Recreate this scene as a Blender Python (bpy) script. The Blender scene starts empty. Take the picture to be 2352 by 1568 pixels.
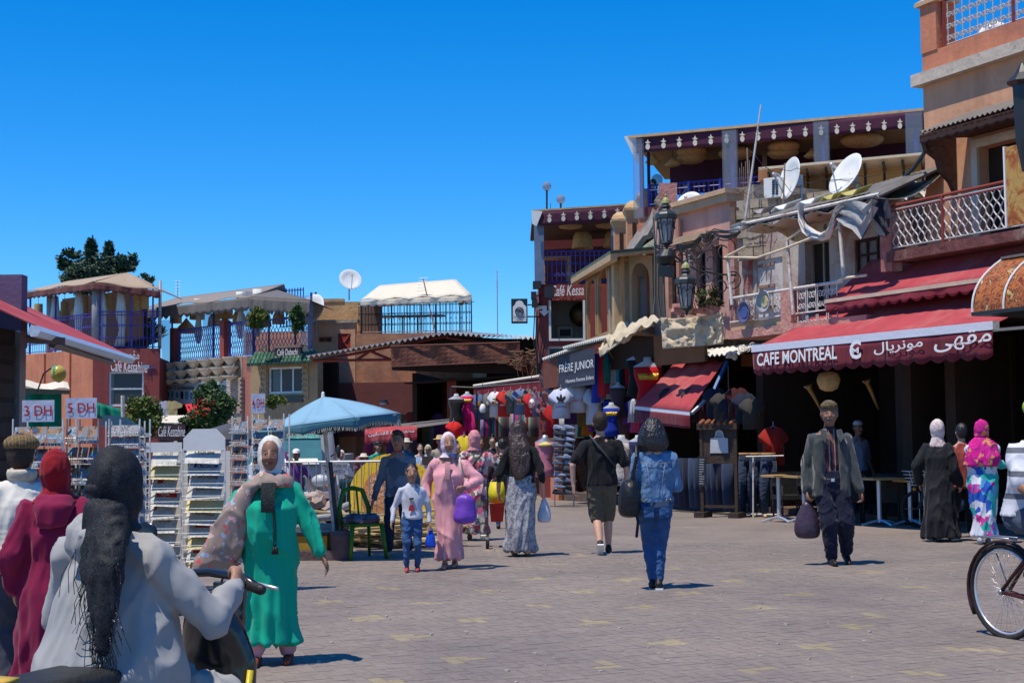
import bpy,math,random
from mathutils import Vector,Matrix,noise
random.seed(7)
sc = bpy.context.scene
COL = sc.collection
V = Vector
# camera, world, sun
CAM_H = 1.57; FPX = 3300.0; HZ = 990.0; ROLL = -0.0105
PITCH = math.atan((HZ - 784) / FPX)
cam_d = bpy.data.cameras.new('camera'); cam = bpy.data.objects.new('camera',cam_d); COL.objects.link(cam)
cam_d.sensor_width = 36; cam_d.lens = FPX / 2352 * 36; cam_d.clip_end = 2000; cam_d.clip_start = 0.1
RC = Matrix.Rotation(math.pi / 2 + PITCH,3,'X') @ Matrix.Rotation(ROLL,3,'Z')
cam.matrix_world = Matrix.Translation((0,0,CAM_H)) @ RC.to_4x4()
sc.camera = cam
SUN_EL = 70; SUN_AZ = 233          # azimuth of the sun, clockwise from +Y
w = bpy.data.worlds.new('World'); sc.world = w; w.use_nodes = True
nt = w.node_tree; bg = nt.nodes['Background']
sky = nt.nodes.new('ShaderNodeTexSky'); sky.sky_type = 'NISHITA'; sky.sun_disc = False
sky.sun_elevation = math.radians(SUN_EL); sky.sun_rotation = math.radians(SUN_AZ)
sky.altitude = 2500; sky.air_density = 1.3; sky.dust_density = 0.0; sky.ozone_density = 3.0
tint = nt.nodes.new('ShaderNodeMixRGB'); tint.blend_type = 'MULTIPLY'; tint.inputs[0].default_value = 1; tint.inputs[2].default_value = (.86,1.25,1.72,1)   # the camera's cool, saturated rendering of the sky
hs = nt.nodes.new('ShaderNodeHueSaturation'); hs.inputs['Saturation'].default_value = 1.2
nt.links.new(sky.outputs[0],tint.inputs[1]); nt.links.new(tint.outputs[0],hs.inputs['Color']); nt.links.new(hs.outputs[0],bg.inputs['Color'])
bg.inputs['Strength'].default_value = 0.10
sl = bpy.data.lights.new('sun','SUN'); sl.energy = 5.0; sl.angle = math.radians(0.5); sl.color = (1.0,0.925,0.81)
so = bpy.data.objects.new('sun',sl); COL.objects.link(so)
ea,aa = math.radians(SUN_EL),math.radians(SUN_AZ)
SUND = V((math.sin(aa) * math.cos(ea),math.cos(aa) * math.cos(ea),math.sin(ea)))
so.rotation_euler = SUND.to_track_quat('Z','Y').to_euler(); so.location = (0,0,40)
vs = sc.view_settings; vs.view_transform = 'Standard'; vs.look = 'None'; vs.gamma = 1; vs.exposure = 0.0; vs.use_curve_mapping = False
sc.cycles.use_denoising = True
sc.cycles.max_bounces = 6; sc.cycles.transparent_max_bounces = 12
# pixels of the photograph (2352 wide) -> places
def ray(x,y): return RC @ V((x - 1176,784 - y,-FPX))
C0 = V((0,0,CAM_H))
def at(x,y,Y):
 r = ray(x,y); return C0 + r * (Y / r.y)
def gz(Y): return 0.0 if Y < 20 else -0.012 * (Y - 20)
def gnd(x,y):
 r = ray(x,y); p = C0 + r * (-CAM_H / r.z)
 if p.y > 20:                                     # the square falls away beyond 20 m
  t = (CAM_H - 0.24) / (-r.z - 0.012 * r.y) if (-r.z - 0.012 * r.y) > 0 else 0
  # z0 + t*rz = -0.012*(t*ry-20)
  t = (CAM_H - 0.24) / (-r.z - 0.012 * r.y); p = C0 + r * t
 return p
def gp(x,Y):
 """ground point at depth Y under photo column x (taken at ground level)"""
 X = (x - 1176) / FPX * Y
 for _ in range(3):
  q = RC.transposed() @ (V((X,Y,gz(Y))) - C0); px = 1176 + q.x / -q.z * FPX; X += (x - px) / FPX * Y
 return V((X,Y,gz(Y)))
class Fac:
 """an upright plane through ground points A -> B; n > 0 is toward the camera side"""
 def __init__(s,A,B):
  s.A = V((A[0],A[1],0)); s.B = V((B[0],B[1],0)); s.u = (s.B - s.A).normalized(); s.L = (s.B - s.A).length
  s.n = V((s.u.y,-s.u.x,0))
  if s.n.dot(V((0,0,0)) - s.A) < 0: s.n = -s.n
 def px(s,x,y,n=0):
  r = ray(x,y); o = s.A + s.n * n; t = (o - C0).dot(s.n) / r.dot(s.n); p = C0 + r * t
  return ((p - o).dot(s.u),p.z)
 def P(s,a,z,n=0): return s.A + s.u * a + s.n * n + V((0,0,z))
 def W(s,x,y,n=0):
  a,z = s.px(x,y,n); return s.P(a,z,n)
# mesh builder
class MB:
 def __init__(s): s.v = []; s.f = []
 def add(s,vs,fs):
  b = len(s.v); s.v += [V(p) for p in vs]; s.f += [tuple(i + b for i in f) for f in fs]; return s
 def hexa(s,p):  # 8 points: bottom 0-3, top 4-7
  return s.add(p,[(0,3,2,1),(4,5,6,7),(0,1,5,4),(1,2,6,5),(2,3,7,6),(3,0,4,7)])
 def box(s,a,b,rz=0,piv=None):
  x0,y0,z0 = a; x1,y1,z1 = b
  p = [V(q) for q in ((x0,y0,z0),(x1,y0,z0),(x1,y1,z0),(x0,y1,z0),(x0,y0,z1),(x1,y0,z1),(x1,y1,z1),(x0,y1,z1))]
  if rz:
   c = V(piv) if piv else V(((x0 + x1) / 2,(y0 + y1) / 2,0)); m = Matrix.Rotation(rz,3,'Z'); p = [m @ (q - c) + c for q in p]
  return s.hexa(p)
 def cbox(s,c,size,rot=None):
  h = V(size) / 2; m = rot if rot is not None else Matrix.Identity(3); c = V(c)
  return s.hexa([c + m @ V((i * h.x,j * h.y,k * h.z)) for k in (-1,1) for i,j in ((-1,-1),(1,-1),(1,1),(-1,1))])
 def fb(s,F,a0,a1,z0,z1,n0=0,n1=.05):
  return s.hexa([F.P(a,z,n) for z in (z0,z1) for a,n in ((a0,n0),(a1,n0),(a1,n1),(a0,n1))])
 def fpb(s,F,x0,y0,x1,y1,n0=0,n1=.05):   # pixel corners on the plane n1
  a0,z1 = F.px(x0,y0,n1); a1,z0 = F.px(x1,y1,n1); return s.fb(F,min(a0,a1),max(a0,a1),min(z0,z1),max(z0,z1),n0,n1)
 def tube(s,pts,r,n=6,r2=None,flat=1.0,cap=True):
  pts = [V(p) for p in pts]; N = len(pts); b = len(s.v); up = V((0,0,1)); prev = None
  for i,p in enumerate(pts):
   t = (pts[min(i + 1,N - 1)] - pts[max(i - 1,0)])
   t = t.normalized() if t.length > 1e-9 else V((0,0,1))
   if prev is None:
    e = t.cross(up if abs(t.z) < .9 else V((1,0,0))).normalized()
   else:
    e = prev - t * prev.dot(t); e = e.normalized() if e.length > 1e-6 else t.orthogonal().normalized()
   prev = e; g = t.cross(e)
   if isinstance(r,(list,tuple)): rr = r[i]
   elif r2 is not None: rr = r + (r2 - r) * i / max(N - 1,1)
   else: rr = r
   for k in range(n):
    a = 2 * math.pi * k / n; s.v.append(p + (e * math.cos(a) + g * math.sin(a) * flat) * rr)
  for i in range(N - 1):
   for k in range(n):
    k2 = (k + 1) % n; s.f.append((b + i * n + k,b + i * n + k2,b + (i + 1) * n + k2,b + (i + 1) * n + k))
  if cap: s.f.append(tuple(b + k for k in reversed(range(n)))); s.f.append(tuple(b + (N - 1) * n + k for k in range(n)))
  return s
 def rings(s,R):
  """list of (center, rx, ry[, rotation matrix]) closed loft, n=20"""
  n = 20; b = len(s.v)
  for q in R:
   c,rx,ry = q[:3]; m = q[3] if len(q) > 3 else None
   for k in range(n):
    a = 2 * math.pi * k / n; o = V((math.cos(a) * rx,math.sin(a) * ry,0)); s.v.append(V(c) + (m @ o if m else o))
  for i in range(len(R) - 1):
   for k in range(n):
    k2 = (k + 1) % n; s.f.append((b + i * n + k,b + i * n + k2,b + (i + 1) * n + k2,b + (i + 1) * n + k))
  s.f.append(tuple(b + k for k in reversed(range(n)))); s.f.append(tuple(b + (len(R) - 1) * n + k for k in range(n)))
  return s
 def lathe(s,prof,c=(0,0,0),n=14,m=None):
  b = len(s.v); c = V(c)
  for r,z in prof:
   for k in range(n):
    a = 2 * math.pi * k / n; o = V((r * math.cos(a),r * math.sin(a),z)); s.v.append(c + (m @ o if m else o))
  for i in range(len(prof) - 1):
   for k in range(n):
    k2 = (k + 1) % n; s.f.append((b + i * n + k,b + i * n + k2,b + (i + 1) * n + k2,b + (i + 1) * n + k))
  s.f.append(tuple(b + k for k in reversed(range(n)))); s.f.append(tuple(b + (len(prof) - 1) * n + k for k in range(n)))
  return s
 def ell(s,c,r,m=None,n=12,k=8):
  r = V(r) if not isinstance(r,(int,float)) else V((r,r,r))
  prof = [(math.sin(math.pi * i / k),-math.cos(math.pi * i / k)) for i in range(k + 1)]
  prof[0] = (.02,-1); prof[-1] = (.02,1); S = Matrix.Diagonal(r)
  return s.lathe(prof,c,n,(m @ S) if m else S)
 def cap(s,p0,p1,r0,r1=None,n=10):
  """tapered capsule"""
  r1 = r0 if r1 is None else r1; p0 = V(p0); p1 = V(p1); d = p1 - p0; L = d.length
  if L < 1e-6: return s.ell(p0,r0)
  t = d / L; pts = []; rs = []
  for a in (88,60,30): pts.append(p0 - t * r0 * math.sin(math.radians(a))); rs.append(r0 * math.cos(math.radians(a)) + 1e-4)
  for q in (0,.5,1): pts.append(p0 + d * q); rs.append(r0 + (r1 - r0) * q)
  for a in (30,60,88): pts.append(p1 + t * r1 * math.sin(math.radians(a))); rs.append(r1 * math.cos(math.radians(a)) + 1e-4)
  return s.tube(pts,rs,n)
 def sheet(s,a,b,c,d,nu=8,nv=6,th=.01,fn=None):
  """bilinear cloth a-b (v=0), d-c (v=1); fn(u,v)->offset vector"""
  a,b,c,d = map(V,(a,b,c,d)); nn = (b - a).cross(d - a).normalized(); base = len(s.v)
  for side in (0,1):
   for j in range(nv + 1):
    for i in range(nu + 1):
     u,v = i / nu,j / nv; p = (a * (1 - u) + b * u) * (1 - v) + (d * (1 - u) + c * u) * v
     if fn: p = p + V(fn(u,v))
     s.v.append(p + nn * (th if side else 0))
  W = nu + 1; off = W * (nv + 1)
  q = lambda i,j,k: base + k * off + j * W + i
  for j in range(nv):
   for i in range(nu):
    s.f.append((q(i,j,0),q(i,j + 1,0),q(i + 1,j + 1,0),q(i + 1,j,0)))
    s.f.append((q(i,j,1),q(i + 1,j,1),q(i + 1,j + 1,1),q(i,j + 1,1)))
  for i in range(nu):
   s.f.append((q(i,0,0),q(i + 1,0,0),q(i + 1,0,1),q(i,0,1))); s.f.append((q(i,nv,0),q(i,nv,1),q(i + 1,nv,1),q(i + 1,nv,0)))
  for j in range(nv):
   s.f.append((q(0,j,0),q(0,j,1),q(0,j + 1,1),q(0,j + 1,0))); s.f.append((q(nu,j,0),q(nu,j + 1,0),q(nu,j + 1,1),q(nu,j,1)))
  return s
 def poly(s,pts,off):
  """extruded polygon: pts, offset vector"""
  n = len(pts); pts = [V(p) for p in pts]; off = V(off)
  fs = [tuple(range(n)),tuple(n + k for k in reversed(range(n)))] + [(k,n + k,n + (k + 1) % n,(k + 1) % n) for k in range(n)]
  return s.add(pts + [p + off for p in pts],fs)
WL = {}
def wloc(o): return WL.get(o.name,V((0,0,0)))
def link(name,data,parent=None,loc=None):
 o = bpy.data.objects.new(name,data); COL.objects.link(o)
 base = wloc(parent) if parent else V((0,0,0))
 l = V(loc) if loc is not None else base
 if parent: o.parent = parent
 o.location = l - base; WL[o.name] = l; return o
def mk(name,mb,mat,parent=None,smooth=False,loc=None):
 me = bpy.data.meshes.new(name)
 if loc is None:
  if parent: loc = wloc(parent)
  elif mb.v:
   xs = [p.x for p in mb.v]; ys = [p.y for p in mb.v]; loc = V(((min(xs) + max(xs)) / 2,(min(ys) + max(ys)) / 2,min(p.z for p in mb.v)))
  else: loc = V((0,0,0))
 loc = V(loc)
 me.from_pydata([p - loc for p in mb.v],[],mb.f)
 if smooth: me.polygons.foreach_set('use_smooth',[True] * len(me.polygons))
 if mat: me.materials.append(mat)
 me.update(); return link(name,me,parent,loc)
def tag(o,label=None,cat=None,group=None,kind=None):
 if label: o['label'] = label
 if cat: o['category'] = cat
 if group: o['group'] = group
 if kind: o['kind'] = kind
 return o
def thing(name,label,cat,loc,group=None):
 return tag(link(name,None,None,loc),label,cat,group)
def one(name,mb,mat,label,cat,group=None,smooth=False):
 return tag(mk(name,mb,mat,smooth=smooth),label,cat,group)
def struct(name,mb,mat,smooth=False): return tag(mk(name,mb,mat,smooth=smooth),kind='structure')
def inst(name,me,parent,loc,rz=0,rot=None,scale=None):
 o = link(name,me,parent,loc)
 if rz: o.rotation_euler = (0,0,rz)
 if rot is not None: o.rotation_euler = rot
 if scale: o.scale = scale
 return o
def mesh_of(name,mb,mat,smooth=False):
 me = bpy.data.meshes.new(name); me.from_pydata(mb.v,[],mb.f)
 if smooth: me.polygons.foreach_set('use_smooth',[True] * len(me.polygons))
 me.materials.append(mat); me.update(); return me
def copy_thing(src,loc,rz=0,label=None,group=None):
 r = src.copy(); COL.objects.link(r); r.location = loc; r.rotation_euler = (0,0,rz); WL[r.name] = V(loc)
 if label: r['label'] = label
 if group: r['group'] = group
 for ch in src.children:
  c = ch.copy(); COL.objects.link(c); c.parent = r; WL[c.name] = V(loc)
  for gch in ch.children:
   d = gch.copy(); COL.objects.link(d); d.parent = c
 return r
# materials
MC = {}
def _n(nt,t,**k):
 n = nt.nodes.new(t)
 for a,b in k.items():
  if a in n.inputs: n.inputs[a].default_value = b
  else: setattr(n,a,b)
 return n
def base_mat(name):
 m = bpy.data.materials.new(name); m.use_nodes = True; nt = m.node_tree; return m,nt,nt.nodes['Principled BSDF'],_n(nt,'ShaderNodeTexCoord')
def rgba(c,k=1): return (min(c[0] * k,1),min(c[1] * k,1),min(c[2] * k,1),1)
def bump(nt,b,tc,scale,strength,dist=.02,stretch=None,detail=3):
 n = _n(nt,'ShaderNodeTexNoise',Scale=scale,Detail=detail)
 if stretch:
  mp = _n(nt,'ShaderNodeMapping'); mp.inputs['Scale'].default_value = stretch; nt.links.new(tc.outputs['Object'],mp.inputs[0]); nt.links.new(mp.outputs[0],n.inputs['Vector'])
 else: nt.links.new(tc.outputs['Object'],n.inputs['Vector'])
 bp = _n(nt,'ShaderNodeBump',Strength=strength,Distance=dist); nt.links.new(n.outputs[0],bp.inputs['Height']); nt.links.new(bp.outputs[0],b.inputs['Normal']); return bp
def mat(name,col,rough=.85,var=.18,scale=2.5,bmp=.25,bscale=18,metal=0,dirt=None,dscale=1.2,damt=.5,rnd=0,stretch=None,spec=.3):
 """plain surface: two noises of colour, an optional second colour in patches, fine relief"""
 if name in MC: return MC[name]
 m,nt,b,tc = base_mat(name); L = nt.links.new
 n1 = _n(nt,'ShaderNodeTexNoise',Scale=scale,Detail=6,Roughness=.65)
 if stretch:
  mp = _n(nt,'ShaderNodeMapping'); mp.inputs['Scale'].default_value = stretch; L(tc.outputs['Object'],mp.inputs[0]); L(mp.outputs[0],n1.inputs['Vector'])
 else: L(tc.outputs['Object'],n1.inputs['Vector'])
 r = _n(nt,'ShaderNodeValToRGB'); r.color_ramp.elements[0].position = .3; r.color_ramp.elements[1].position = .7
 r.color_ramp.elements[0].color = rgba(col,1 - var); r.color_ramp.elements[1].color = rgba(col,1 + var)
 L(n1.outputs[0],r.inputs[0]); out = r.outputs[0]
 if dirt:
  n2 = _n(nt,'ShaderNodeTexNoise',Scale=dscale,Detail=8,Roughness=.7,Distortion=.4); L(tc.outputs['Object'],n2.inputs['Vector'])
  r2 = _n(nt,'ShaderNodeValToRGB'); r2.color_ramp.elements[0].position = .62 - damt * .25; r2.color_ramp.elements[1].position = .72 - damt * .1
  L(n2.outputs[0],r2.inputs[0]); mx = _n(nt,'ShaderNodeMixRGB'); L(r2.outputs[0],mx.inputs[0]); L(out,mx.inputs[1]); mx.inputs[2].default_value = rgba(dirt); out = mx.outputs[0]
 if dirt and scale < 3:      # rain streaks and hand-height grime run down the plaster
  mp2 = _n(nt,'ShaderNodeMapping'); mp2.inputs['Scale'].default_value = (3.2,3.2,.28); L(tc.outputs['Object'],mp2.inputs[0]); n3 = _n(nt,'ShaderNodeTexNoise',Scale=1.3,Detail=7,Roughness=.7); L(mp2.outputs[0],n3.inputs['Vector'])
  r3 = _n(nt,'ShaderNodeValToRGB'); r3.color_ramp.elements[0].position = .32; r3.color_ramp.elements[1].position = .6; r3.color_ramp.elements[0].color = (.62,.58,.56,1); r3.color_ramp.elements[1].color = (1.08,1.08,1.08,1)
  L(n3.outputs[0],r3.inputs[0]); m3 = _n(nt,'ShaderNodeMixRGB',blend_type='MULTIPLY'); m3.inputs[0].default_value = .38; L(out,m3.inputs[1]); L(r3.outputs[0],m3.inputs[2]); out = m3.outputs[0]
 if rnd:
  oi = _n(nt,'ShaderNodeObjectInfo'); h = _n(nt,'ShaderNodeHueSaturation'); mr = _n(nt,'ShaderNodeMapRange'); mr.inputs[3].default_value = 1 - rnd; mr.inputs[4].default_value = 1 + rnd
  L(oi.outputs['Random'],mr.inputs[0]); L(mr.outputs[0],h.inputs['Value']); L(out,h.inputs['Color']); out = h.outputs[0]
 L(out,b.inputs['Base Color']); b.inputs['Roughness'].default_value = rough; b.inputs['Metallic'].default_value = metal
 b.inputs['Specular IOR Level'].default_value = spec
 if bmp: bump(nt,b,tc,bscale,bmp)
 MC[name] = m; return m
def cloth(name,col,rough=.9,fold=.5,fscale=5,stretch=(1,1,.35),var=.08,sheen=.1):
 if name in MC: return MC[name]
 m,nt,b,tc = base_mat(name)
 n1 = _n(nt,'ShaderNodeTexNoise',Scale=9,Detail=4); nt.links.new(tc.outputs['Object'],n1.inputs['Vector'])
 r = _n(nt,'ShaderNodeValToRGB'); r.color_ramp.elements[0].color = rgba(col,1 - var); r.color_ramp.elements[1].color = rgba(col,1 + var)
 nt.links.new(n1.outputs[0],r.inputs[0]); nt.links.new(r.outputs[0],b.inputs['Base Color'])
 b.inputs['Roughness'].default_value = rough; b.inputs['Specular IOR Level'].default_value = .2; b.inputs['Sheen Weight'].default_value = sheen
 if fold: bump(nt,b,tc,fscale,fold,.06,stretch,2)
 MC[name] = m; return m
def pattern(name,cols,scale=14,kind='blob',fold=.4,bg=None,thr=.45,rough=.9,stretch=(1,1,1)):
 """printed cloth / printed card: voronoi cells, stripes or plaid in the given colours"""
 if name in MC: return MC[name]
 m,nt,b,tc = base_mat(name); L = nt.links.new
 mp = _n(nt,'ShaderNodeMapping'); mp.inputs['Scale'].default_value = stretch; L(tc.outputs['Object'],mp.inputs[0]); co = mp.outputs[0]
 r = _n(nt,'ShaderNodeValToRGB'); r.color_ramp.interpolation = 'CONSTANT'
 while len(r.color_ramp.elements) < len(cols): r.color_ramp.elements.new(.5)
 for i,c in enumerate(cols): r.color_ramp.elements[i].position = i / len(cols); r.color_ramp.elements[i].color = rgba(c)
 if kind == 'blob':
  nz = _n(nt,'ShaderNodeTexNoise',Scale=scale * 1.3,Detail=3); L(co,nz.inputs['Vector'])
  ad = _n(nt,'ShaderNodeMixRGB',blend_type='ADD'); ad.inputs[0].default_value = .12; L(co,ad.inputs[1]); L(nz.outputs['Color'],ad.inputs[2])
  vo = _n(nt,'ShaderNodeTexVoronoi',Scale=scale); L(ad.outputs[0],vo.inputs['Vector'])
  sp = _n(nt,'ShaderNodeSeparateColor'); L(vo.outputs['Color'],sp.inputs[0]); L(sp.outputs[0],r.inputs[0]); out = r.outputs[0]
  if bg:
   lt = _n(nt,'ShaderNodeMath',operation='LESS_THAN'); lt.inputs[1].default_value = thr; L(vo.outputs['Distance'],lt.inputs[0])
   mx = _n(nt,'ShaderNodeMixRGB'); L(lt.outputs[0],mx.inputs[0]); mx.inputs[1].default_value = rgba(bg); L(out,mx.inputs[2]); out = mx.outputs[0]
 elif kind in ('stripex','stripez','plaid'):
  sp = _n(nt,'ShaderNodeSeparateXYZ'); L(co,sp.inputs[0])
  def st(o):
   a = _n(nt,'ShaderNodeMath',operation='MULTIPLY'); a.inputs[1].default_value = scale; L(o,a.inputs[0])
   f = _n(nt,'ShaderNodeMath',operation='FRACT'); L(a.outputs[0],f.inputs[0]); return f.outputs[0]
  if kind == 'stripex': L(st(sp.outputs[0]),r.inputs[0]); out = r.outputs[0]
  elif kind == 'stripez': L(st(sp.outputs[2]),r.inputs[0]); out = r.outputs[0]
  else:
   r2 = _n(nt,'ShaderNodeValToRGB'); r2.color_ramp.interpolation = 'CONSTANT'
   while len(r2.color_ramp.elements) < len(cols): r2.color_ramp.elements.new(.5)
   for i,c in enumerate(cols): r2.color_ramp.elements[i].position = i / len(cols); r2.color_ramp.elements[i].color = rgba(c)
   L(st(sp.outputs[0]),r.inputs[0]); L(st(sp.outputs[1]),r2.inputs[0]); mx = _n(nt,'ShaderNodeMixRGB'); mx.inputs[0].default_value = .5
   L(r.outputs[0],mx.inputs[1]); L(r2.outputs[0],mx.inputs[2]); out = mx.outputs[0]
 elif kind == 'card':     # a different made-up picture on every object
  oi = _n(nt,'ShaderNodeObjectInfo'); ad = _n(nt,'ShaderNodeVectorMath',operation='ADD'); L(tc.outputs['Object'],ad.inputs[0])
  ml = _n(nt,'ShaderNodeMath',operation='MULTIPLY'); ml.inputs[1].default_value = 97; L(oi.outputs['Random'],ml.inputs[0]); L(ml.outputs[0],ad.inputs[1])
  nz = _n(nt,'ShaderNodeTexNoise',Scale=scale,Detail=5,Roughness=.7,Distortion=1.0); L(ad.outputs[0],nz.inputs['Vector'])
  L(nz.outputs[0],r.inputs[0]); r.color_ramp.interpolation = 'EASE'
  for i in range(len(cols)): r.color_ramp.elements[i].position = .3 + .42 * i / (len(cols) - 1)
  out = r.outputs[0]
  if bg is None:
   h = _n(nt,'ShaderNodeHueSaturation'); L(out,h.inputs['Color']); mr = _n(nt,'ShaderNodeMapRange'); mr.inputs[3].default_value = .25; mr.inputs[4].default_value = .75
   L(oi.outputs['Random'],mr.inputs[0]); L(mr.outputs[0],h.inputs['Hue']); out = h.outputs[0]
 L(out,b.inputs['Base Color']); b.inputs['Roughness'].default_value = rough; b.inputs['Specular IOR Level'].default_value = .25
 if fold: bump(nt,b,tc,5,fold,.05,(1,1,.4),2)
 MC[name] = m; return m
def glass(name,col=(.8,.85,.9),a=.25,rough=.03):
 if name in MC: return MC[name]
 m,nt,b,tc = base_mat(name); nt.nodes.remove(b); o = nt.nodes['Material Output']
 t = _n(nt,'ShaderNodeBsdfTransparent'); t.inputs[0].default_value = rgba(col); g = _n(nt,'ShaderNodeBsdfPrincipled'); g.inputs['Base Color'].default_value = rgba((col[0] * .6,col[1] * .6,col[2] * .6)); g.inputs['Roughness'].default_value = rough
 x = _n(nt,'ShaderNodeMixShader'); x.inputs[0].default_value = a; nt.links.new(t.outputs[0],x.inputs[1]); nt.links.new(g.outputs[0],x.inputs[2]); nt.links.new(x.outputs[0],o.inputs[0])
 MC[name] = m; return m
# small shared pieces
def textmesh(body,bl,br,tl,mat_,parent,name='lettering',th=.006,shear=0,bold=0,fit=True,label=None):
 """lettering whose box is spanned by three corners"""
 bl,br,tl = V(bl),V(br),V(tl); cu = bpy.data.curves.new(name,'FONT'); cu.body = body; cu.size = 1; cu.shear = shear; cu.offset = bold; cu.resolution_u = 3
 ob = bpy.data.objects.new('tmp',cu); me0 = bpy.data.meshes.new_from_object(ob); bpy.data.objects.remove(ob)
 vs_ = [v.co.copy() for v in me0.vertices]; fs = [tuple(p.vertices) for p in me0.polygons]
 if not vs_: return None
 x0 = min(v.x for v in vs_); x1 = max(v.x for v in vs_); y0 = min(v.y for v in vs_); y1 = max(v.y for v in vs_)
 U = br - bl; T = tl - bl; nn = U.cross(T).normalized()
 if nn.dot(C0 - bl) < 0: nn = -nn
 mb = MB(); pts = [bl + U * ((v.x - x0) / (x1 - x0)) + T * ((v.y - y0) / (y1 - y0)) + nn * th for v in vs_]
 mb.add(pts,fs); bpy.data.meshes.remove(me0); o = mk(name,mb,mat_,parent)
 if label: o['label'] = label
 return o
def dirs_rot(u,n):
 """rotation matrix whose x is u, y is -n, z up"""
 return Matrix((u,-V(n),V((0,0,1)))).transposed()
def tshirt_mb(w=.5,h=.65,th=.04,sleeve=.16,neck=.08):
 b = w / 2; out = [(-b,0),(b,0),(b * .98,h * .72),(b + sleeve,h * .62),(b + sleeve * 1.1,h * .78),(b * .75,h * .97),(neck,h),(0,h * .94),(-neck,h),(-b * .75,h * .97),(-b - sleeve * 1.1,h * .78),(-b - sleeve,h * .62),(-b * .98,h * .72)]
 mb = MB(); n = len(out)
 fr = [V((x,-th / 2 * (1 if abs(x) < b * .8 else .5),z)) for x,z in out]; bk = [V((x,th / 2,z)) for x,z in out]
 cf = V((0,-th * .8,h * .45)); cb = V((0,th * .6,h * .45))
 mb.add(fr + bk + [cf,cb],[(i,(i + 1) % n,2 * n) for i in range(n)] + [(n + (i + 1) % n,n + i,2 * n + 1) for i in range(n)] + [(i,n + i,n + (i + 1) % n,(i + 1) % n) for i in range(n)])
 return mb
def scroll_pts(c,u,up,R=.1,turns=1.4,n=16,sgn=1,start=0):
 return [V(c) + (V(u) * math.cos(start + sgn * 2 * math.pi * turns * t / n) + V(up) * math.sin(start + sgn * 2 * math.pi * turns * t / n)) * R * (1 - .8 * t / n) for t in range(n + 1)]
def railing(parent,A,B,h,mt,gap=.12,r=.009,style='bar',name='railing',rail=.018,label=None,posts=()):
 """parent > railing > balusters; A, B at the foot of the railing"""
 A,B = V(A),V(B); L = max((B - A).length,.01); u = (B - A) / L; up = V((0,0,1)); mb = MB()
 mb.tube([A + up * h,B + up * h],rail,6); mb.tube([A + up * .06,B + up * .06],rail * .8,6)
 if style in ('scroll','bar2'): mb.tube([A + up * (h - .12),B + up * (h - .12)],rail * .7,5)
 for p in posts: mb.tube([A + u * p * L,A + u * p * L + up * (h + .03)],rail * 1.6,6)
 ro = mk(name,mb,mt,parent)
 if label: ro['label'] = label
 n = max(2,int(round(L / gap))); q = MB()
 if style in ('bar','bar2'):
  q.tube([(0,0,.03),(0,0,h)],r,5); q.ell((0,0,h * .55),(r * 2.2,r * 2.2,r * 3),n=6,k=4)
 elif style == 'scroll':
  q.tube([(0,0,.03),(0,0,h)],r,5)
  q.tube(scroll_pts(u * gap * .42 + up * h * .62,u,up,gap * .4,1.3),r * .8,4); q.tube(scroll_pts(u * gap * .42 + up * h * .3,u,up,gap * .4,1.3,sgn=-1),r * .8,4)
 elif style == 'wave':
  for s in (-1,1):
   q.tube([u * (s * gap * .5 * math.sin(t / 16 * math.pi * 3)) + up * (.06 + (h - .06) * t / 16) for t in range(17)],r,4)
 elif style == 'lace':
  for zc in (.2,.45,.7):
   q.tube(scroll_pts(u * gap * .25 + up * h * zc,u,up,gap * .3,1.2),r,4); q.tube(scroll_pts(u * -gap * .25 + up * h * zc,-u,up,gap * .3,1.2),r,4)
  q.tube([up * .03,up * h],r * .8,4)
 me = mesh_of('baluster',q,mt)
 for i in range(n): inst('baluster',me,ro,A + u * (i + .5) * L / n)
 return ro
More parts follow.
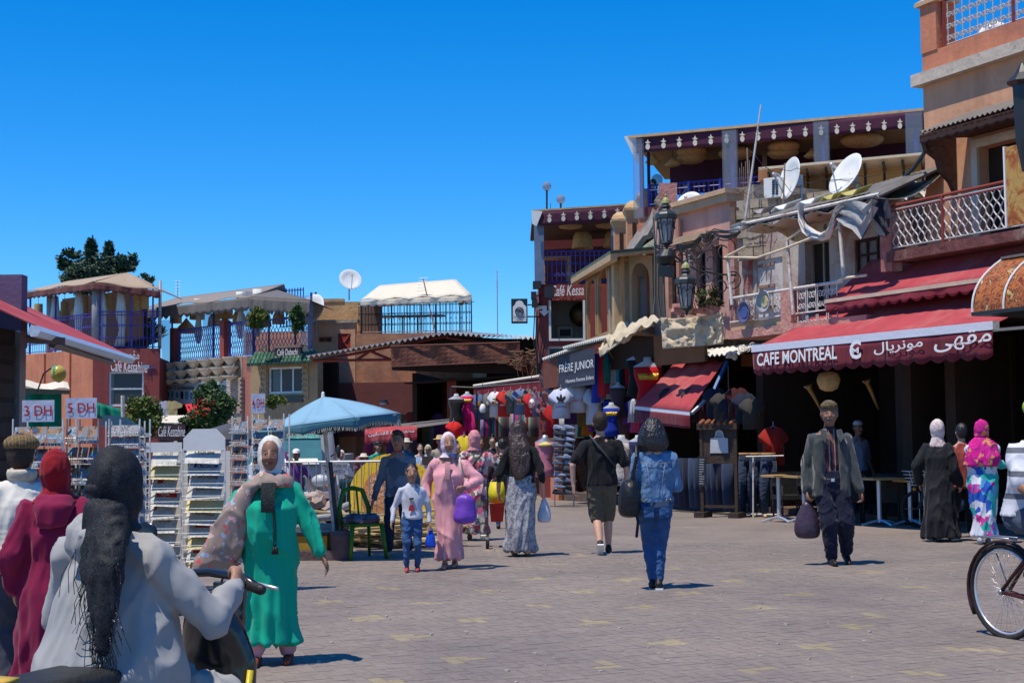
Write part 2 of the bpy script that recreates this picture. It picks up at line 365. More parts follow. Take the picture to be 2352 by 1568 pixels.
# SETTING: ground and paving
def ground_mat():
 m,nt,b,tc = base_mat('dust'); L = nt.links.new
 n1 = _n(nt,'ShaderNodeTexNoise',Scale=1.1,Detail=8,Roughness=.7); L(tc.outputs['Object'],n1.inputs['Vector'])
 r = _n(nt,'ShaderNodeValToRGB'); r.color_ramp.elements[0].color = (.215,.178,.152,1); r.color_ramp.elements[1].color = (.24,.2,.17,1)
 L(n1.outputs[0],r.inputs[0]); L(r.outputs[0],b.inputs['Base Color']); b.inputs['Roughness'].default_value = .95; return m
PAVC = ((.205,.170,.149),(.221,.184,.161))
def paver_mat(name,c0,c1,tex=False):
 m,nt,b,tc = base_mat(name); L = nt.links.new
 geo = _n(nt,'ShaderNodeNewGeometry'); oi = _n(nt,'ShaderNodeObjectInfo')
 ad = _n(nt,'ShaderNodeMath',operation='ADD'); L(geo.outputs['Random Per Island'],ad.inputs[0]); L(oi.outputs['Random'],ad.inputs[1])
 fr = _n(nt,'ShaderNodeMath',operation='FRACT'); L(ad.outputs[0],fr.inputs[0])
 # wear: world-sized stains crossing the blocks
 mp = _n(nt,'ShaderNodeNewGeometry'); n1 = _n(nt,'ShaderNodeTexNoise',Scale=.55,Detail=9,Roughness=.72,Distortion=.5); L(mp.outputs['Position'],n1.inputs['Vector'])
 n2 = _n(nt,'ShaderNodeTexNoise',Scale=14,Detail=6,Roughness=.75); L(mp.outputs['Position'],n2.inputs['Vector'])
 mix = _n(nt,'ShaderNodeMixRGB'); mix.inputs[1].default_value = rgba(c0); mix.inputs[2].default_value = rgba(c1)
 if tex:
  ro = _n(nt,'ShaderNodeMapping'); ro.inputs['Rotation'].default_value = (0,0,math.radians(-22)); L(mp.outputs['Position'],ro.inputs[0])
  br = _n(nt,'ShaderNodeTexBrick'); br.inputs['Scale'].default_value = 1; br.inputs['Brick Width'].default_value = .2; br.inputs['Row Height'].default_value = .1; br.inputs['Mortar Size'].default_value = .006
  br.inputs['Color1'].default_value = rgba(c0); br.inputs['Color2'].default_value = rgba(c1); br.inputs['Mortar'].default_value = (.23,.19,.16,1); L(ro.outputs[0],br.inputs['Vector']); src = br.outputs[0]
 else: L(fr.outputs[0],mix.inputs[0]); src = mix.outputs[0]
 r = _n(nt,'ShaderNodeValToRGB'); r.color_ramp.elements[0].position = .32; r.color_ramp.elements[1].position = .68; r.color_ramp.elements[0].color = (.8,.8,.82,1); r.color_ramp.elements[1].color = (1.25,1.22,1.16,1)
 L(n1.outputs[0],r.inputs[0]); m1 = _n(nt,'ShaderNodeMixRGB',blend_type='MULTIPLY'); m1.inputs[0].default_value = 1; L(src,m1.inputs[1]); L(r.outputs[0],m1.inputs[2])
 r2 = _n(nt,'ShaderNodeValToRGB'); r2.color_ramp.elements[0].position = .3; r2.color_ramp.elements[1].position = .75; r2.color_ramp.elements[0].color = (.8,.8,.8,1); r2.color_ramp.elements[1].color = (1.2,1.2,1.2,1)
 L(n2.outputs[0],r2.inputs[0]); m2 = _n(nt,'ShaderNodeMixRGB',blend_type='MULTIPLY'); m2.inputs[0].default_value = 1; L(m1.outputs[0],m2.inputs[1]); L(r2.outputs[0],m2.inputs[2])
 # ground-in dirt: dark and oily in patches
 n3 = _n(nt,'ShaderNodeTexNoise',Scale=.9,Detail=10,Roughness=.8,Distortion=1.2); mo = _n(nt,'ShaderNodeMapping'); mo.inputs['Location'].default_value = (7,3,0); L(mp.outputs['Position'],mo.inputs[0]); L(mo.outputs[0],n3.inputs['Vector'])
 r3 = _n(nt,'ShaderNodeValToRGB'); r3.color_ramp.elements[0].position = .6; r3.color_ramp.elements[1].position = .68; L(n3.outputs[0],r3.inputs[0])
 m3 = _n(nt,'ShaderNodeMixRGB'); k = _n(nt,'ShaderNodeMath',operation='MULTIPLY'); k.inputs[1].default_value = .55; L(r3.outputs[0],k.inputs[0]); L(k.outputs[0],m3.inputs[0]); L(m2.outputs[0],m3.inputs[1]); m3.inputs[2].default_value = (.09,.075,.07,1)
 L(m3.outputs[0],b.inputs['Base Color']); b.inputs['Roughness'].default_value = .72; b.inputs['Specular IOR Level'].default_value = .35
 bp = _n(nt,'ShaderNodeBump',Strength=.35,Distance=.01); L(n2.outputs[0],bp.inputs['Height']); L(bp.outputs[0],b.inputs['Normal'])
 return m
PAV = paver_mat('paver',*PAVC); PAVY = paver_mat('paver_yellow',(.27,.22,.14),(.30,.245,.16)); PAVF = paver_mat('paving_far',(.198,.164,.144),(.212,.176,.154),True)
JOINT = ground_mat()
g = MB(); ys = [-25,20,62,500]; zs = [-.0018,-.0018,-.52,-.52]
for i in range(3): g.add([(-300,ys[i],zs[i]),(300,ys[i],zs[i]),(300,ys[i + 1],zs[i + 1]),(-300,ys[i + 1],zs[i + 1])],[(0,1,2,3)])
GROUND = struct('ground',g,JOINT)
YEND = 20
g = MB()
def strip(y0,y1):
 z0 = gz(y0); z1 = gz(y1); g.add([(-14,y0,z0),(14,y0,z0),(14,y1,z1),(-14,y1,z1)],[(0,1,2,3)])
strip(20,60); strip(-8,7.2)
PAVEMENT = struct('paving',g,PAVF)
LOZC = [(290,252),(175,200),(370,160),(487,206),(660,166),(632,259),(420,312),(588,382),(1040,397),(1000,264),(815,212),(817,128),(975,170),(1115,131),(1160,217),(1230,329),(1525,412),(1690,341),(1830,276),(2060,428),(2190,350),(1535,219),(1655,176),(1300,174),(1433,134),(1540,102),(1880,245),(1865,108),(700,40),(670,93),(860,82),(330,452),(2025,155),(1250,98),(1200,60),(960,55)]
LOZ = [(631.6 + p * .7314,1234.6 + q * .7314) for p,q in LOZC]
LZ = [gnd(*p) for p in LOZ]
TH = math.radians(22); ct,st_ = math.cos(TH),math.sin(TH)
def in_loz(x,y):
 for q in LZ:
  dx,dy = x - q.x,y - q.y
  if abs(dx * ct + dy * st_) < .115 and abs(dy * ct - dx * st_) < .115: return True
 return False
cell = .1; blocks = []
for i in range(-170,260):
 for j in range(0,260):
  r_ = (i + j) % 4
  if r_ not in (0,2): continue
  lx,ly = ((i + 1) * cell,(j + .5) * cell) if r_ == 0 else ((i + .5) * cell,(j + 1) * cell)
  X = lx * ct - ly * st_; Y = lx * st_ + ly * ct
  if Y < 7.3 or Y > YEND - .1 or abs(X) > Y * .37 + .35: continue
  blocks.append((Y + abs(X) * .3,X,Y,r_ == 0))
blocks.sort(); NEAR = 300
def paver_unit(L_,W_,H=.03,e=.0015):
 a,b_ = L_ / 2,W_ / 2
 return [(-a,-b_,-H),(a,-b_,-H),(a,b_,-H),(-a,b_,-H),(-a + e,-b_ + e,0),(a - e,-b_ + e,0),(a - e,b_ - e,0),(-a + e,b_ - e,0)]
PF = [(4,5,6,7),(0,1,5,4),(1,2,6,5),(2,3,7,6),(3,0,4,7)]
um = MB(); um.add(paver_unit(.197,.097),PF); ume = mesh_of('paver',um,PAV); umy = mesh_of('paver_yellow',um,PAVY)
fm,fy = MB(),MB(); rnd = random.Random(3); seen = 0
for k,(_,X,Y,hz) in enumerate(blocks):
 ang = TH + (0 if hz else math.pi / 2); z = rnd.uniform(-.001,.0015); tx,ty = rnd.uniform(-.007,.007),rnd.uniform(-.007,.007)
 yel = in_loz(X,Y)
 if seen < NEAR and Y > 8.7 and abs(X) < Y * .35:
  inst('paver',umy if yel else ume,GROUND,(X,Y,z),rot=(tx,ty,ang)); seen += 1
 else:
  R3 = Matrix.Rotation(ang,3,'Z') @ Matrix.Rotation(tx,3,'X') @ Matrix.Rotation(ty,3,'Y')
  (fy if yel else fm).add([R3 @ V(p) + V((X,Y,z)) for p in paver_unit(.197,.097)],PF)
tag(mk('pavers',fm,PAV,GROUND),kind='stuff'); tag(mk('yellow_pavers',fy,PAVY,GROUND),kind='stuff')
for q in LZ:
 if q.y > YEND + .3:
  y0,y1 = q.y - .17,q.y + .17
  lz = MB(); lz.add([(q.x - .15,q.y,gz(q.y) + .004),(q.x,y0,gz(y0) + .004),(q.x + .15,q.y,gz(q.y) + .004),(q.x,y1,gz(y1) + .004)],[(0,1,2,3)]); mk('yellow_patch',lz,PAVY,PAVEMENT)
# litter and gravel specks on the square
lit = MB(); rnd = random.Random(5)
for _ in range(420):
 Y = rnd.uniform(8.6,24); X = rnd.uniform(-.35,.36) * Y; s_ = rnd.uniform(.004,.013)
 lit.cbox((X,Y,gz(Y) + s_ * .4),(s_ * 2,s_ * rnd.uniform(1,3),s_),Matrix.Rotation(rnd.uniform(0,3),3,'Z'))
tag(mk('grit',lit,mat('grit',(.42,.38,.32)),GROUND),kind='stuff')
# BUILDINGS
ORANGE = mat('plaster_orange',(.56,.21,.115),.92,.12,1.2,.5,9,dirt=(.42,.16,.10),dscale=.9,damt=.45)
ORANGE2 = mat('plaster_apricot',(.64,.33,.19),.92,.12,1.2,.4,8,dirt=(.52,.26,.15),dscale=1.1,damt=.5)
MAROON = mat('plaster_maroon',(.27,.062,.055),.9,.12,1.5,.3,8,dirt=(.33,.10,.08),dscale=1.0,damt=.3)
PINK = mat('plaster_pink',(.56,.315,.245),.92,.1,1.3,.4,8,dirt=(.45,.24,.18),dscale=1.2,damt=.5)
PINKR = mat('plaster_pink_rough',(.50,.24,.19),.95,.3,5,1.0,14)
PEEL = mat('plaster_peeling',(.52,.47,.42),.92,.12,1.5,.6,10,dirt=(.34,.18,.13),dscale=1.5,damt=.75)
TAN = mat('plaster_tan',(.50,.33,.15),.95,.2,2.0,1.0,7)
TANF = mat('plaster_carved',(.36,.25,.14),.95,.15,2.0,.6,12)
MUD = mat('mud_block',(.36,.29,.21),.96,.22,3,.9,10)
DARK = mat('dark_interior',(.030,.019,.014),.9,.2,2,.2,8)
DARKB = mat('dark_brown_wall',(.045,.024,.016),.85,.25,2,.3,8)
BROWN = mat('brown_wood',(.07,.03,.02),.75,.3,6,.3,20)
WOODL = mat('carved_wood',(.40,.24,.11),.75,.2,5,.3,22,stretch=(1,1,.25))
WOODT = mat('light_wood',(.50,.34,.18),.7,.2,6,.2,22)
BLUE = mat('blue_paint',(.035,.045,.30),.45,.15,3,.05,20,spec=.5)
WHITE = mat('white_paint',(.75,.74,.71),.5,.06,3,.05,20,dirt=(.5,.46,.4),damt=.2)
METALW = mat('worn_white_metal',(.62,.58,.52),.55,.15,6,.2,20,dirt=(.28,.15,.09),dscale=5,damt=.45)
SILVER = mat('aluminium',(.62,.63,.66),.35,.05,3,0,metal=.6)
BLACKM = mat('black_metal',(.018,.018,.018),.45,.2,5,.1,20,spec=.5)
GREYM = mat('grey_steel',(.35,.36,.38),.4,.1,4,.05,20,metal=.7)
RUST = mat('rusty_sheet',(.17,.065,.04),.8,.35,1.6,.3,8,dirt=(.035,.02,.017),dscale=1.1,damt=.6)
CORR = mat('corrugated_grey',(.30,.29,.28),.6,.2,1.5,.2,12,dirt=(.22,.14,.10),dscale=1.6,damt=.5)
CANV = cloth('tan_canvas',(.38,.28,.19),fold=.5)
CANVC = cloth('cream_canvas',(.68,.60,.46),fold=.6)
CANVD = cloth('grey_canvas',(.14,.125,.115),fold=.6)
PURP = cloth('purple_valance',(.075,.022,.045),fold=.3)
BURG = mat('burgundy_awning',(.38,.052,.062),.85,.12,1.4,.25,2.5,dirt=(.42,.12,.11),dscale=.9,damt=.4,stretch=(2,2,.6))
BURGD = cloth('burgundy_valance',(.14,.014,.026),fold=.6,fscale=6)
PLASTIC = glass('clear_plastic',(.80,.86,.93),.18,.12)
PANE = glass('window_glass',(.25,.27,.3),.35,.05)
RAFFIA = mat('raffia',(.50,.33,.15),.9,.25,14,.5,60)
DISH = mat('dish_white',(.72,.72,.68),.5,.06,3,0)
TERRA = mat('red_brown_paint',(.22,.04,.025),.6,.15,4,.1,20)
WT = mat('white_lettering',(.78,.77,.75),.6,.03,3,0)
def wall(parent,F,a0,a1,z0,z1,holes,m,name='wall',th=.3,n=0):
 """masonry with real openings, cut on the lines of the holes (a0,a1,z0,z1)"""
 A = sorted({a0,a1,*[min(max(h[k],a0),a1) for h in holes for k in (0,1)]}); Z = sorted({z0,z1,*[min(max(h[k],z0),z1) for h in holes for k in (2,3)]})
 mb = MB()
 for j in range(len(Z) - 1):
  run = None
  for i in range(len(A) - 1):
   ca,cz = (A[i] + A[i + 1]) / 2,(Z[j] + Z[j + 1]) / 2
   inside = any(h[0] < ca < h[1] and h[2] < cz < h[3] for h in holes)
   if inside:
    if run is not None: mb.fb(F,run,A[i],Z[j],Z[j + 1],n - th,n)
    run = None
   elif run is None: run = A[i]
  if run is not None: mb.fb(F,run,A[-1],Z[j],Z[j + 1],n - th,n)
 return mk(name,mb,m,parent)
def hole(F,x0,y0,x1,y1,n=0):
 a0,z1 = F.px(x0,y0,n); a1,z0 = F.px(x1,y1,n); return (min(a0,a1),max(a0,a1),min(z0,z1),max(z0,z1))
def window(parent,F,h,fm=None,pm=None,n=-.14,bars=0,rows=1,fr=.05,label=None,grille=False):
 a0,a1,z0,z1 = h; fm = fm or WHITE; mb = MB()
 mb.fb(F,a0,a0 + fr,z0,z1,n,n + .06); mb.fb(F,a1 - fr,a1,z0,z1,n,n + .06); mb.fb(F,a0 + fr,a1 - fr,z0,z0 + fr,n,n + .06); mb.fb(F,a0 + fr,a1 - fr,z1 - fr,z1,n,n + .06)
 for i in range(bars):
  a = a0 + (a1 - a0) * (i + 1) / (bars + 1); mb.fb(F,a - fr * .4,a + fr * .4,z0 + fr,z1 - fr,n + .005,n + .05)
 for i in range(rows - 1):
  z = z0 + (z1 - z0) * (i + 1) / rows; mb.fb(F,a0 + fr,a1 - fr,z - fr * .4,z + fr * .4,n + .008,n + .045)
 o = mk('window',mb,fm,parent); p = MB().fb(F,a0 + fr,a1 - fr,z0 + fr,z1 - fr,n + .01,n + .02); mk('pane',p,pm or PANE,o)
 if grille:
  g = MB(); k = int((a1 - a0) / .09)
  for i in range(k + 1): a = a0 + (a1 - a0) * i / k; g.tube([F.P(a,z0,n + .09),F.P(a,z1,n + .09)],.008,4)
  for i in range(5): z = z0 + (z1 - z0) * i / 4; g.tube([F.P(a0,z,n + .09),F.P(a1,z,n + .09)],.008,4)
  mk('grille',g,BLACKM,o)
 return o
def shell(parent,F,a0,a1,z0,z1,depth,m,name='wall',floor=False,roofm=None,th=.25):
 """back and side walls plus a roof slab behind a facade"""
 mb = MB(); mb.fb(F,a0,a0 + th,z0,z1,-depth,-.301); mb.fb(F,a1 - th,a1,z0,z1,-depth,-.301); mb.fb(F,a0 + th,a1 - th,z0,z1,-depth,-depth + th)
 mk(name,mb,m,parent); mk('roof',MB().fb(F,a0 + .01,a1 - .01,z1 - .2,z1 - .02,-depth + .01,-.302),roofm or m,parent)
 if floor: mk('floor',MB().fb(F,a0 + th,a1 - th,z0,z0 + .05,-depth + th,-.302),m,parent)
def wicker(c,r,h,parent=None,kind='drum',label='round woven raffia lamp',grp=None):
 """hanging basket lamp"""
 m = MB()
 if kind == 'disc': prof = [(r * .35,h * .5),(r * .8,h * .42),(r,h * .15),(r * .97,0),(r * .75,-h * .3),(r * .3,-h * .42),(.02,-h * .42)]
 elif kind == 'bell': prof = [(.03,h * .5),(r * .5,h * .42),(r * .85,h * .1),(r,-h * .5),(r * .95,-h * .5),(r * .8,h * .08),(.03,h * .4)]
 elif kind == 'cone': prof = [(.03,h * .5),(r * .25,h * .3),(r,-h * .3),(r * .7,-h * .5),(.03,-h * .5)]
 else: prof = [(.02,h / 2),(r,h / 2),(r,-h / 2),(.02,-h / 2)]
 m.lathe(prof,c,16)
 if parent is None:
  t = thing('hanging_lamp',label,'lamp',V(c) + V((0,0,-h / 2)),grp)
  mk('shade',m,RAFFIA,t,smooth=(kind != 'drum')); mk('cord',MB().tube([V(c) + V((0,0,h * .45)),V(c) + V((0,0,h * .5 + .35))],.008,4),BLACKM,t); return t
 return mk('lamp_shade',m,RAFFIA,parent,smooth=True)
def dish(c,R,aim,label,cat='satellite dish',mast=.5,arm=True):
 """offset antenna: bowl, arm, mast"""
 c = V(c); t = thing('satellite_dish',label,cat,c - V((0,0,R + mast))); aim = V(aim).normalized(); q = aim.to_track_quat('Z','Y').to_matrix()
 prof = [(.01,0),(R * .35,R * .02),(R * .7,R * .09),(R,R * .2),(R * 1.01,R * .215),(R * .98,R * .23),(R * .68,R * .12),(R * .33,R * .05),(.01,.03)]
 mk('bowl',MB().lathe(prof,c,28,q),DISH,t,smooth=True)
 a = MB(); f = c + aim * R * 1.0; low = c + q @ V((0,-R * .95,R * .2))
 a.tube([low,f],.015,5); a.cap(f,f - aim * .1,.035,.03); mk('feed_arm',a,SILVER,t)
 b = MB(); b.tube([c - aim * .08,c - aim * .18,c - aim * .18 - V((0,0,R + mast))],.03,6); b.cbox(c - aim * .1,(.16,.16,.2)); mk('mast',b,GREYM,t); return t
def antenna(p,h,label,lean=0,tilt=0,cat='antenna',n=7,w_=.35,rz=0,m=None):
 p = V(p); t = thing('antenna',label,cat,p); top = p + V((lean,0,h)); m = m or GREYM
 mk('mast',MB().tube([p,top],.018,5),m,t); b = MB(); u = V((math.cos(rz),math.sin(rz),0)); k = V((-u.y,u.x,0)); bar = top - V((0,0,.1))
 up = V((0,0,1)) if tilt else k
 b.tube([bar - up * .45,bar + up * .45],.012,4)
 for i in range(n): s_ = bar + up * (-.42 + .84 * i / max(n - 1,1)); b.tube([s_ - u * w_ * (.35 + .1 * i / n),s_ + u * w_ * (.35 + .1 * i / n)],.008,4)
 mk('elements',b,m,t); return t
def corr(parent,a,b,c,d,waves,amp=.03,m=None,name='roof_sheet',th=.008):
 """corrugated sheet a-b along the eave, d-c at the top"""
 L_ = (V(b) - V(a)).length
 return mk(name,MB().sheet(a,b,c,d,waves * 4,2,th,lambda u,v: (0,0,amp * math.sin(u * waves * 2 * math.pi))),m or CORR,parent)
def valance(parent,A,B,drop,scal,m,name='valance',amp=.05,out=(0,0,0),wob=.03,seed=1,wave=.06):
 A,B = V(A),V(B); nu = scal * 6; r_ = random.Random(seed); ph = r_.random() * 6
 u_ = (B - A).normalized(); nn = V((u_.y,-u_.x,0)); nn = -nn if nn.dot(C0 - A) < 0 else nn
 mb = MB(); nv = 4
 def fn(u,v): return nn * (wob * v * (math.sin(u * 23 + ph) + .6 * math.sin(u * 57 + 2 * ph))) + V(out) * v + V((0,0,-wave * v ** 3 * abs(math.sin(u * scal * math.pi)) + (wave * .5) * v))
 mb.sheet(A,B,B - V((0,0,drop)),A - V((0,0,drop)),nu,nv,.006,fn); return mk(name,mb,m,parent,smooth=True)
# L1: the cafe with the tan tent, left
F1 = Fac(gp(211,52),gp(365,52.3)); F1s = Fac(gp(10,56.4),gp(211,52))
t = thing('cafe_building','maroon corner cafe with a tan tent roof terrace and white script sign, far left','building',F1.A)
hw = hole(F1,250,853,330,932)
top1 = F1.px(290,800)[1]
wall(t,F1,0,F1.L,-1,top1,[hw],MAROON)
window(t,F1,hw,rows=2,fr=.07,label=None); mk('room_wall',MB().fb(F1,.35,F1.L - .05,-1,top1 - .3,-3,-2.8),DARKB,t)
wall(t,F1s,0,F1s.L - .001,-1,top1,[],ORANGE,th=.3)
mk('roof',MB().hexa([F1s.P(0,top1 - .32,-.31),F1s.P(F1s.L,top1 - .32,-.31),F1.P(F1.L,top1 - .32,-.01),F1.P(F1.L - 2,top1 - .32,-6)] + [F1s.P(0,top1 - .12,-.31),F1s.P(F1s.L,top1 - .12,-.31),F1.P(F1.L,top1 - .12,-.01),F1.P(F1.L - 2,top1 - .12,-6)]),MAROON,t)
mk('side_wall',MB().fb(F1,F1.L - .25,F1.L,-1,top1 - .33,-5,-.31),MAROON,t)
pil = MB(); [pil.fb(F1s,F1s.px(x,900)[0],F1s.px(x,900)[0] + .4,-1,top1 - .05,.001,.07) for x in (92,150)]; mk('pilaster',pil,ORANGE,t)
railing(t,F1.P(0,top1,-.1),F1.P(F1.L,top1,-.1),1.35,BLUE,.13,.011,'scroll',rail=.022)
railing(t,F1s.P(0,top1,-.1),F1s.P(F1s.L,top1,-.1),1.3,BLUE,.14,.011,'scroll',rail=.022)
for F,xs in ((F1,(228,300,350)),(F1s,(60,118))):
 for x in xs: a = F.px(x,720)[0]; mk('post',MB().fb(F,a - .03,a + .03,top1,top1 + 2.35,-.2,-.14),BLUE,t)
for F,x,w_ in ((F1,218,.3),(F1,366,.12),(F1s,103,.25)):
 a = F.px(x,720)[0]; mk('plastic_post',MB().lathe([(w_ * .5,0),(w_ * .5,2.5)],F.P(a,top1,-.2),10),mat('grey_sleeve',(.28,.27,.28),.4,.1),t,smooth=True)
eL,eC,eR,pk = F1s.W(50,672,.3),F1.W(217,649,.35),F1.W(368,668,.35),F1.W(292,627,-1.2)
bk = V((0,3.5,0)); rf = MB()
rf.sheet(eC,eR,pk + V((.02,0,0)),pk,10,5,.02,lambda u,v: (0,0,.03 * math.sin(u * 9) * (1 - v))); rf.sheet(eL,eC,pk,pk + (eL - eC) * .8,16,5,.02,lambda u,v: (0,0,.04 * math.sin(u * 14) * (1 - v)))
rf.sheet(eR,eR + bk,pk + bk * .5,pk,4,3,.02); mk('tent_roof',rf,CANV,t,smooth=True)
TAND = cloth('maroon_hem',(.13,.045,.04),fold=.4)
valance(t,eC,eR,.26,8,TAND,seed=2); valance(t,eL,eC,.26,14,TAND,seed=3)
ceil = MB().hexa([eL - V((0,0,.05)),eC - V((0,0,.05)),eR - V((0,0,.05)),eL + V((3,6,-.05))] + [eL,eC,eR,eL + V((3,6,0))])
mk('inner_wall',MB().fb(F1s,0,F1s.L - .5,top1 + .01,top1 + 2.4,-2.6,-2.4),DARKB,t)
CURT = cloth('white_curtain',(.62,.62,.58),fold=.8,stretch=(3,3,.2))
for F,x in ((F1s,164),(F1,275),(F1,230),(F1s,110)):
 a = F.px(x,720)[0]; mk('curtain',MB().rings([(F.P(a,top1 + 2.15,-.3),.12,.07),(F.P(a,top1 + 1.3,-.3),.2,.08),(F.P(a + .05,top1 + .7,-.3),.12,.06),(F.P(a - .05,top1 + .1,-.3),.2,.08)]),CURT,t,smooth=True)
for F,x,y,kd,r_,h_ in ((F1s,88,714,'drum',.17,.55),(F1s,148,715,'drum',.15,.75),(F1s,140,728,'bell',.3,.5),(F1s,190,703,'drum',.2,.8),(F1s,178,718,'bell',.28,.5),(F1,250,700,'drum',.16,.75),(F1,240,690,'bell',.3,.5),(F1,313,695,'drum',.17,.8),(F1,332,695,'drum',.16,.5)):
 wicker(F.W(x,y,-.9),r_,h_,kind=kd,label='woven raffia lamp hanging under the tan tent roof',grp='raffia lamps under the tan tent')
SCR = .35
textmesh('Café Kessabine',F1.W(255,852,.03),F1.W(339,856,.03),F1.W(255,826,.03),WT,t,'sign_lettering',.02,.25,.01)
textmesh('\uFEB2\uFEDC\uFEE3\u0020\uFEAC\uFEEC\uFED8\uFEE3'[:0] + '\uFEBC\uFED8\uFEE3',F1.W(288,825,.03),F1.W(320,825,.03),F1.W(288,806,.03),WT,t,'sign_lettering',.02)
# wall lamp arm, floodlight, blue bracket
b = MB(); b.tube([F1.P(F1.px(316,845)[0],F1.px(316,849)[1],.02),F1.W(334,843,.4)],.02,5); b.cbox(F1.W(336,842,.4),(.25,.15,.12)); one('floodlight',b,GREYM,'small silver floodlight over the window of the maroon cafe','floodlight')
b = MB(); b.tube([F1.W(345,862,.03),F1.W(345,840,.03),F1.W(358,844,.03),F1.W(335,846,.03)],.02,4); one('sign_bracket',b,BLUE,'thin blue iron sign bracket on the corner of the maroon cafe','bracket')
# L2: Kissariat passage and the second terrace
F2a = Fac(gp(366,56),gp(575,50.5)); F2b = Fac(gp(575,50.5),gp(730,49))
ztr = F2a.px(480,826)[1]; t = thing('shop_building','terraced shop house with blue railings, white pot parapet and printed Kissariat sign','building',F2a.A)
wall(t,F2a,0,F2a.L,-1,ztr,[(F2a.px(372,950)[0],F2a.px(520,950)[0],-.9,F2a.px(400,929)[1])],mat('plaster_rose',(.40,.155,.12),.92,.14,1.2,.4,8,dirt=(.28,.13,.1),damt=.5))
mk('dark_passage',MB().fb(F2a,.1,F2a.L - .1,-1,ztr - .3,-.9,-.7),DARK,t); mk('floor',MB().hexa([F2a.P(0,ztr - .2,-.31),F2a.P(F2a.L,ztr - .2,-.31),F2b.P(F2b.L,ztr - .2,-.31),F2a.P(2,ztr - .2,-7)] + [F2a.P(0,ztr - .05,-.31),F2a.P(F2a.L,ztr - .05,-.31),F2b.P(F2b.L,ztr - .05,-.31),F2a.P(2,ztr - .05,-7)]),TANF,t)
hw = hole(F2b,615,844,697,902)
wall(t,F2b,0,F2b.L,-1,ztr,[hw],TANF); window(t,F2b,hw,bars=2,rows=1,fr=.07); mk('room_wall',MB().fb(F2b,.2,F2b.L - .3,-1,ztr - .25,-1.6,-1.5),DARK,t)
mk('low_window',MB().fb(F2b,F2b.px(615,925)[0],F2b.px(697,925)[0],F2b.px(650,924)[1],F2b.px(650,908)[1],.002,.05),PANE,t)
for x in (606,702):      # carved stucco borders: interlaced rings, each a piece
 a = F2b.px(x,870)[0]; z = F2b.px(x,918)[1]; q = MB()
 for k in range(9): q.tube([F2b.P(a + .13 * math.cos(2 * math.pi * i / 10),z + .14 + k * .2 + .12 * math.sin(2 * math.pi * i / 10),.02) for i in range(11)],.03,4)
 mk('stucco_border',q,mat('stucco',(.46,.33,.2),.95,.15,4,.4),t)
gt = mat('green_glazed_tile',(.045,.13,.085),.35,.35,9,.1,20,dirt=(.25,.2,.15),dscale=4,damt=.4,rnd=.3)
tu = MB().tube([(0,0,0),(0,-.35,-.22)],.075,6); tme = mesh_of('roof_tile',tu,gt); n_ = 17
for k in range(n_):
 a = F2b.px(590,820)[0] + (F2b.px(726,820)[0] - F2b.px(590,820)[0]) * k / (n_ - 1)
 for j in range(2): inst('roof_tile',tme,t,F2b.P(a,ztr + .07 - j * .2,.05 + j * .3))
# white pots parapet
pot = MB(); pot.lathe([(.04,0),(.3,.3),(.3,.33),(.04,.33)],(0,0,0),12); pot.lathe([(.04,-.33),(.3,-.03),(.3,0),(.04,0)],(0,0,0),12); pot.lathe([(.06,-.5),(.3,-.36),(.3,-.33),(.05,-.33)],(0,0,0),12); pme = mesh_of('stucco_pot',pot,mat('pot_plaster',(.62,.54,.42),.9,.15,4,.4,12))
zp = F2a.px(470,850)[1]
mk('recess',MB().fb(F2a,F2a.px(391,850)[0],F2a.px(557,850)[0],zp - .55,zp + .42,.002,.02),MUD,t)
for k in range(6): inst('stucco_pot',pme,t,F2a.P(F2a.px(404 + k * 28.5,850)[0],zp + .03,.3))
# brick pier: every brick a piece
bm_ = mat('pale_brick',(.48,.36,.27),.9,.15,5,.4,20,rnd=.18); a0,z1 = F2a.px(530,868); a1,z0 = F2a.px(560,948)
nrow = 16; hh = (z1 - z0) / nrow; bu = MB().box((-.155,-.02,0),(.155,.1,hh * .8)); bme = mesh_of('brick',bu,bm_); rzb = math.atan2(F2a.u.y,F2a.u.x)
pr = mk('brick_pier',MB().fb(F2a,a0,a1,z0 - 1,z1,.003,.1),mat('mortar',(.40,.33,.27),.95),t)
for r_ in range(nrow):
 for k in range(3): inst('brick',bme,pr,F2a.P(a0 + .17 + k * .33 + (.1 if r_ % 2 else 0) - .05,z0 + r_ * hh,.13),rzb)
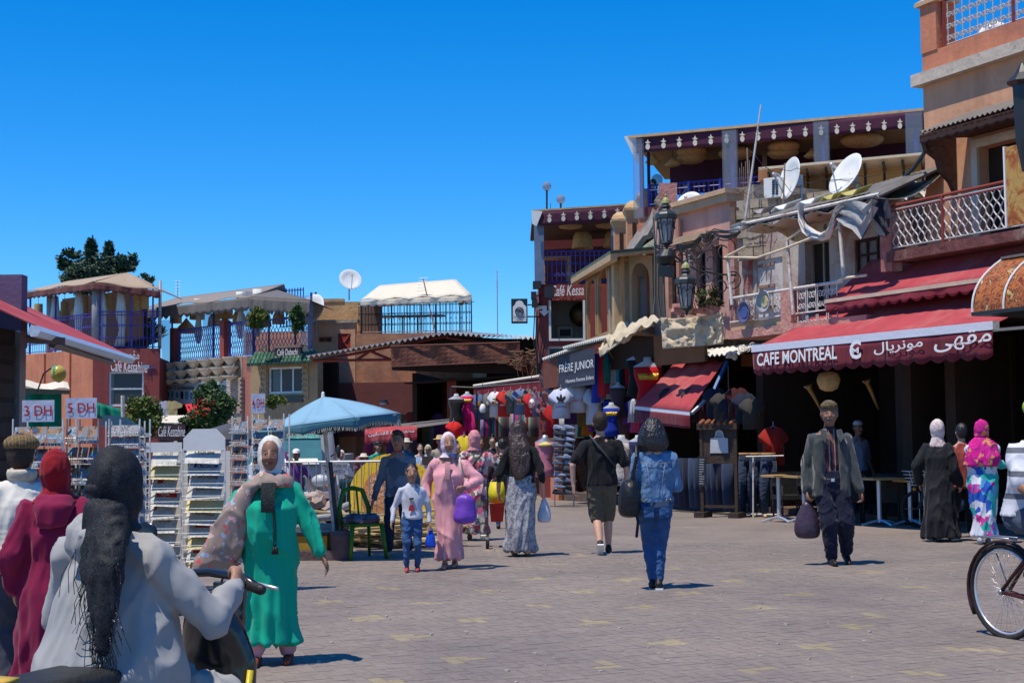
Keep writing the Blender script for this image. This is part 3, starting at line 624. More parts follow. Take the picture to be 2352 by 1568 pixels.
# sign: Kissariat El Guessabine
s = thing('shop_sign','printed blue and white sign reading Kissariat El Guessabine with clothes pictures','sign',F2a.W(446,922,.1))
mk('board',MB().fpb(F2a,366,883,527,923,.05,.12),mat('sign_pale_blue',(.50,.62,.68),.5,.05),s)
SB = mat('sign_black',(.02,.02,.025),.5,.05); SBL = mat('sign_blue',(.05,.25,.45),.5,.3,4)
textmesh('Kissariat El Guessabine',F2a.W(368,894,.14),F2a.W(446,894,.14),F2a.W(368,885,.14),SB,s,bold=.01)
textmesh('\uFEE6\uFEF4\uFE91\uFE8E\uFEBC\uFED8\uFEDF\uFE8D \uFE94\uFEF3\uFEAD\uFE8E\uFEB4\uFED7',F2a.W(452,896,.14),F2a.W(520,896,.14),F2a.W(452,885,.14),SB,s,bold=.01)
rnd = random.Random(11)
for k in range(14):       # little garments and tools printed along the sign
 x = 374 + k * 11; y = 899 + rnd.uniform(-1,2); h_ = rnd.uniform(12,19); w_ = rnd.uniform(4,8)
 mk('picture',MB().poly([F2a.W(x - w_ * .3,y,.125),F2a.W(x + w_ * .3,y,.125),F2a.W(x + w_ * .55,y + h_ * .4,.125),F2a.W(x + w_ * .35,y + h_,.125),F2a.W(x - w_ * .35,y + h_,.125),F2a.W(x - w_ * .55,y + h_ * .4,.125)],F2a.n * .006),(SBL,SB,mat('sign_teal',(.1,.35,.4),.5,.3,5))[k % 3],s)
# AC unit
b = thing('air_conditioner','white louvred air conditioner between the maroon cafe and pot parapet','air conditioner',F2a.W(376,872,.3)); mk('case',MB().fpb(F2a,367,836,387,871,.05,.35),WHITE,b)
lv = MB(); [lv.fpb(F2a,369,840 + k * 5,382,842 + k * 5,.36,.38) for k in range(6)]; mk('louvre',lv,mat('dark_grey',(.06,.06,.07)),b)
# terrace railings, pillars, roof
zr = ztr
for x0,x1,F in ((402,506,F2a),(519,575,F2a)):
 railing(t,F.P(F.px(x0,826)[0],zr,-.1),F.P(F.px(x1,826)[0],zr,-.1),1.25,BLUE,.16,.014,'wave',rail=.025)
railing(t,F2b.P(0,zr,-.1),F2b.P(F2b.L - .3,zr,-.1),1.25,BLUE,.16,.014,'wave',rail=.025)
for x in (397,512): a = F2a.px(x,800)[0]; mk('pier',MB().fb(F2a,a - .16,a + .16,zr - .3,zr + 1.35,-.25,.05),MAROON,t)
for F,x in ((F2a,386),(F2a,481),(F2a,572),(F2b,708)):
 a = F.px(x,760)[0]; mk('plastic_post',MB().fb(F,a - .14,a + .14,zr,F.px(x,{386: 735,481: 716,572: 670,708: 680}[x])[1],-.05,.2),PLASTIC,t); mk('post',MB().fb(F,a - .03,a + .03,zr,zr + 2.1,-.2,-.14),BLUE,t)
for x in (410,442,500,545): a = F2a.px(x,760)[0]; mk('post',MB().fb(F2a,a - .03,a + .03,zr,zr + 2.5,-3.3,-3.24),BLACKM,t)
e0,e1,e2,pk = F2a.W(318,712,.4),F2a.W(572,682,.4),F2b.W(712,690,.4),F2b.W(632,666,-1.5)
rf = MB(); rf.sheet(e0,e1,e1 + V((.8,2.6,.7)),e0 + V((.8,3,.75)),18,5,.02,lambda u,v: (0,0,.05 * math.sin(u * 17) * (1 - v)))
mk('tent_roof',rf,cloth('taupe_canvas',(.25,.21,.175),fold=.5),t,smooth=True)
rf = MB(); rf.sheet(e1,e2,pk + V((.05,0,0)),pk,8,5,.02); rf.sheet(e2,e2 + V((.3,4,0)),pk + V((0,2,0)),pk,4,4,.02); rf.sheet(e1,pk,pk + V((0,3,0)),e1 + V((.8,2.6,.7)),5,5,.02); mk('tent_roof',rf,CANVD,t,smooth=True)
valance(t,e0,e1,.42,16,CANVD,seed=4,wave=.12); valance(t,e1,e2,.5,12,CANVD,seed=5,wave=.14)
for F,x,y,kd,r_,h_ in ((F2a,428,748,'cone',.45,.6),(F2a,404,728,'drum',.24,.5),(F2a,453,722,'drum',.3,.4),(F2a,492,733,'bell',.26,.5),(F2a,517,718,'drum',.3,.45),(F2a,517,738,'cone',.35,.35),(F2a,549,727,'bell',.26,.55),(F2b,576,733,'bell',.25,.5),(F2b,605,731,'bell',.3,.6),(F2b,640,728,'bell',.24,.5),(F2b,690,724,'bell',.26,.5)):
 wicker(F.W(x,y,-1.1),r_,h_,kind=kd,label='woven raffia lamp hanging under the dark scalloped awning',grp='raffia lamps under the dark awning')
for x in (434,530,568):
 a = F2a.px(x,720)[0]; mk('curtain',MB().rings([(F2a.P(a,zr + 2.4,-.4),.17,.07),(F2a.P(a,zr + 1.6,-.4),.1,.06),(F2a.P(a - .05,zr + 1.1,-.4),.16,.08),(F2a.P(a,zr + .7,-.4),.08,.05)]),CURT,t,smooth=True)
lat = MB(); a0,a1 = F2b.px(645,760,-2.5)[0],F2b.px(697,760,-2.5)[0]
for k in range(9): a = a0 + (a1 - a0) * k / 8; lat.tube([F2b.P(a,zr + 1.2,-2.5),F2b.P(a,zr + 2.6,-2.5)],.02,4)
for k in range(5): z = zr + 1.2 + k * .33; lat.tube([F2b.P(a0,z,-2.5),F2b.P(a1,z,-2.5)],.02,4)
mk('lattice',lat,BLUE,t)
sg = thing('cafe_sign','brown board with white script Café Dabachi above green tiles','sign',F2b.W(660,825,.3))
mk('board',MB().fpb(F2b,630,796,690,823,.25,.35),mat('sign_brown',(.06,.03,.03),.6,.1),sg)
for y0,y1 in ((794,797),(822,825)): mk('frame_bar',MB().fpb(F2b,628,y0,692,y1,.24,.38),mat('sign_frame',(.2,.13,.1)),sg)
textmesh('Café Dabachi',F2b.W(637,816,.37),F2b.W(684,814,.37),F2b.W(637,802,.37),WT,sg,shear=.15)
# L3: orange houses behind, gazebo terrace
F3 = Fac(gp(690,53),gp(1240,52)); FT = Fac(gp(690,55),gp(900,55))
t = thing('tan_house','rough tan plastered block on the roof left of the cream gazebo','building',FT.P(1,0))
a0,a1 = FT.px(716,730)[0],FT.px(826,730)[0]; z0 = 2; z1 = FT.px(770,693)[1]
mk('wall',MB().fb(FT,a0,a1,z0,z1,-3,0),TAN,t); mk('parapet',MB().fb(FT,a0 - .02,a1 - .6,z1,z1 + .12,-.3,.03),TAN,t)
t = thing('orange_house','orange plastered house with a boarded red shutter behind the dark market roof','building',F3.A)
a0,a1,a2 = F3.px(707,800)[0],F3.px(816,800)[0],F3.px(1084,780)[0]; zc = F3.px(760,742)[1]; zb = F3.px(950,764)[1]
hw = hole(F3,776,766,805,808)
wall(t,F3,a0,a1,-1,zc,[hw],ORANGE2); wall(t,F3,a1 + .001,a2,-1,zb,[],mat('plaster_weathered',(.47,.22,.12),.93,.2,1.2,.6,6,dirt=(.27,.15,.1),dscale=1.6,damt=.7),th=.28,n=-.02)
shell(t,F3,a0,a2,-1,zb - .02,4,ORANGE2)
cb = MB().fb(F3,a0,a1 + .1,zc,zc + .12,-.35,.06); mk('cornice',cb,MUD,t)
sh = mk('shutter',MB().fb(F3,hw[0],hw[1],hw[2],hw[3],-.08,-.03),mat('red_shutter',(.36,.035,.02),.7,.15,4,.2,20),t)
x_ = MB(); x_.tube([F3.P(hw[0],hw[2],-.02),F3.P(hw[1],hw[3],-.02)],.035,4); x_.tube([F3.P(hw[1],hw[2],-.02),F3.P(hw[0],hw[3],-.02)],.035,4); mk('cross_bar',x_,mat('red_shutter_bar',(.25,.04,.03)),sh)
v = hole(F3,733,774,762,785); vt = mk('vent',MB().fb(F3,v[0],v[1],v[2],v[3],.002,.04),TERRA,t); [mk('vent_slot',MB().fb(F3,v[0] + .06 + i * .5 * (v[1] - v[0]),v[0] + .4 * (v[1] - v[0]) + i * .5 * (v[1] - v[0]),v[2] + .05,v[3] - .05,.041,.05),DARK,vt) for i in (0,1)]
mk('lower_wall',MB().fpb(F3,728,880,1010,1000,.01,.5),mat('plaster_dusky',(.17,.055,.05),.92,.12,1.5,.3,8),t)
wb = MB().fpb(F3,707,884,722,922,.3,.6); one('meter_box',wb,WHITE,'small white meter box on the orange wall corner','meter box')
gz_ = thing('rooftop_gazebo','cream canvas gazebo on thin black posts over a rooftop terrace','gazebo',F3.P(a1,zb))
P0,P1,P2 = F3.W(828,690,.1),F3.W(1083,678,.1),F3.W(1083,678,.1) + V((-.6,3,.1)); rA,rB = F3.W(872,656,-1.6),F3.W(1046,642,-1.6)
rf = MB(); rf.sheet(P0,P1,rB,rA,16,5,.02,lambda u,v: (0,0,.04 * math.sin(u * 25) * (1 - v))); rf.sheet(P1,P2,rB + V((0,.1,0)),rB,4,4,.02); rf.sheet(P2,P0 + V((.3,3,0)),rA,rB,8,4,.02); mk('canvas_roof',rf,CANVC,gz_,smooth=True)
valance(gz_,P0,P1,.22,14,CANVC,seed=7); valance(gz_,P1,P2,.22,6,CANVC,seed=8)
for x in (828,868,905,940,975,1032,1082): a = F3.px(x,740)[0]; n_ = -.1 if x in (828,1082) else -2.6; mk('post',MB().tube([F3.P(a,zb,n_),F3.P(a,P0.z + .02,n_)],.025,5),BLACKM,gz_)
railing(gz_,F3.P(a1 + .05,zb,-.12),F3.P(a2 - .05,zb,-.12),1.15,BLACKM,.12,.013,'scroll',rail=.022); railing(gz_,F3.P(a1 + .6,zb,-2.8),F3.P(a2 - .3,zb,-2.8),1.35,BLACKM,.2,.013,'bar',rail=.022)
mk('back_panel',MB().fb(F3,a1 + .02,F3.px(867,720)[0],zb,P0.z,-.9,-.8),mat('shade_brown',(.16,.1,.07)),gz_)
for x in (885,925,960,1000):
 c = F3.W(x,758,-1.4); c.z = zb; tt = thing('terrace_table','black table on the roof terrace under the cream gazebo','table',c,'tables under the cream gazebo'); mk('top',MB().lathe([(.42,.7),(.42,.74)],c,14),BLACKM,tt); mk('leg',MB().tube([c,c + V((0,0,.7))],.03,5),BLACKM,tt)
b = MB(); p = F3.W(998,755,.05); b.tube([p,F3.W(972,640,.05)],.03,5,r2=.02)
t2 = thing('antenna','leaning rusty mast aerial in front of the cream gazebo','antenna',p); mk('mast',b,mat('rusty_pole',(.3,.2,.15)),t2); b = MB()
for k in range(5): q = F3.W(972 - k * 1.2,640 + k * 7,.05); b.tube([q - V((.16,0,0)),q + V((.16,0,.04))],.012,4)
mk('elements',b,GREYM,t2)
dish(FT.W(804,644,-.5),.44,(.35,-1,.45),'white satellite dish standing on the tan roof, against the sky',mast=.25); dish(F3.W(720,713,.2),.6,(-.7,-1,.45),'large white satellite dish half hidden by the dark scalloped tent',mast=.3)
p = F3.W(1143,768,-.4); antenna(p,2.0,'thin mast aerial on the market roof, against open sky',tilt=1,w_=.22)
p = F2a.W(408,700,-4); antenna(p,.75,'small aerial beyond the dark scalloped awning',tilt=1,w_=.3)
# low parapets behind terrace 2
one('parapet_wall',MB().fpb(Fac(gp(560,60),gp(720,60)),560,762,722,812,-.3,0),ORANGE2,'orange rooftop parapet seen through the blue terrace railing','wall')
# the roofed market hall in the middle
FH = Fac(gp(729,45.2),gp(1245,44.5)); zh = -.6
t = thing('market_hall','dark open market hall under a corrugated roof with a rust-stained sheet hung across the front','building',FH.A)
e = [FH.W(x,y,n) for x,y,n in ((700,821,0),(1025,766,0),(1240,779,0))]
bk = V((0,14,1.0))
em = e[0] + (e[1] - e[0]) * .6; bs = V((0,3,.2)); corr(t,e[0],em,em + bs,e[0] + bs,16,.05); corr(t,em + V((.005,0,0)),e[1],e[1] + bk,em + bk,10,.05); corr(t,e[1] + V((.005,0,0)),e[2],e[2] + bk,e[1] + bk,18,.05,mat('corrugated_light',(.42,.42,.41),.6,.2,1.5,.2))
mk('rust_sheet',MB().sheet(FH.W(899,843,.25),FH.W(1194,831,.25),FH.W(1194,785,.25),FH.W(898,794,.25),24,5,.02,lambda u,v: (0,.05 * math.sin(u * 21 + v * 3),0)),RUST,t)
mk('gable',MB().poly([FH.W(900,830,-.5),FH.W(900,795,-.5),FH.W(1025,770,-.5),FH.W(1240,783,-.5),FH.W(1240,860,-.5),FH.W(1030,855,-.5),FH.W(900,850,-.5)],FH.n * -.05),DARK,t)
hd = MB(); u = [FH.W(x,y,.3) for x,y in ((898,795),(1194,786),(899,842),(1194,830))]
hd.tube([u[0],u[1]],.03,5); hd.tube([u[2],u[3]],.02,5); mk('hanging_rail',hd,mat('rust_tube',(.12,.05,.035)),t)
tr = MB()
for x0,y0,x1,y1 in ((720,828,898,826),(898,826,1230,812),(820,826,850,806),(850,806,898,826),(898,808,960,788),(1025,775,1120,790),(730,828,1025,772)): tr.tube([FH.W(x0,y0,-.2),FH.W(x1,y1,-.2)],.045,4)
mk('truss',tr,TERRA,t)
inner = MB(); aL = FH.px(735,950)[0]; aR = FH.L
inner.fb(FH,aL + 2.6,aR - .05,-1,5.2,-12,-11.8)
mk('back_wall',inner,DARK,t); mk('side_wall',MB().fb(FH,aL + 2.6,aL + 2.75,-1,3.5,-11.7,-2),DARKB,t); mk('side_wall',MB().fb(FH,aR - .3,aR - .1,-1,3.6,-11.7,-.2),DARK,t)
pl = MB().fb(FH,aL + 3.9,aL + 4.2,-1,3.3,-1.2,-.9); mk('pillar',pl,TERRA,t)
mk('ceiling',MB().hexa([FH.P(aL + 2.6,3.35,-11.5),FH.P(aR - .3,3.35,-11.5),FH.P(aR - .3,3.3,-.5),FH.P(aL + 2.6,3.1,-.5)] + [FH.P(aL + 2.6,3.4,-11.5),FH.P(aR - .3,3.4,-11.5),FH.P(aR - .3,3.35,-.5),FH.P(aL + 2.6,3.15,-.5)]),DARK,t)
sh = mk('awning_strip',MB().sheet(FH.W(905,990,.6),FH.W(1032,972,.6),FH.W(1032,962,-.6),FH.W(905,975,-.6),10,3,.01),CANVD,t)
lp = MB(); lp.lathe([(.02,.12),(.09,.1),(.16,0),(.14,-.06),(.02,-.06)],FH.W(882,925,-1.5),10); one('hall_lamp',lp,GREYM,'grey lamp hanging in the dark under the market roof','lamp')
ba = thing('burgundy_shop_awning','burgundy awning with white Arabic lettering beyond the blue parasol','awning',FH.W(945,1005,1.2))
mk('fabric',MB().sheet(FH.W(838,996,1.2),FH.W(958,985,1.2),FH.W(958,975,-.3),FH.W(838,984,-.3),8,3,.01),BURG,ba); valance(ba,FH.W(838,994,1.22),FH.W(958,983,1.22),.33,8,BURG,seed=12)
textmesh('\uFEE6\uFEF4\uFE91\uFE8E\uFEBC\uFED8\uFEDF\uFE8D \uFE94\uFE92\uFECC\uFED7 \uFEE2\uFECC\uFEC4\uFEE3',FH.W(846,1005,1.3),FH.W(952,996,1.3),FH.W(846,993,1.3),WT,ba,bold=.02)
# hall merchandise: dim hanging goods
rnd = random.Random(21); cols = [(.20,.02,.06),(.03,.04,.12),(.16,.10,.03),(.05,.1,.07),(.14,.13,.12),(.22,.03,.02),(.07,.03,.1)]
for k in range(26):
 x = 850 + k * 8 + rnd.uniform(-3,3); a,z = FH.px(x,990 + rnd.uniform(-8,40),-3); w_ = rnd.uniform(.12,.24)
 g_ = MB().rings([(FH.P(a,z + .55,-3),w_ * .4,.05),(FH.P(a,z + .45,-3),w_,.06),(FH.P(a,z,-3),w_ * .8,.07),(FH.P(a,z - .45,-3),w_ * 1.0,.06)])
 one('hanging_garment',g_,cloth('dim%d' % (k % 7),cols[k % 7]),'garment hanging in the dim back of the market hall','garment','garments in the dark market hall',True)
# bird's-nest of twigs and wires between the hall and the maroon house
tw = MB(); c = FH.W(1205,822,.5)
for k in range(70):
 p = c + V((rnd.uniform(-.55,.5),rnd.uniform(-.3,.3),rnd.uniform(-.25,.25))); tw.tube([p,p + V((rnd.uniform(-.4,.4),rnd.uniform(-.2,.2),rnd.uniform(-.15,.15)))],.012,3)
for k in range(5): p = c + V((rnd.uniform(-.3,.4),0,-.1)); tw.tube([p,p + V((.1,0,-.5)),p + V((rnd.uniform(-.2,.3),0,-1.1))],.01,3)
one('twig_pile',tw,mat('twigs',(.20,.13,.08)),'tangle of twigs and wire hanging off the market roof corner','twigs')
one('ripped_sheet',MB().sheet(FH.W(1170,842,.3),FH.W(1222,862,.3),FH.W(1232,815,.3),FH.W(1172,822,.3),6,4,.02,lambda u,v: (0,.1 * math.sin(u * 9),0)),RUST,'torn rusty panel below the twigs at the market roof corner','panel')
# K: maroon cafe tower in the centre
FK = Fac(gp(1243,39),gp(1500,39))
t = thing('cafe_tower','tall maroon cafe with a roof terrace, blue railing and pineapple-patterned fascia','building',FK.A)
zt = FK.px(1300,652)[1]; zrf = FK.px(1300,508)[1]; aR = FK.px(1500,700)[0]
hw = hole(FK,1260,690,1345,782); h2 = hole(FK,1257,795,1310,835)
wall(t,FK,0,aR,-1,zt,[hw,h2],MAROON)
shell(t,FK,0,aR,-1,zt,6,MAROON)
rm = mk('gallery_room',MB().fb(FK,.3,aR - .3,2.9,zt - .25,-2.2,-2.0),mat('gallery_white',(.55,.56,.55),.8,.05),t)
fr = MB(); a0,a1,z0,z1 = hw
for q in ((a0,a0 + .06,z0,z1),(a1 - .06,a1,z0,z1),(a0 + .06,a1 - .06,z0,z0 + .06)): fr.fb(FK,*q,-.1,.03)
mk('window_frame',fr,WHITE,t); window(t,FK,h2,bars=0,rows=1,fr=.06)
pf = mk('picture_frame',MB().fb(FK,FK.px(1277,760,-1.9)[0],FK.px(1319,760,-1.9)[0],FK.px(1300,778,-1.9)[1],FK.px(1300,747,-1.9)[1],-1.98,-1.93),WOODL,t)
mk('mount',MB().fb(FK,FK.px(1279,760,-1.9)[0],FK.px(1317,760,-1.9)[0],FK.px(1300,776,-1.9)[1],FK.px(1300,749,-1.9)[1],-1.93,-1.92),WHITE,pf)
mk('picture',MB().fb(FK,FK.px(1286,760,-1.9)[0],FK.px(1311,760,-1.9)[0],FK.px(1300,771,-1.9)[1],FK.px(1300,756,-1.9)[1],-1.919,-1.91),mat('sea_picture',(.05,.06,.07),.5,.4,3),pf)
bl = MB().ell(FK.W(1334,722,-.8),.33); tt = thing('metal_lamp','round pierced metal lamp hanging in the gallery window of the maroon cafe','lamp',FK.W(1334,722,-.8)); mk('globe',bl,mat('dark_bronze',(.07,.05,.02),.4,.3,20,.5,40,metal=.6),tt,True); mk('chain',MB().tube([FK.W(1334,709,-.8),FK.W(1334,692,-.8)],.012,4),BLACKM,tt)
# interior of the terrace
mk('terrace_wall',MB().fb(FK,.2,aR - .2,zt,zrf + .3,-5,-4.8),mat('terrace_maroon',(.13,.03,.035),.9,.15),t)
railing(t,FK.P(.05,zt,-.06),FK.P(aR - 1,zt,-.06),.9,BLUE,.13,.011,'scroll',rail=.022)
for x,w_ in ((1238,.26),(1414,.24)): a = FK.px(x,560)[0]; mk('plastic_post',MB().fb(FK,a - w_ / 2,a + w_ / 2,zt - .02,zrf + .1,-.02,.16),mat('blue_grey_sleeve',(.15,.19,.28),.35,.15),t)
za = FK.px(1300,474)[1]
mk('roof',MB().hexa([FK.W(1222,486,.3),FK.W(1470,470,.3),FK.W(1470,470,.3) + V((.2,5,0)),FK.W(1222,486,.3) + V((.2,5,0))] + [FK.W(1222,482,.3),FK.W(1470,466,.3),FK.W(1470,466,.3) + V((.2,5,0)),FK.W(1222,482,.3) + V((.2,5,0))]),WOODT,t)
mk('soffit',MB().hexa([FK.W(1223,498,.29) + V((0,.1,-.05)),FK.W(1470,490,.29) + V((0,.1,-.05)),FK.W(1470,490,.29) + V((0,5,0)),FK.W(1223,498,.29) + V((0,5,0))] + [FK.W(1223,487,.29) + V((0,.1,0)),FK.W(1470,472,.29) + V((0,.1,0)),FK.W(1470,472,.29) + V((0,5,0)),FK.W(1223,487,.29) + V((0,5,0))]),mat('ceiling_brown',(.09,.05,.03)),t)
valance(t,FK.W(1237,487,.33),FK.W(1470,472,.33),.38,1,PURP,'fascia',seed=3,wave=0,wob=.008)
mk('roof_edge',MB().sheet(FK.W(1222,514,.34),FK.W(1232,520,.34),FK.W(1246,486,.34),FK.W(1221,484,.34),2,2,.03),WHITE,t)
def pineapple(F,x,y,s,parent,n):
 """cut-out emblem: oval fruit with a leafy crown"""
 def P(dx,dy): return F.W(x + dx * s,y + dy * s,n)
 m = MB().poly([P(4.5 * math.cos(k / 10 * 2 * math.pi),6 * math.sin(k / 10 * 2 * math.pi) + 3) for k in range(10)],F.n * .012)
 m.poly([P(-2.5,-3.5),P(-6,-6),P(-2.2,-6.5),P(0,-12),P(2.2,-6.5),P(6,-6),P(2.5,-3.5)],F.n * .013); return mk('pineapple_emblem',m,mat('emblem_cream',(.62,.56,.44),.7,.05),parent)
for x,y in ((1262,502),(1294,499),(1325,497),(1356,495),(1388,492),(1418,489)): pineapple(FK,x,y,1.05,t,.36)
for x,y,k,r_,h_,nn in ((1310,516,'disc',.4,.3,-1.5),(1395,514,'disc',.4,.3,-1.5),(1338,548,'bell',.32,.6,-3),(1410,545,'bell',.32,.6,-3),(1265,505,'disc',.4,.3,-3)): wicker(FK.W(x,y,nn),r_,h_,kind=k,label='large woven raffia lamp hanging in the maroon tower terrace',grp='raffia lamps on the tower terrace')
tb = thing('wooden_table','yellow wooden table behind the blue railing of the maroon tower','table',FK.P(FK.px(1290,650,-.8)[0],zt,-.8)); c = FK.P(FK.px(1278,650,-.8)[0],zt,-.8)
mk('top',MB().box(c + V((-.4,-.35,.78)),c + V((.4,.35,.84))),mat('yellow_wood',(.5,.3,.08),.6),tb)
for sx in (-.35,.35):
 for sy in (-.3,.3): mk('leg',MB().box(c + V((sx - .03,sy - .03,0)),c + V((sx + .03,sy + .03,.78))),MC['yellow_wood'],tb)
textmesh('Café Kessa',FK.W(1266,681,.03),FK.W(1341,678,.03),FK.W(1266,656,.03),WT,t,'sign_lettering',.03,.2,.012)
ar = FK.W; mk('arrow_emblem',MB().poly([ar(x,y,.03) for x,y in ((1234,702),(1256,702),(1256,714),(1263,714),(1250,726),(1238,714),(1246,714),(1246,710),(1234,710))],FK.n * .02),WT,t)
fl = thing('floodlight','black square floodlight bracketed beside the white cafe lettering','floodlight',FK.W(1262,671,.5)); mk('head',MB().cbox(FK.W(1262,671,.5),(.26,.2,.3)),BLACKM,fl); mk('arm',MB().tube([FK.W(1250,672,.03),FK.W(1255,671,.5)],.02,4),BLACKM,fl)
for x,y,lb in ((1233,655,'dark sheltered lamp on the corner of the maroon tower'),(1226,679,'small dark lamp box below the tower corner shelter'),(1228,697,'small box lamp right above the hanging white sign')):
 m = MB().cbox(FK.W(x,y,.1),(.22 if y < 660 else .15,.3,.2)); m.tube([FK.W(x,y,.1),FK.W(1243,y,.1)],.015,4); one('lamp_box',m,BLACKM,lb,'lamp')
sg = thing('hanging_sign','black framed hanging sign with a white arch and round emblem, reading Café Kessabine Medina','sign',FK.W(1193,742,.1))
mk('board',MB().fpb(FK,1174,686,1212,742,.0,.1),mat('sign_dark',(.015,.03,.035),.5,.05),sg)
mk('arch_panel',MB().poly([FK.W(x,y,.11) for x,y in [(1178,738),(1178,705),(1181,701)] + [(1193 + 10 * math.cos(a),700 - 10 * math.sin(a)) for a in [math.pi * (1 - k / 8) for k in range(9)]] + [(1206,701),(1209,705),(1209,738)]],FK.n * .01),WT,sg)
em = MB(); c = FK.W(1193,715,.135)
em.tube([c + V((.11 * math.cos(a),0,.11 * math.sin(a))) for a in [k * math.pi / 8 for k in range(17)]],.012,4)
for k in range(4): em.tube(scroll_pts(c + V((-.05 + .035 * k,0,.02 * (-1) ** k)),V((1,0,0)),V((0,0,1)),.045,1.1,10),.009,4)
mk('emblem',em,SB,sg)
textmesh('Café Kessabine',FK.W(1179,731,.13),FK.W(1208,730,.13),FK.W(1179,725,.13),SB,sg,shear=.2); textmesh('Medina',FK.W(1186,737.5,.13),FK.W(1201,737,.13),FK.W(1186,733,.13),SB,sg,shear=.2)
br = MB()
for y in (700,727): br.tube([FK.W(1212,y,.05),FK.W(1243,y,.05)],.02,4)
br.tube([FK.W(1228,700,.05),FK.W(1228,727,.05)],.015,4); mk('bracket',br,SB,sg)
for x,y0,y1,lb in ((1256,428,480,'taller of two globe lamps on the maroon tower roof'),(1288,458,480,'shorter of two globe lamps on the maroon tower roof')):
 lm = thing('globe_lamp',lb,'lamp',FK.W(x,y1,-1)); mk('globe',MB().ell(FK.W(x,y0,-1),.13,n=16,k=10),glass('smoked_globe',(.75,.72,.72),.35,.05),lm,True); mk('pole',MB().tube([FK.W(x,y1,-1),FK.W(x,y0 + 11,-1),FK.W(x,y0 + 9,-1)],[.03,.03,.06],6),BLACKM,lm)
# carved balcony house
YB = 31.6
FBs = Fac(gp(1344,38),gp(1427,YB + .1)); FBf = Fac(gp(1431,YB),gp(1512,YB + .1))
t = thing('carved_balcony','carved wooden balcony house with pointed arches and a green-edged roof','building',FBf.A)
def arch_panel(F,x0,x1,ytop,ybot,yspr,yb2,kind,n,m,parent,th=.08):
 """panel between pixel columns x0..x1 with an arched opening"""
 A0,A1 = F.px(x0,700,n)[0],F.px(x1,700,n)[0]; zt_ = F.px((x0 + x1) / 2,ytop,n)[1]; zb_ = F.px((x0 + x1) / 2,ybot,n)[1]; zs_ = F.px((x0 + x1) / 2,yspr,n)[1]; ztip = F.px((x0 + x1) / 2,yb2,n)[1]
 mb = MB(); N = 14; w_ = A1 - A0; ins = w_ * .1
 def prof(s_):      # opening height at 0..1 across
  q = abs(s_ - .5) * 2
  return zs_ + (ztip - zs_) * (1 - q ** 2.2) ** .55
 for k in range(N):
  s0,s1 = k / N,(k + 1) / N; a_,b_ = A0 + ins + (w_ - 2 * ins) * s0,A0 + ins + (w_ - 2 * ins) * s1
  mb.hexa([F.P(a_,prof(s0),n - th),F.P(b_,prof(s1),n - th),F.P(b_,prof(s1),n),F.P(a_,prof(s0),n),F.P(a_,zt_,n - th),F.P(b_,zt_,n - th),F.P(b_,zt_,n),F.P(a_,zt_,n)])
 mb.fb(F,A0,A0 + ins,zb_,zt_,n - th,n); mb.fb(F,A1 - ins,A1,zb_,zt_,n - th,n)
 return mk('arch',mb,m,parent)
for x0,x1,tp,bt,sp,tip in ((1346,1369,628,775,668,640),(1371,1397,605,765,650,616),(1399,1427,583,752,634,600)):
 arch_panel(FBs,x0,x1,tp,bt,sp,tip,'ogee',0,WOODL,t)
zb_ = FBf.px(1470,740)[1]; zt_ = FBf.px(1470,586)[1]
mk('corner_post',MB().fb(FBf,-.14,.05,zb_ - .4,zt_ + .1,-.2,.06),WOODT,t)
rl = MB(); rl.hexa([FBs.W(1345,788,.02),FBs.W(1427,756,.02),FBs.W(1427,756,-.08),FBs.W(1345,788,-.08)] + [FBs.W(1345,781,.02),FBs.W(1427,747,.02),FBs.W(1427,747,-.08),FBs.W(1345,781,-.08)]); mk('side_rail',rl,WOODL,t)
a1 = FBf.px(1503,650)[0]
arch_panel(FBf,1446,1500,586,740,640,603,'horseshoe',0,mat('cream_panel',(.52,.42,.27),.8,.1,3,.2),t)
mk('front_rail',MB().fpb(FBf,1444,743,1503,750,-.05,.05),WOODT,t)
mk('inner_wall',MB().fb(FBf,.0,a1 + .1,zb_ - .2,zt_,-1.3,-1.2),mat('cream_wall',(.42,.36,.25),.85,.1,3,.2),t)
mk('inner_door',MB().fb(FBf,FBf.px(1468,700,-1.1)[0],FBf.px(1487,700,-1.1)[0],zb_,zb_ + 1.1,-1.19,-1.13),mat('grey_panes',(.30,.32,.33),.3),t); mk('door_frame',MB().fb(FBf,FBf.px(1464,700,-1.1)[0],FBf.px(1468,700,-1.1)[0],zb_,zb_ + 1.15,-1.19,-1.1),WOODL,t)
cp = [FBs.W(1311,640,.25),FBs.W(1402,583,.35),FBf.W(1506,573,.35)]; zr_ = V((0,0,.07))
rf = MB(); b1,b0,b2 = cp[1] + V((.9,1.5,.25)),cp[0] + V((1.3,0,.25)),cp[2] + V((0,1.5,.25))
for q in ([cp[0],cp[1],b1,b0],[cp[1],cp[2],b2,b1]): rf.hexa(q + [p + zr_ for p in q])
mk('roof',rf,mat('green_edge',(.10,.14,.09),.8,.2),t)
fs = MB(); fs.hexa([cp[0] - zr_ * 2,cp[1] - zr_ * 2,cp[1] - zr_ * 2 + V((.15,.1,0)),cp[0] - zr_ * 2 + V((.15,.1,0)),cp[0] - zr_ * .02,cp[1] - zr_ * .02,cp[1] + V((.15,.1,0)),cp[0] + V((.15,.1,0))]); fs.hexa([cp[1] - zr_,cp[2] - zr_,cp[2] - zr_ + V((0,.1,0)),cp[1] - zr_ + V((0,.1,0)),cp[1] - zr_ * .02,cp[2] - zr_ * .02,cp[2] + V((0,.1,0)),cp[1] + V((0,.1,0))]); mk('eave_board',fs,WOODT,t)
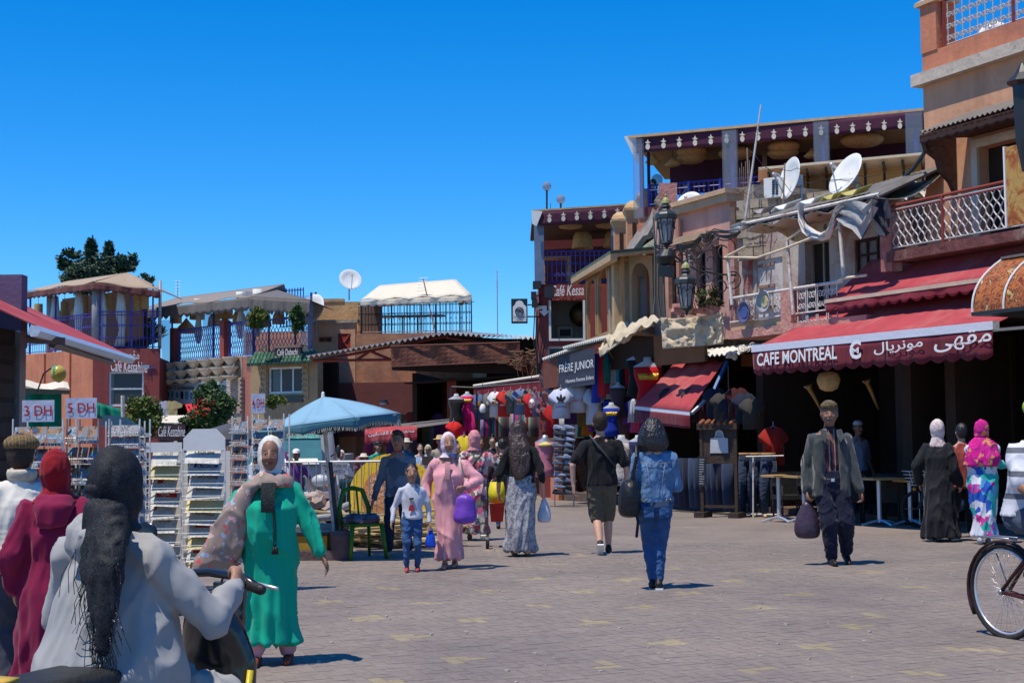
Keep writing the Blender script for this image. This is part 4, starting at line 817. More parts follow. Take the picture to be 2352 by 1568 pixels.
mk('ceiling',MB().hexa([FBs.W(1344,640,0),FBs.W(1427,592,0),FBf.P(a1,zt_ + .05,-1.2),FBs.W(1344,640,0) + V((1.3,0,0))] + [p + V((0,0,.04)) for p in (FBs.W(1344,640,0),FBs.W(1427,592,0),FBf.P(a1,zt_ + .05,-1.2),FBs.W(1344,640,0) + V((1.3,0,0)))]),WOODL,t)
mk('floor',MB().hexa([FBs.W(1344,790,0),FBs.W(1427,760,0),FBf.P(a1,zb_ - .35,0),FBs.W(1344,790,0) + V((1.8,0,0))] + [p + V((0,0,.08)) for p in (FBs.W(1344,790,0),FBs.W(1427,760,0),FBf.P(a1,zb_ - .35,0),FBs.W(1344,790,0) + V((1.8,0,0)))]),WOODL,t)
mk('back_wall',MB().hexa([FBs.W(1344,790,-1.6),FBs.W(1427,760,-1.6),FBs.W(1427,760,-1.7),FBs.W(1344,790,-1.7),FBs.W(1344,630,-1.6),FBs.W(1427,590,-1.6),FBs.W(1427,590,-1.7),FBs.W(1344,630,-1.7)]),MAROON,t)
# chimneys with domed caps, stepping down the tower side
for x,y0,y1,w_,Y in ((1427,500,590,38,37.2),(1457,475,585,40,35.8),(1490,447,570,45,34.4)):
 F = Fac(gp(x - 60,Y),gp(x + 60,Y)); c = F.W(x,y1,0); zt2 = F.px(x,y0)[1]; r_ = w_ / 2 / 3300 * Y
 ch = thing('chimney','apricot chimney with a flared domed cap, %s of the stepped row of three' % {1427: 'lowest',1457: 'middle',1490: 'tallest'}[x],'chimney',c)
 mk('shaft',MB().fb(F,F.px(x,y1)[0] - r_ * .8,F.px(x,y1)[0] + r_ * .8,c.z - 1.5,zt2 - .25,-r_ * 1.6,0),ORANGE2,ch)
 a_ = F.px(x,y1)[0]; cc = F.P(a_,zt2 - .25,-r_ * .8); m = MB()
 q = [[cc + V((sx * r_ * k,sy * r_ * k,dz)) for sx,sy in ((-1,-1),(1,-1),(1,1),(-1,1))] for k,dz in ((.8,0),(1.15,.16),(1.15,.22),(.9,.32),(.3,.42))]
 for i in range(4): m.hexa(q[i] + q[i + 1])
 mk('cap',m,mat('cap_plaster',(.55,.36,.2),.95,.2,3,.8,14),ch)
 mk('slot',MB().fb(F,a_ - .04,a_ + .06,zt2 - .95,zt2 - .4,.001,.01),DARKB,ch)
# sloping roof with cables between balcony house and tower
q = [at(1420,622,33.5),at(1508,530,32.4),at(1508,480,34),at(1440,590,36)]
one('sloping_roof',MB().sheet(*q,8,4,.12,lambda u,v: (0,0,.05 * math.sin(u * 20 + v * 9))),mat('old_roofing',(.22,.19,.17),.95,.3,3,1,8),'sloping old grey roof edge above the green-edged balcony roof','roof')
one('yellow_gable',MB().hexa([at(1440,600,33.4),at(1506,576,32.3),at(1506,576,33),at(1440,600,34),at(1440,592,33.4),at(1506,545,32.3),at(1506,545,33),at(1440,592,34)]),mat('pale_yellow_plaster',(.42,.40,.27),.9,.15),'pale yellow gable wall beneath the sloping old grey roof','wall')
# RIGHT ROW
FR = Fac((1.3,35.93),(10.2,16.99)); W = FR.W
def aR_(x,n=0): return FR.px(x,900,n)[0]
UP = V((0,0,1))
def cable(pts,sag,name,label,r=.018,m=None,parent=None,cat='cable'):
 mb = MB()
 for i in range(len(pts) - 1):
  a,b = V(pts[i]),V(pts[i + 1]); mb.tube([a + (b - a) * k / 8 - UP * sag * (1 - (2 * k / 8 - 1) ** 2) for k in range(9)],r,5)
 if parent: return mk(name,mb,m or BLACKM,parent)
 return one(name,mb,m or BLACKM,label,cat)
# ground floor: dark open shops
t = thing('shop_row','row of dark open shops on the ground floor of the right-hand houses','shops',FR.A)
aE = FR.L; a0 = aR_(1262)
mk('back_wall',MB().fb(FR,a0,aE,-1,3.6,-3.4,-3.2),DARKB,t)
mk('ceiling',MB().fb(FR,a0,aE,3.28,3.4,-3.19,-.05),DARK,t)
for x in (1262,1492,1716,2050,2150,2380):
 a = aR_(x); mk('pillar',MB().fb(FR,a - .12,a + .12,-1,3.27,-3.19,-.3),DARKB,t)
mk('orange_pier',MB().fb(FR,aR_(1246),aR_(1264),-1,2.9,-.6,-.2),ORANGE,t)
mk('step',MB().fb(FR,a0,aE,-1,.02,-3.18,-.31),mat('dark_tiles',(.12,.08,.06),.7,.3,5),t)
ar = MB(); aa0,aa1 = aR_(1895,-1.2),aR_(1960,-1.2)
mk('arch_door',MB().poly([FR.P(aa0,-.3,-3.15)] + [FR.P((aa0 + aa1) / 2 - (aa1 - aa0) / 2 * math.cos(math.pi * k / 10),2.1 + .6 * math.sin(math.pi * k / 10),-3.15) for k in range(11)] + [FR.P(aa1,-.3,-3.15)],FR.n * .05),DARK,t)
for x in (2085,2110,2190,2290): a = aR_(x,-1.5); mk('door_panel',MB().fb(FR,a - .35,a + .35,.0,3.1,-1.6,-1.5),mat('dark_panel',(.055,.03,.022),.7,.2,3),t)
mk('notice',MB().fb(FR,aR_(2282,-1.4),aR_(2306,-1.4),1.25,1.42,-1.49,-1.48),WHITE,t)
# pink house
t = thing('pink_house','pink plastered house with tall dark barred windows and a moulded parapet','building',FR.P(aR_(1505),0))
aP0,aP1 = aR_(1507),aR_(1684); ztp = W(1640,450)[2] if False else 6.2
hs_ = [hole(FR,1534,600,1559,706),hole(FR,1598,578,1622,690),hole(FR,1636,566,1662,690)]
wall(t,FR,aP0,aP1,3.41,ztp,hs_,PINK); shell(t,FR,aP0,aP1,3.41,ztp,3.5,PINK)
for h in hs_: window(t,FR,h,fm=mat('dark_frame',(.05,.025,.02)),pm=DARK,n=-.2,grille=True)
mk('cornice',MB().fb(FR,aR_(1563),aP1 + .12,ztp,ztp + .16,-.35,.14),mat('cornice_tan',(.50,.33,.2),.9,.15,3,.5),t); mk('cornice_lip',MB().fb(FR,aR_(1563) - .05,aP1 + .15,ztp + .161,ztp + .26,-.4,.2),MC['cornice_tan'],t)
mk('window_ledge',MB().fb(FR,*FR.px(1576,562)[:1],FR.px(1652,562)[0],FR.px(1610,556)[1],FR.px(1610,556)[1] + .14,.001,.32),MC['cornice_tan'],t)
mk('drain_pipe',MB().tube([FR.P(aR_(1573),6.1,.1),FR.P(aR_(1573),3.5,.1)],.055,7),mat('pink_pipe',(.42,.2,.15)),t)
F = Fac(gp(1480,32.6),gp(1700,32.6)); t = thing('rough_pier','rough dark pink masonry pier rising above the pink house roof','wall',F.W(1530,500))
mk('pier',MB().hexa([F.W(1506,560,-.5),F.W(1556,560,-.5),F.W(1556,560,0),F.W(1506,560,0),F.W(1513,420,-.5),F.W(1555,420,-.5),F.W(1555,420,0),F.W(1513,420,0)]),PINKR,t); mk('ruined_edge',MB().sheet(F.W(1500,560,.03),F.W(1514,560,.03),F.W(1514,440,.03),F.W(1508,450,.03),3,8,.25,lambda u,v: (.07 * math.sin(v * 19),0,0)),MUD,t)
one('roof_wall',MB().hexa([F.W(1556,560,-.4),F.W(1700,560,-.4),F.W(1700,560,-.1),F.W(1556,560,-.1),F.W(1556,461,-.4),F.W(1700,430,-.4),F.W(1700,430,-.1),F.W(1556,461,-.1)]),PINK,'pale pink roof wall behind the moulded parapet','wall')
b = MB(); c = FR.P(aP1 - .1,ztp - .2,-.3)
for s_ in (MUD,): one('mud_corner',MB().fb(FR,aP1 + .01,aP1 + .5,4.6,ztp + .3,-2.5,-.25),MUD,'crumbling mud brick corner at the right end of the pink house','wall')
dish(at(1585,470,31.8),.3,(-.5,-.9,.5),'small white satellite dish behind the pink parapet',mast=.15)
# peeling house
t = thing('peeling_house','shabby whitewashed house with peeling plaster, an old balcony and torn cloth','building',FR.P(aR_(1690),0))
aQ0,aQ1 = aP1 + .02,aR_(2046); ztq = 5.6
h1,h2,h3,h4 = hole(FR,1736,600,1800,740),hole(FR,1848,556,1908,720),hole(FR,1962,552,2036,650),hole(FR,1690,600,1716,720)
wall(t,FR,aQ0,aQ1,3.41,ztq,[h1,h2,h3],PEEL); shell(t,FR,aQ0,aQ1,3.41,ztq,3,PEEL)
d = mk('shutter',MB().fb(FR,h1[0],h1[1],h1[2],h1[3],-.12,-.04),mat('grey_white_door',(.56,.53,.50),.8,.1,3,.3,dirt=(.3,.2,.16),damt=.4),t)
for k in range(4): mk('strap',MB().fb(FR,h1[0] + .05,h1[1] - .3,h1[2] + .3 + k * .42,h1[2] + .36 + k * .42,-.039,-.01),mat('rusty_strap',(.28,.17,.12)),d)
window(t,FR,h2,fm=mat('frame_dull',(.3,.26,.22)),pm=DARK,bars=1,n=-.2); window(t,FR,h3,fm=mat('dark_frame',(.05,.025,.02)),pm=mat('dusty_glass',(.16,.12,.10),.3,.3,4),bars=2,rows=3,n=-.1)
[mk('red_post',MB().fb(FR,aR_(x) - .1,aR_(x) + .1,3.45,5.5,.001,.12),mat('red_paint_flaking',(.36,.13,.11),.9,.2,4,.5,dirt=(.55,.45,.38),damt=.6),t) for x in (1697,1728)]
# balcony slab and rails on the plane n = 1.2
nb = 1.15; b0,zr0 = FR.px(1676,686,nb); b1,zr1 = FR.px(1933,628,nb); zf = 3.42
mk('balcony_slab',MB().fb(FR,b0,aR_(2000,nb),zf - .16,zf,0,nb + .05),PINKR,t)
rr = MB(); rr.tube([FR.P(b0,zr0,nb),FR.P(b1,zr0,nb)],.03,6); rr.tube([FR.P(b0,zr0 - .45,nb),FR.P(b1,zr0 - .45,nb)],.015,5)
ro = mk('railing',rr,METALW,t); q = MB()
for s_ in (-1,1): q.tube(scroll_pts(FR.u * .05 * s_ + UP * .3,FR.u * s_,UP,.07,1.3),.009,4); q.tube(scroll_pts(FR.u * .05 * s_ + UP * .14,FR.u * s_,-UP,.06,1.3),.009,4); q.tube([FR.u * .12 * s_ + UP * .0,FR.u * .12 * s_ + UP * .45],.01,4)
me = mesh_of('scrollwork',q,METALW)
for x0,x1 in ((1700,1800),(1835,1930)):
 s0,s1 = aR_(x0,nb),aR_(x1,nb); k = int((s1 - s0) / .26)
 for i in range(k):
  inst('scrollwork',me,ro,FR.P(s0 + (i + .5) * (s1 - s0) / k,zr0 - .46,nb))
  if x0 > 1800: inst('scrollwork',me,ro,FR.P(s0 + (i + .5) * (s1 - s0) / k,zr0 - .95,nb))
mk('balcony_post',MB().fb(FR,aR_(1802,nb) - .02,aR_(1802,nb) + .28,zf,zr0 - .02,nb - .2,nb + .03),PINKR,t)
mk('balcony_wall',MB().fb(FR,b0,aR_(1800,nb) - .02,zf,zr0 - .47,nb - .12,nb - .02),MC['cornice_tan'],t)
for x0,y0,x1,y1,lab in ((1671,590,1681,700,0),(1808,550,1822,720,1),(1927,504,1938,640,2)): mk('balcony_pole',MB().tube([FR.W(x1,y1,nb + .05),FR.W(x0,y0,nb + .05)],.032,6),METALW,t)
pb = MB()
for p in (((1665,591),(1740,592),(1800,572),(1930,520)),((1671,588),(1725,560)),((1808,552),(1850,520)),((1930,640),(1990,632)),((1720,520),(1800,500))): pb.tube([FR.W(x,y,nb + .08) for x,y in p],.024,5)
mk('pipes',pb,mat('bleached_pipe',(.6,.5,.36),.7,.2,6),t)
mk('tall_rod',MB().tube([FR.W(1582,692,1.6),FR.W(1583,585,1.6)],.018,5),METALW,t)
# canopy with a printed cloth, sagging
nc = 1.35
c0,c1 = FR.W(1700,520,nc),FR.W(2020,450,nc); c0i,c1i = FR.P(FR.px(1700,520,nc)[0],5.75,0),FR.P(FR.px(2020,450,nc)[0],5.85,0)
cn = thing('ragged_canopy','ragged corrugated canopy with printed cloth beneath it over the old balcony','canopy',c0)
corr(cn,c0,c1,c1i,c0i,30,.035,mat('corrugated_dark',(.16,.15,.14),.6,.3,2))
CP = pattern('printed_cloth',[(.10,.12,.12),(.42,.30,.10),(.36,.29,.23),(.40,.33,.27)],7,'blob',.5,bg=(.40,.33,.26),thr=.42)
mk('printed_cloth',MB().sheet(c0 - UP * .06,c1 - UP * .06,c1i - UP * .12,c0i - UP * .12,24,6,.01,lambda u,v: (0,0,-.18 * math.sin(v * math.pi) - .05 * math.sin(u * 31))),CP,cn,smooth=True)
mk('hanging_cloth',MB().sheet(FR.W(1716,540,.5),FR.W(1925,545,.5),FR.W(1925,500,.5),FR.W(1716,525,.5),20,4,.01,lambda u,v: (0,.05 * math.sin(u * 25),-.10 * (1 - v) * math.sin(u * 12 + 1))),CP,cn,smooth=True)
mk('edge_pipe',MB().tube([c0 + UP * .03,c1 + UP * .03],.03,5),METALW,cn)
for x,w_ in ((1740,.2),(1790,.25),(1850,.3),(1900,.2),(1945,.3)): p = FR.px(x,500 - (x - 1716) * .2,nc); mk('loose_scrap',MB().sheet(FR.P(p[0] - w_,p[1] + .02,nc),FR.P(p[0] + w_,p[1] + .06,nc),FR.P(p[0] + w_,p[1] + .16,nc - .3),FR.P(p[0] - w_,p[1] + .1,nc - .3),4,3,.02,lambda u,v: (0,0,.05 * math.sin(u * 7))),(CORR,mat('yellow_fibreglass',(.45,.38,.12),.7,.3,3),DISH)[int(x) % 3],cn)
TORN = cloth('torn_white_cloth',(.60,.56,.52),fold=.9)
def drape(pts,w0,m,lab,name='torn_cloth',nu=10):
 mb = MB(); n = len(pts)
 P_ = [FR.W(*p) for p in pts]
 vs = []; W_ = 6
 for i,p in enumerate(P_):
  ww = w0[i] if isinstance(w0,(list,tuple)) else w0
  for k in range(W_ + 1): s_ = k / W_ - .5; vs.append(p + FR.u * (.25 * ww * s_) + UP * (ww * s_) + FR.n * (.07 * math.sin(k * 2.3 + i)))
 fs = [(i * (W_ + 1) + k,(i + 1) * (W_ + 1) + k,(i + 1) * (W_ + 1) + k + 1,i * (W_ + 1) + k + 1) for i in range(n - 1) for k in range(W_)]
 off = len(vs); vs2 = [v + FR.n * .015 for v in vs]; fs2 = [tuple(reversed([q + off for q in f])) for f in fs]; mb.add(vs + vs2,fs + fs2); return one(name,mb,m,lab,'cloth',smooth=True)
drape([(1838,470,1.5),(1842,500,1.5),(1852,525,1.5),(1868,540,1.5),(1885,545,1.5),(1900,540,1.5),(1912,520,1.5),(1925,490,1.5),(1940,470,1.5)],[.06,.12,.13,.14,.12,.12,.14,.2,.1],TORN,'loop of torn white cloth hanging from the ragged canopy')
drape([(1930,488,1.5),(1950,490,1.5),(1970,495,1.5),(1985,510,1.5),(2000,480,1.5),(2012,462,1.5)],[.3,.4,.45,.55,.35,.2],cloth('torn_grey_cloth',(.36,.34,.33),fold=1),'grey torn curtain blowing beside the loop of white cloth')
drape([(1680,528,1.7),(1692,524,1.7),(1704,520,1.7),(1715,515,1.7)],[.1,.14,.18,.1],TORN,'small scrap of cream cloth at the left end of the ragged canopy')
drape([(2010,470,1.2),(2020,480,1.2),(2032,500,1.2),(2040,520,1.2)],[.3,.5,.6,.3],cloth('dark_blue_cloth',(.04,.045,.07),fold=1),'dark blue printed cloth bunched by the red balcony pillar')
# round enamel plates on the balcony wall
for x,y,col,lb in ((1712,717,(.06,.09,.25),'blue painted plate hung on the old balcony, lower left'),(1758,692,(.5,.42,.2),'cream plate with a yellow sunflower hung on the old balcony')):
 c = FR.W(x,y,nb + .1); q_ = FR.n.to_track_quat('Z','Y').to_matrix(); pt = thing('wall_plate',lb,'plate',c); mk('rim',MB().lathe([(.01,.0),(.17,.0),(.21,.05),(.2,.06),(.16,.02),(.01,.015)],c,18,q_),mat('plate%d' % x,(.1,.1,.2) if x < 1730 else (.35,.33,.33),.3),pt,True); mk('motif',MB().lathe([(.01,.02),(.12,.022),(.11,.03),(.01,.03)],c,9,q_),mat('motif%d' % x,col,.4,.3,20),pt)
# mud block wall, roof things behind
FM = Fac(gp(1680,28.6),gp(2150,26.2)); t = thing('block_wall','bare mud-grey block wall along the roof above the ragged canopy','wall',FM.W(1700,500))
bw,bh = .38,.19; za = FM.px(1760,500)[1]; me = mesh_of('block',MB().cbox((0,0,bh / 2),(bw * .95,.2,bh * .9)),MUD); rz_ = math.atan2(FM.u.y,FM.u.x)
mk('core',MB().fb(FM,FM.px(1690,480)[0],FM.px(2050,480)[0],za - .8,za + .4,-.14,-.04),mat('mortar',(.4,.33,.27)),t)
for r_ in range(6):
 for k in range(9): inst('block',me,t,FM.P(FM.px(1690,480)[0] + .2 + k * bw + (r_ % 2) * .15,za - .75 + r_ * bh,-.05),rz_ + random.uniform(-.02,.02))
ac = thing('air_conditioner','white air conditioner with a black louvred grille on the roof by a dish','air conditioner',FM.W(1775,452,.3)); mk('case',MB().fpb(FM,1754,410,1793,451,-.1,.2),WHITE,ac)
gr = MB(); [gr.fpb(FM,1773 + i * 8,413 + k * 5,1779 + i * 8,416 + k * 5,.201,.21) for i in range(2) for k in range(7)]; mk('grille',gr,BLACKM,ac)
dish(FM.W(1822,412,.2),.42,(-1,-.28,.22),'white satellite dish seen nearly edge-on beside the air conditioner',mast=.1)
dish(FM.W(1950,405,.3),.44,(-1,-.42,.55),'largest white satellite dish, tilted, above the ragged canopy',mast=.1)
p0 = FM.W(1712,505,.6); one('white_pole',MB().tube([p0,FM.W(1748,240,.6)],.028,6,r2=.016),METALW,'long leaning white pole rising above the roofs into the sky','pole')
one('iron_post',MB().tube([FM.W(1722,500,.4),FM.W(1716,340,.4)],.015,5),mat('rusty_pole',(.3,.2,.15)),'thin rusty iron post beside the long white pole','post'); one('iron_post',MB().tube([FM.W(1798,490,.4),FM.W(1803,375,.4)],.016,5),MC['rusty_pole'],'thin rusty iron post in front of the edge-on dish','post')
rb = MB(); [rb.tube([FR.P(aP1 + .1 + k * .07,ztp - .2,-.2),FR.P(aP1 + .1 + k * .07,ztp + .7 + .1 * (k % 2),-.2)],.008,3) for k in range(6)]; tag(mk('rebar',rb,MC['rusty_pole']),'bundle of rusty reinforcing rods sticking out of the wall corner','rods')
bwire = MB(); rnd = random.Random(4)
for a,b in (((1690,400),(1800,385)),((1800,385),(1990,430)),((1720,345),(1850,470)),((1690,440),(1760,450)),((1850,420),(2100,390))):
 A_,B_ = FM.W(*a,.5),FM.W(*b,.5); bwire.tube([A_ + (B_ - A_) * k / 12 + UP * rnd.uniform(-.06,.06) for k in range(13)],.007,3)
one('barbed_wire',bwire,BLACKM,'tangled barbed wire strung over the roof terrace','wire')
FL_ = Fac(gp(1740,30),gp(2150,28.2)); t = thing('lean_to','cream lean-to roof with iron brackets and a woven screen below the pineapple terrace','lean-to',FL_.W(1800,450))
mk('screen',MB().fpb(FL_,1745,400,1920,470,-1.2,-1.1),mat('reed_screen',(.32,.20,.09),.9,.25,12,.6,30,stretch=(3,3,.2)),t); mk('screen_wall',MB().fpb(FL_,1921,385,2142,450,-1.2,-1.1),mat('ochre_wall',(.52,.34,.15),.9,.12),t)
mk('roof',MB().hexa([FL_.W(1742,390,.2),FL_.W(2140,354,.2),FL_.W(2140,375,-1.2),FL_.W(1742,418,-1.2)] + [p + UP * .05 for p in (FL_.W(1742,390,.2),FL_.W(2140,354,.2),FL_.W(2140,375,-1.2),FL_.W(1742,418,-1.2))]),mat('lean_to_cream',(.62,.52,.36),.8,.08),t)
brk = MB()
for k in range(9): x = 1765 + k * 44; brk.tube([FL_.W(x,395 - (x - 1742) * .09 + 4,.1),FL_.W(x + 3,418 - (x - 1742) * .09 + 2,-1.1),FL_.W(x + 3,450,-1.1)],.03,4)
mk('brackets',brk,BLACKM,t)
# roof terrace with pineapples
FT2 = Fac((3.05,34.05),(9.3,31.3)); t = thing('roof_terrace','long roof terrace pavilion with burgundy fascia of white pineapples, plastic posts and blue railing','terrace',FT2.A)
zfl = FT2.px(1600,468)[1]; r0,r1 = FT2.W(1462,318,.25),FT2.W(2132,262,.25); bk = V((1.2,5,0)); zR = r0.z; r1.z = zR
rl_ = lambda p,d=0: [p + UP * d]
mk('roof',MB().hexa([r0 + V((-.25,0,0)),r1,r1 + bk,r0 + bk] + [p + UP * .06 for p in (r0 + V((-.25,0,0)),r1,r1 + bk,r0 + bk)]),WOODT,t)
mk('ceiling',MB().hexa([p - UP * .12 for p in (r0 + V((0,.12,0)),r1 + V((0,.12,0)),r1 + bk,r0 + bk)] + [p - UP * .02 for p in (r0 + V((0,.12,0)),r1 + V((0,.12,0)),r1 + bk,r0 + bk)]),mat('cane_ceiling',(.33,.22,.10),.9,.2,6,.4,30),t)
mk('roof_edge',MB().sheet(r0 + V((-.3,-.02,.05)),r0 + V((.05,-.02,.02)),r0 + V((.05,-.02,-.55)),r0 + V((.0,-.02,-.6)),2,2,.03),WHITE,t)
FTa = Fac(FT2.P(0,0),FT2.P(FT2.L,0)); valance(t,r0 - UP * .0 + FT2.n * .02,r1 + FT2.n * .02,.36,1,PURP,'fascia',seed=3,wave=0,wob=.008)
for k in range(17): x = 1488 + k * 36.2; pineapple(FT2,x,334 - (x - 1488) * .083,1.15,t,.33)
for x,w_,y0 in ((1478,.24,335),(1687,.34,318),(1896,.34,300),(2108,.36,290)):
 a = FT2.px(x,400)[0]; mk('plastic_post',MB().fb(FT2,a - w_ / 2,a + w_ / 2,zfl - .3,zR - .05,.3,.42),PLASTIC,t); mk('blue_post',MB().fb(FT2,a - .04,a + .04,zfl,zR - .1,.1,.18),BLUE,t)
for x in (1488,1671,1878): a = FT2.px(x,400)[0]; mk('post',MB().fb(FT2,a - .03,a + .03,zfl,zR - .3,-.1,-.04),mat('burgundy_post',(.06,.02,.04)),t)
for x0,x1 in ((1492,1670),(1905,2100)):
 a_,b_ = FT2.px(x0,400)[0],FT2.px(x1,400)[0]; mk('plastic_window',MB().fb(FT2,a_ - .3,b_ - .1,zfl + .02,zR - .95,-2.6,-2.59),glass('clear_sheet',(.86,.9,.95),.1,.1),t)
 mk('window_hem',MB().fb(FT2,a_ - .3,b_ + .2,zR - .94,zR - .12,-2.62,-2.58),PURP,t)
for x0,x1 in ((1700,1875),(1910,2100)): mk('rolled_blind',MB().fb(FT2,FT2.px(x0,400)[0],FT2.px(x1,400)[0],zR - .85,zR - .12,-2.7,-2.65),PURP,t)
railing(t,FT2.P(FT2.px(1490,440)[0],zfl,0),FT2.P(FT2.px(1760,440)[0],zfl,0),.52,BLUE,.12,.011,'bar2',rail=.022,posts=(0,.35,.62,1))
mk('floor',MB().fb(FT2,0,FT2.L,zfl - .2,zfl,-5,.05),MAROON,t); mk('base_wall',MB().fb(FT2,0,FT2.L,3,zfl - .2,-4.9,0),ORANGE,t)
mk('end_wall',MB().fb(FT2,FT2.px(2122,300)[0],FT2.px(2142,300)[0],zfl,zR,-.3,.2),MAROON,t)
for x,y,k,r_,h_,nn in ((1590,352,'disc',.38,.3,-1),(1588,366,'disc',.36,.26,-1.1),(1690,355,'disc',.42,.3,-1),(1800,340,'disc',.38,.28,-1),(1798,354,'disc',.38,.26,-1.2),(1545,372,'cone',.2,.22,-.8),(1500,366,'cone',.2,.25,-.8),(1865,352,'cone',.2,.22,-1),(1980,325,'disc',.5,.3,-1)): wicker(FT2.W(x,y,nn),r_,h_,kind=k,label='flat woven raffia lamp under the pineapple terrace ceiling',grp='raffia lamps on the pineapple terrace')
gl = thing('globe_lamp','globe lamp showing above the railing of the pineapple terrace','lamp',FT2.W(1509,440,-.6)); mk('globe',MB().ell(FT2.W(1509,413,-.6),.14,n=16,k=10),glass('smoked_globe'),gl,True); mk('pole',MB().tube([FT2.W(1509,440,-.6),FT2.W(1509,424,-.6)],.02,5),BLACKM,gl)
# tall orange house
t = thing('tall_house','tall orange plastered house with lacy white balcony railings and a brown wooden canopy','building',FR.P(aR_(2150),0))
a0 = aR_(2140); zc = 7.28; hd = hole(FR,2248,340,2345,560); hd = (hd[0],hd[1],4.35,hd[3])
wall(t,FR,a0,FR.L,3.41,zc,[hd],ORANGE2); shell(t,FR,a0,FR.L,3.41,zc,5,ORANGE2)
mk('door_leaf',MB().fb(FR,hd[0] - .01,hd[1],hd[2],hd[3],-.25,-.2),DARK,t)
fr = MB(); fr.fb(FR,hd[0] - .13,hd[0],hd[2],hd[3] + .14,.001,.05); fr.fb(FR,hd[0],hd[1] + .3,hd[3],hd[3] + .14,.001,.05); mk('door_surround',fr,mat('cream_stone',(.60,.50,.38),.9,.12,4,.4),t)
mk('cornice',MB().fb(FR,a0 - .12,FR.L,zc,zc + .2,-.4,.16),mat('cornice_grey',(.52,.43,.34),.9,.2,3,.6,10,dirt=(.2,.15,.12),damt=.4),t)
mk('parapet',MB().fb(FR,a0,FR.L,zc + .201,zc + .55,-.3,0),ORANGE,t); mk('parapet_pier',MB().fb(FR,a0,a0 + .38,zc + .551,zc + 1.35,-.38,.02),ORANGE,t)
c = FR.P(a0 + .19,zc + 1.35,-.18); q = [[c + FR.u * (sx * w_) + FR.n * (sy * w_) + UP * dz for sx,sy in ((-1,-1),(1,-1),(1,1),(-1,1))] for w_,dz in ((.26,0),(.26,.07),(.12,.16))]; mk('pier_cap',MB().hexa(q[0] + q[1]).hexa(q[1] + q[2]),MC['cornice_tan'],t)
railing(t,FR.P(a0 + .42,zc + .55,-.12),FR.P(FR.L - 1,zc + .55,-.12),.78,mat('white_iron',(.44,.42,.40),.5),.17,.012,'lace',rail=.016,label='white lace railing with a brown top rail')
mk('brown_rail',MB().tube([FR.P(a0 + .4,zc + 1.36,-.12),FR.P(FR.L - 1,zc + 1.36,-.12)],.03,5).tube([FR.P(a0 + .44,zc + .56,-.1),FR.P(a0 + .44,zc + 1.36,-.1)],.04,5).tube([FR.P(aR_(2345),zc + .56,-.1),FR.P(aR_(2345),zc + 1.6,-.1)],.03,5),TERRA,t)
dish(FR.W(2282,82,-1.4),.25,(-.6,-1,.4),'small white dish behind the topmost lace railing',mast=.1); antenna(FR.P(a0 + .3,zc + 1.3,-.3),.55,'thin dark aerial on the capped corner pier',n=1,w_=.01)
# canopy with brackets
e0,e1 = FR.W(2112,306,.75),FR.W(2352,237,.75); zz = e0.z; e1.z = zz; e1 = FR.P(FR.L - .5,zz,.75); i0,i1 = FR.P(FR.px(2112,306,.75)[0] + .35,zz + .32,0),FR.P(FR.L - .5,zz + .32,0)
corr(t,e0,e1,i1,i0,60,.02,mat('canopy_tin',(.16,.13,.11),.6),'canopy_roof'); mk('canopy_soffit',MB().hexa([e0 - UP * .09,e1 - UP * .09,i1 - UP * .4,i0 - UP * .4] + [e0 - UP * .04,e1 - UP * .04,i1 - UP * .06,i0 - UP * .06]),BROWN,t)
valance(t,e0 - UP * .05,e1 - UP * .05,.13,30,mat('carved_fringe',(.05,.022,.016),.8),'carved_fringe',wob=0,wave=.05)
for x in (2178,): a = FR.px(x,340,.1)[0]; mk('bracket',MB().poly([FR.P(a,zz + .1,.03),FR.P(a,zz - .05,.7),FR.P(a,zz - .28,.62),FR.P(a,zz - .4,.4),FR.P(a,zz - .6,.34),FR.P(a,zz - .75,.15),FR.P(a,zz - .95,.04)],FR.u * .09),BROWN,t)
# balcony
nb2 = 1.0; s0,zb0 = FR.px(2052,580,nb2); s1 = FR.px(2325,540,nb2)[0]; zfl2 = FR.px(2180,556,nb2)[1]
mk('balcony_slab',MB().fb(FR,s0 - .1,FR.L - .3,zfl2 - .16,zfl2,.001,nb2 + .06),mat('slab_dark_red',(.14,.05,.045),.9,.4,4,.8,14,dirt=(.3,.2,.16),damt=.4),t)
railing(t,FR.P(s0,zfl2,nb2),FR.P(FR.L - .4,zfl2,nb2),.68,MC['white_iron'],.15,.013,'wave',rail=.016); mk('brown_rail',MB().tube([FR.P(s0,zfl2 + .74,nb2),FR.P(FR.L - .4,zfl2 + .74,nb2)],.028,5).tube([FR.P(s0,zfl2 + .66,nb2),FR.P(FR.L - .4,zfl2 + .66,nb2)],.018,5).tube([FR.P(aR_(2178,nb2),zfl2,nb2),FR.P(aR_(2178,nb2),zfl2 + .74,nb2)],.035,5),TERRA,t)
mk('balcony_pillar',MB().fb(FR,aR_(2033,nb2),s0 - .03,zfl2 - .3,zfl2 + .76,nb2 - .2,nb2 + .02),MC['red_paint_flaking'],t)
one('rubble_heap',MB().sheet(FR.W(2060,462,-.5),FR.W(2140,452,-.5),FR.W(2140,440,-.7),FR.W(2070,445,-.7),10,4,.15,lambda u,v: (0,0,.12 * math.sin(u * 13) + .05 * math.sin(u * 41))),mat('rubble_pale',(.55,.50,.44),.95,.3,6,1),'pale rubble and scraps lying on the roof behind the lacy balcony','rubble')
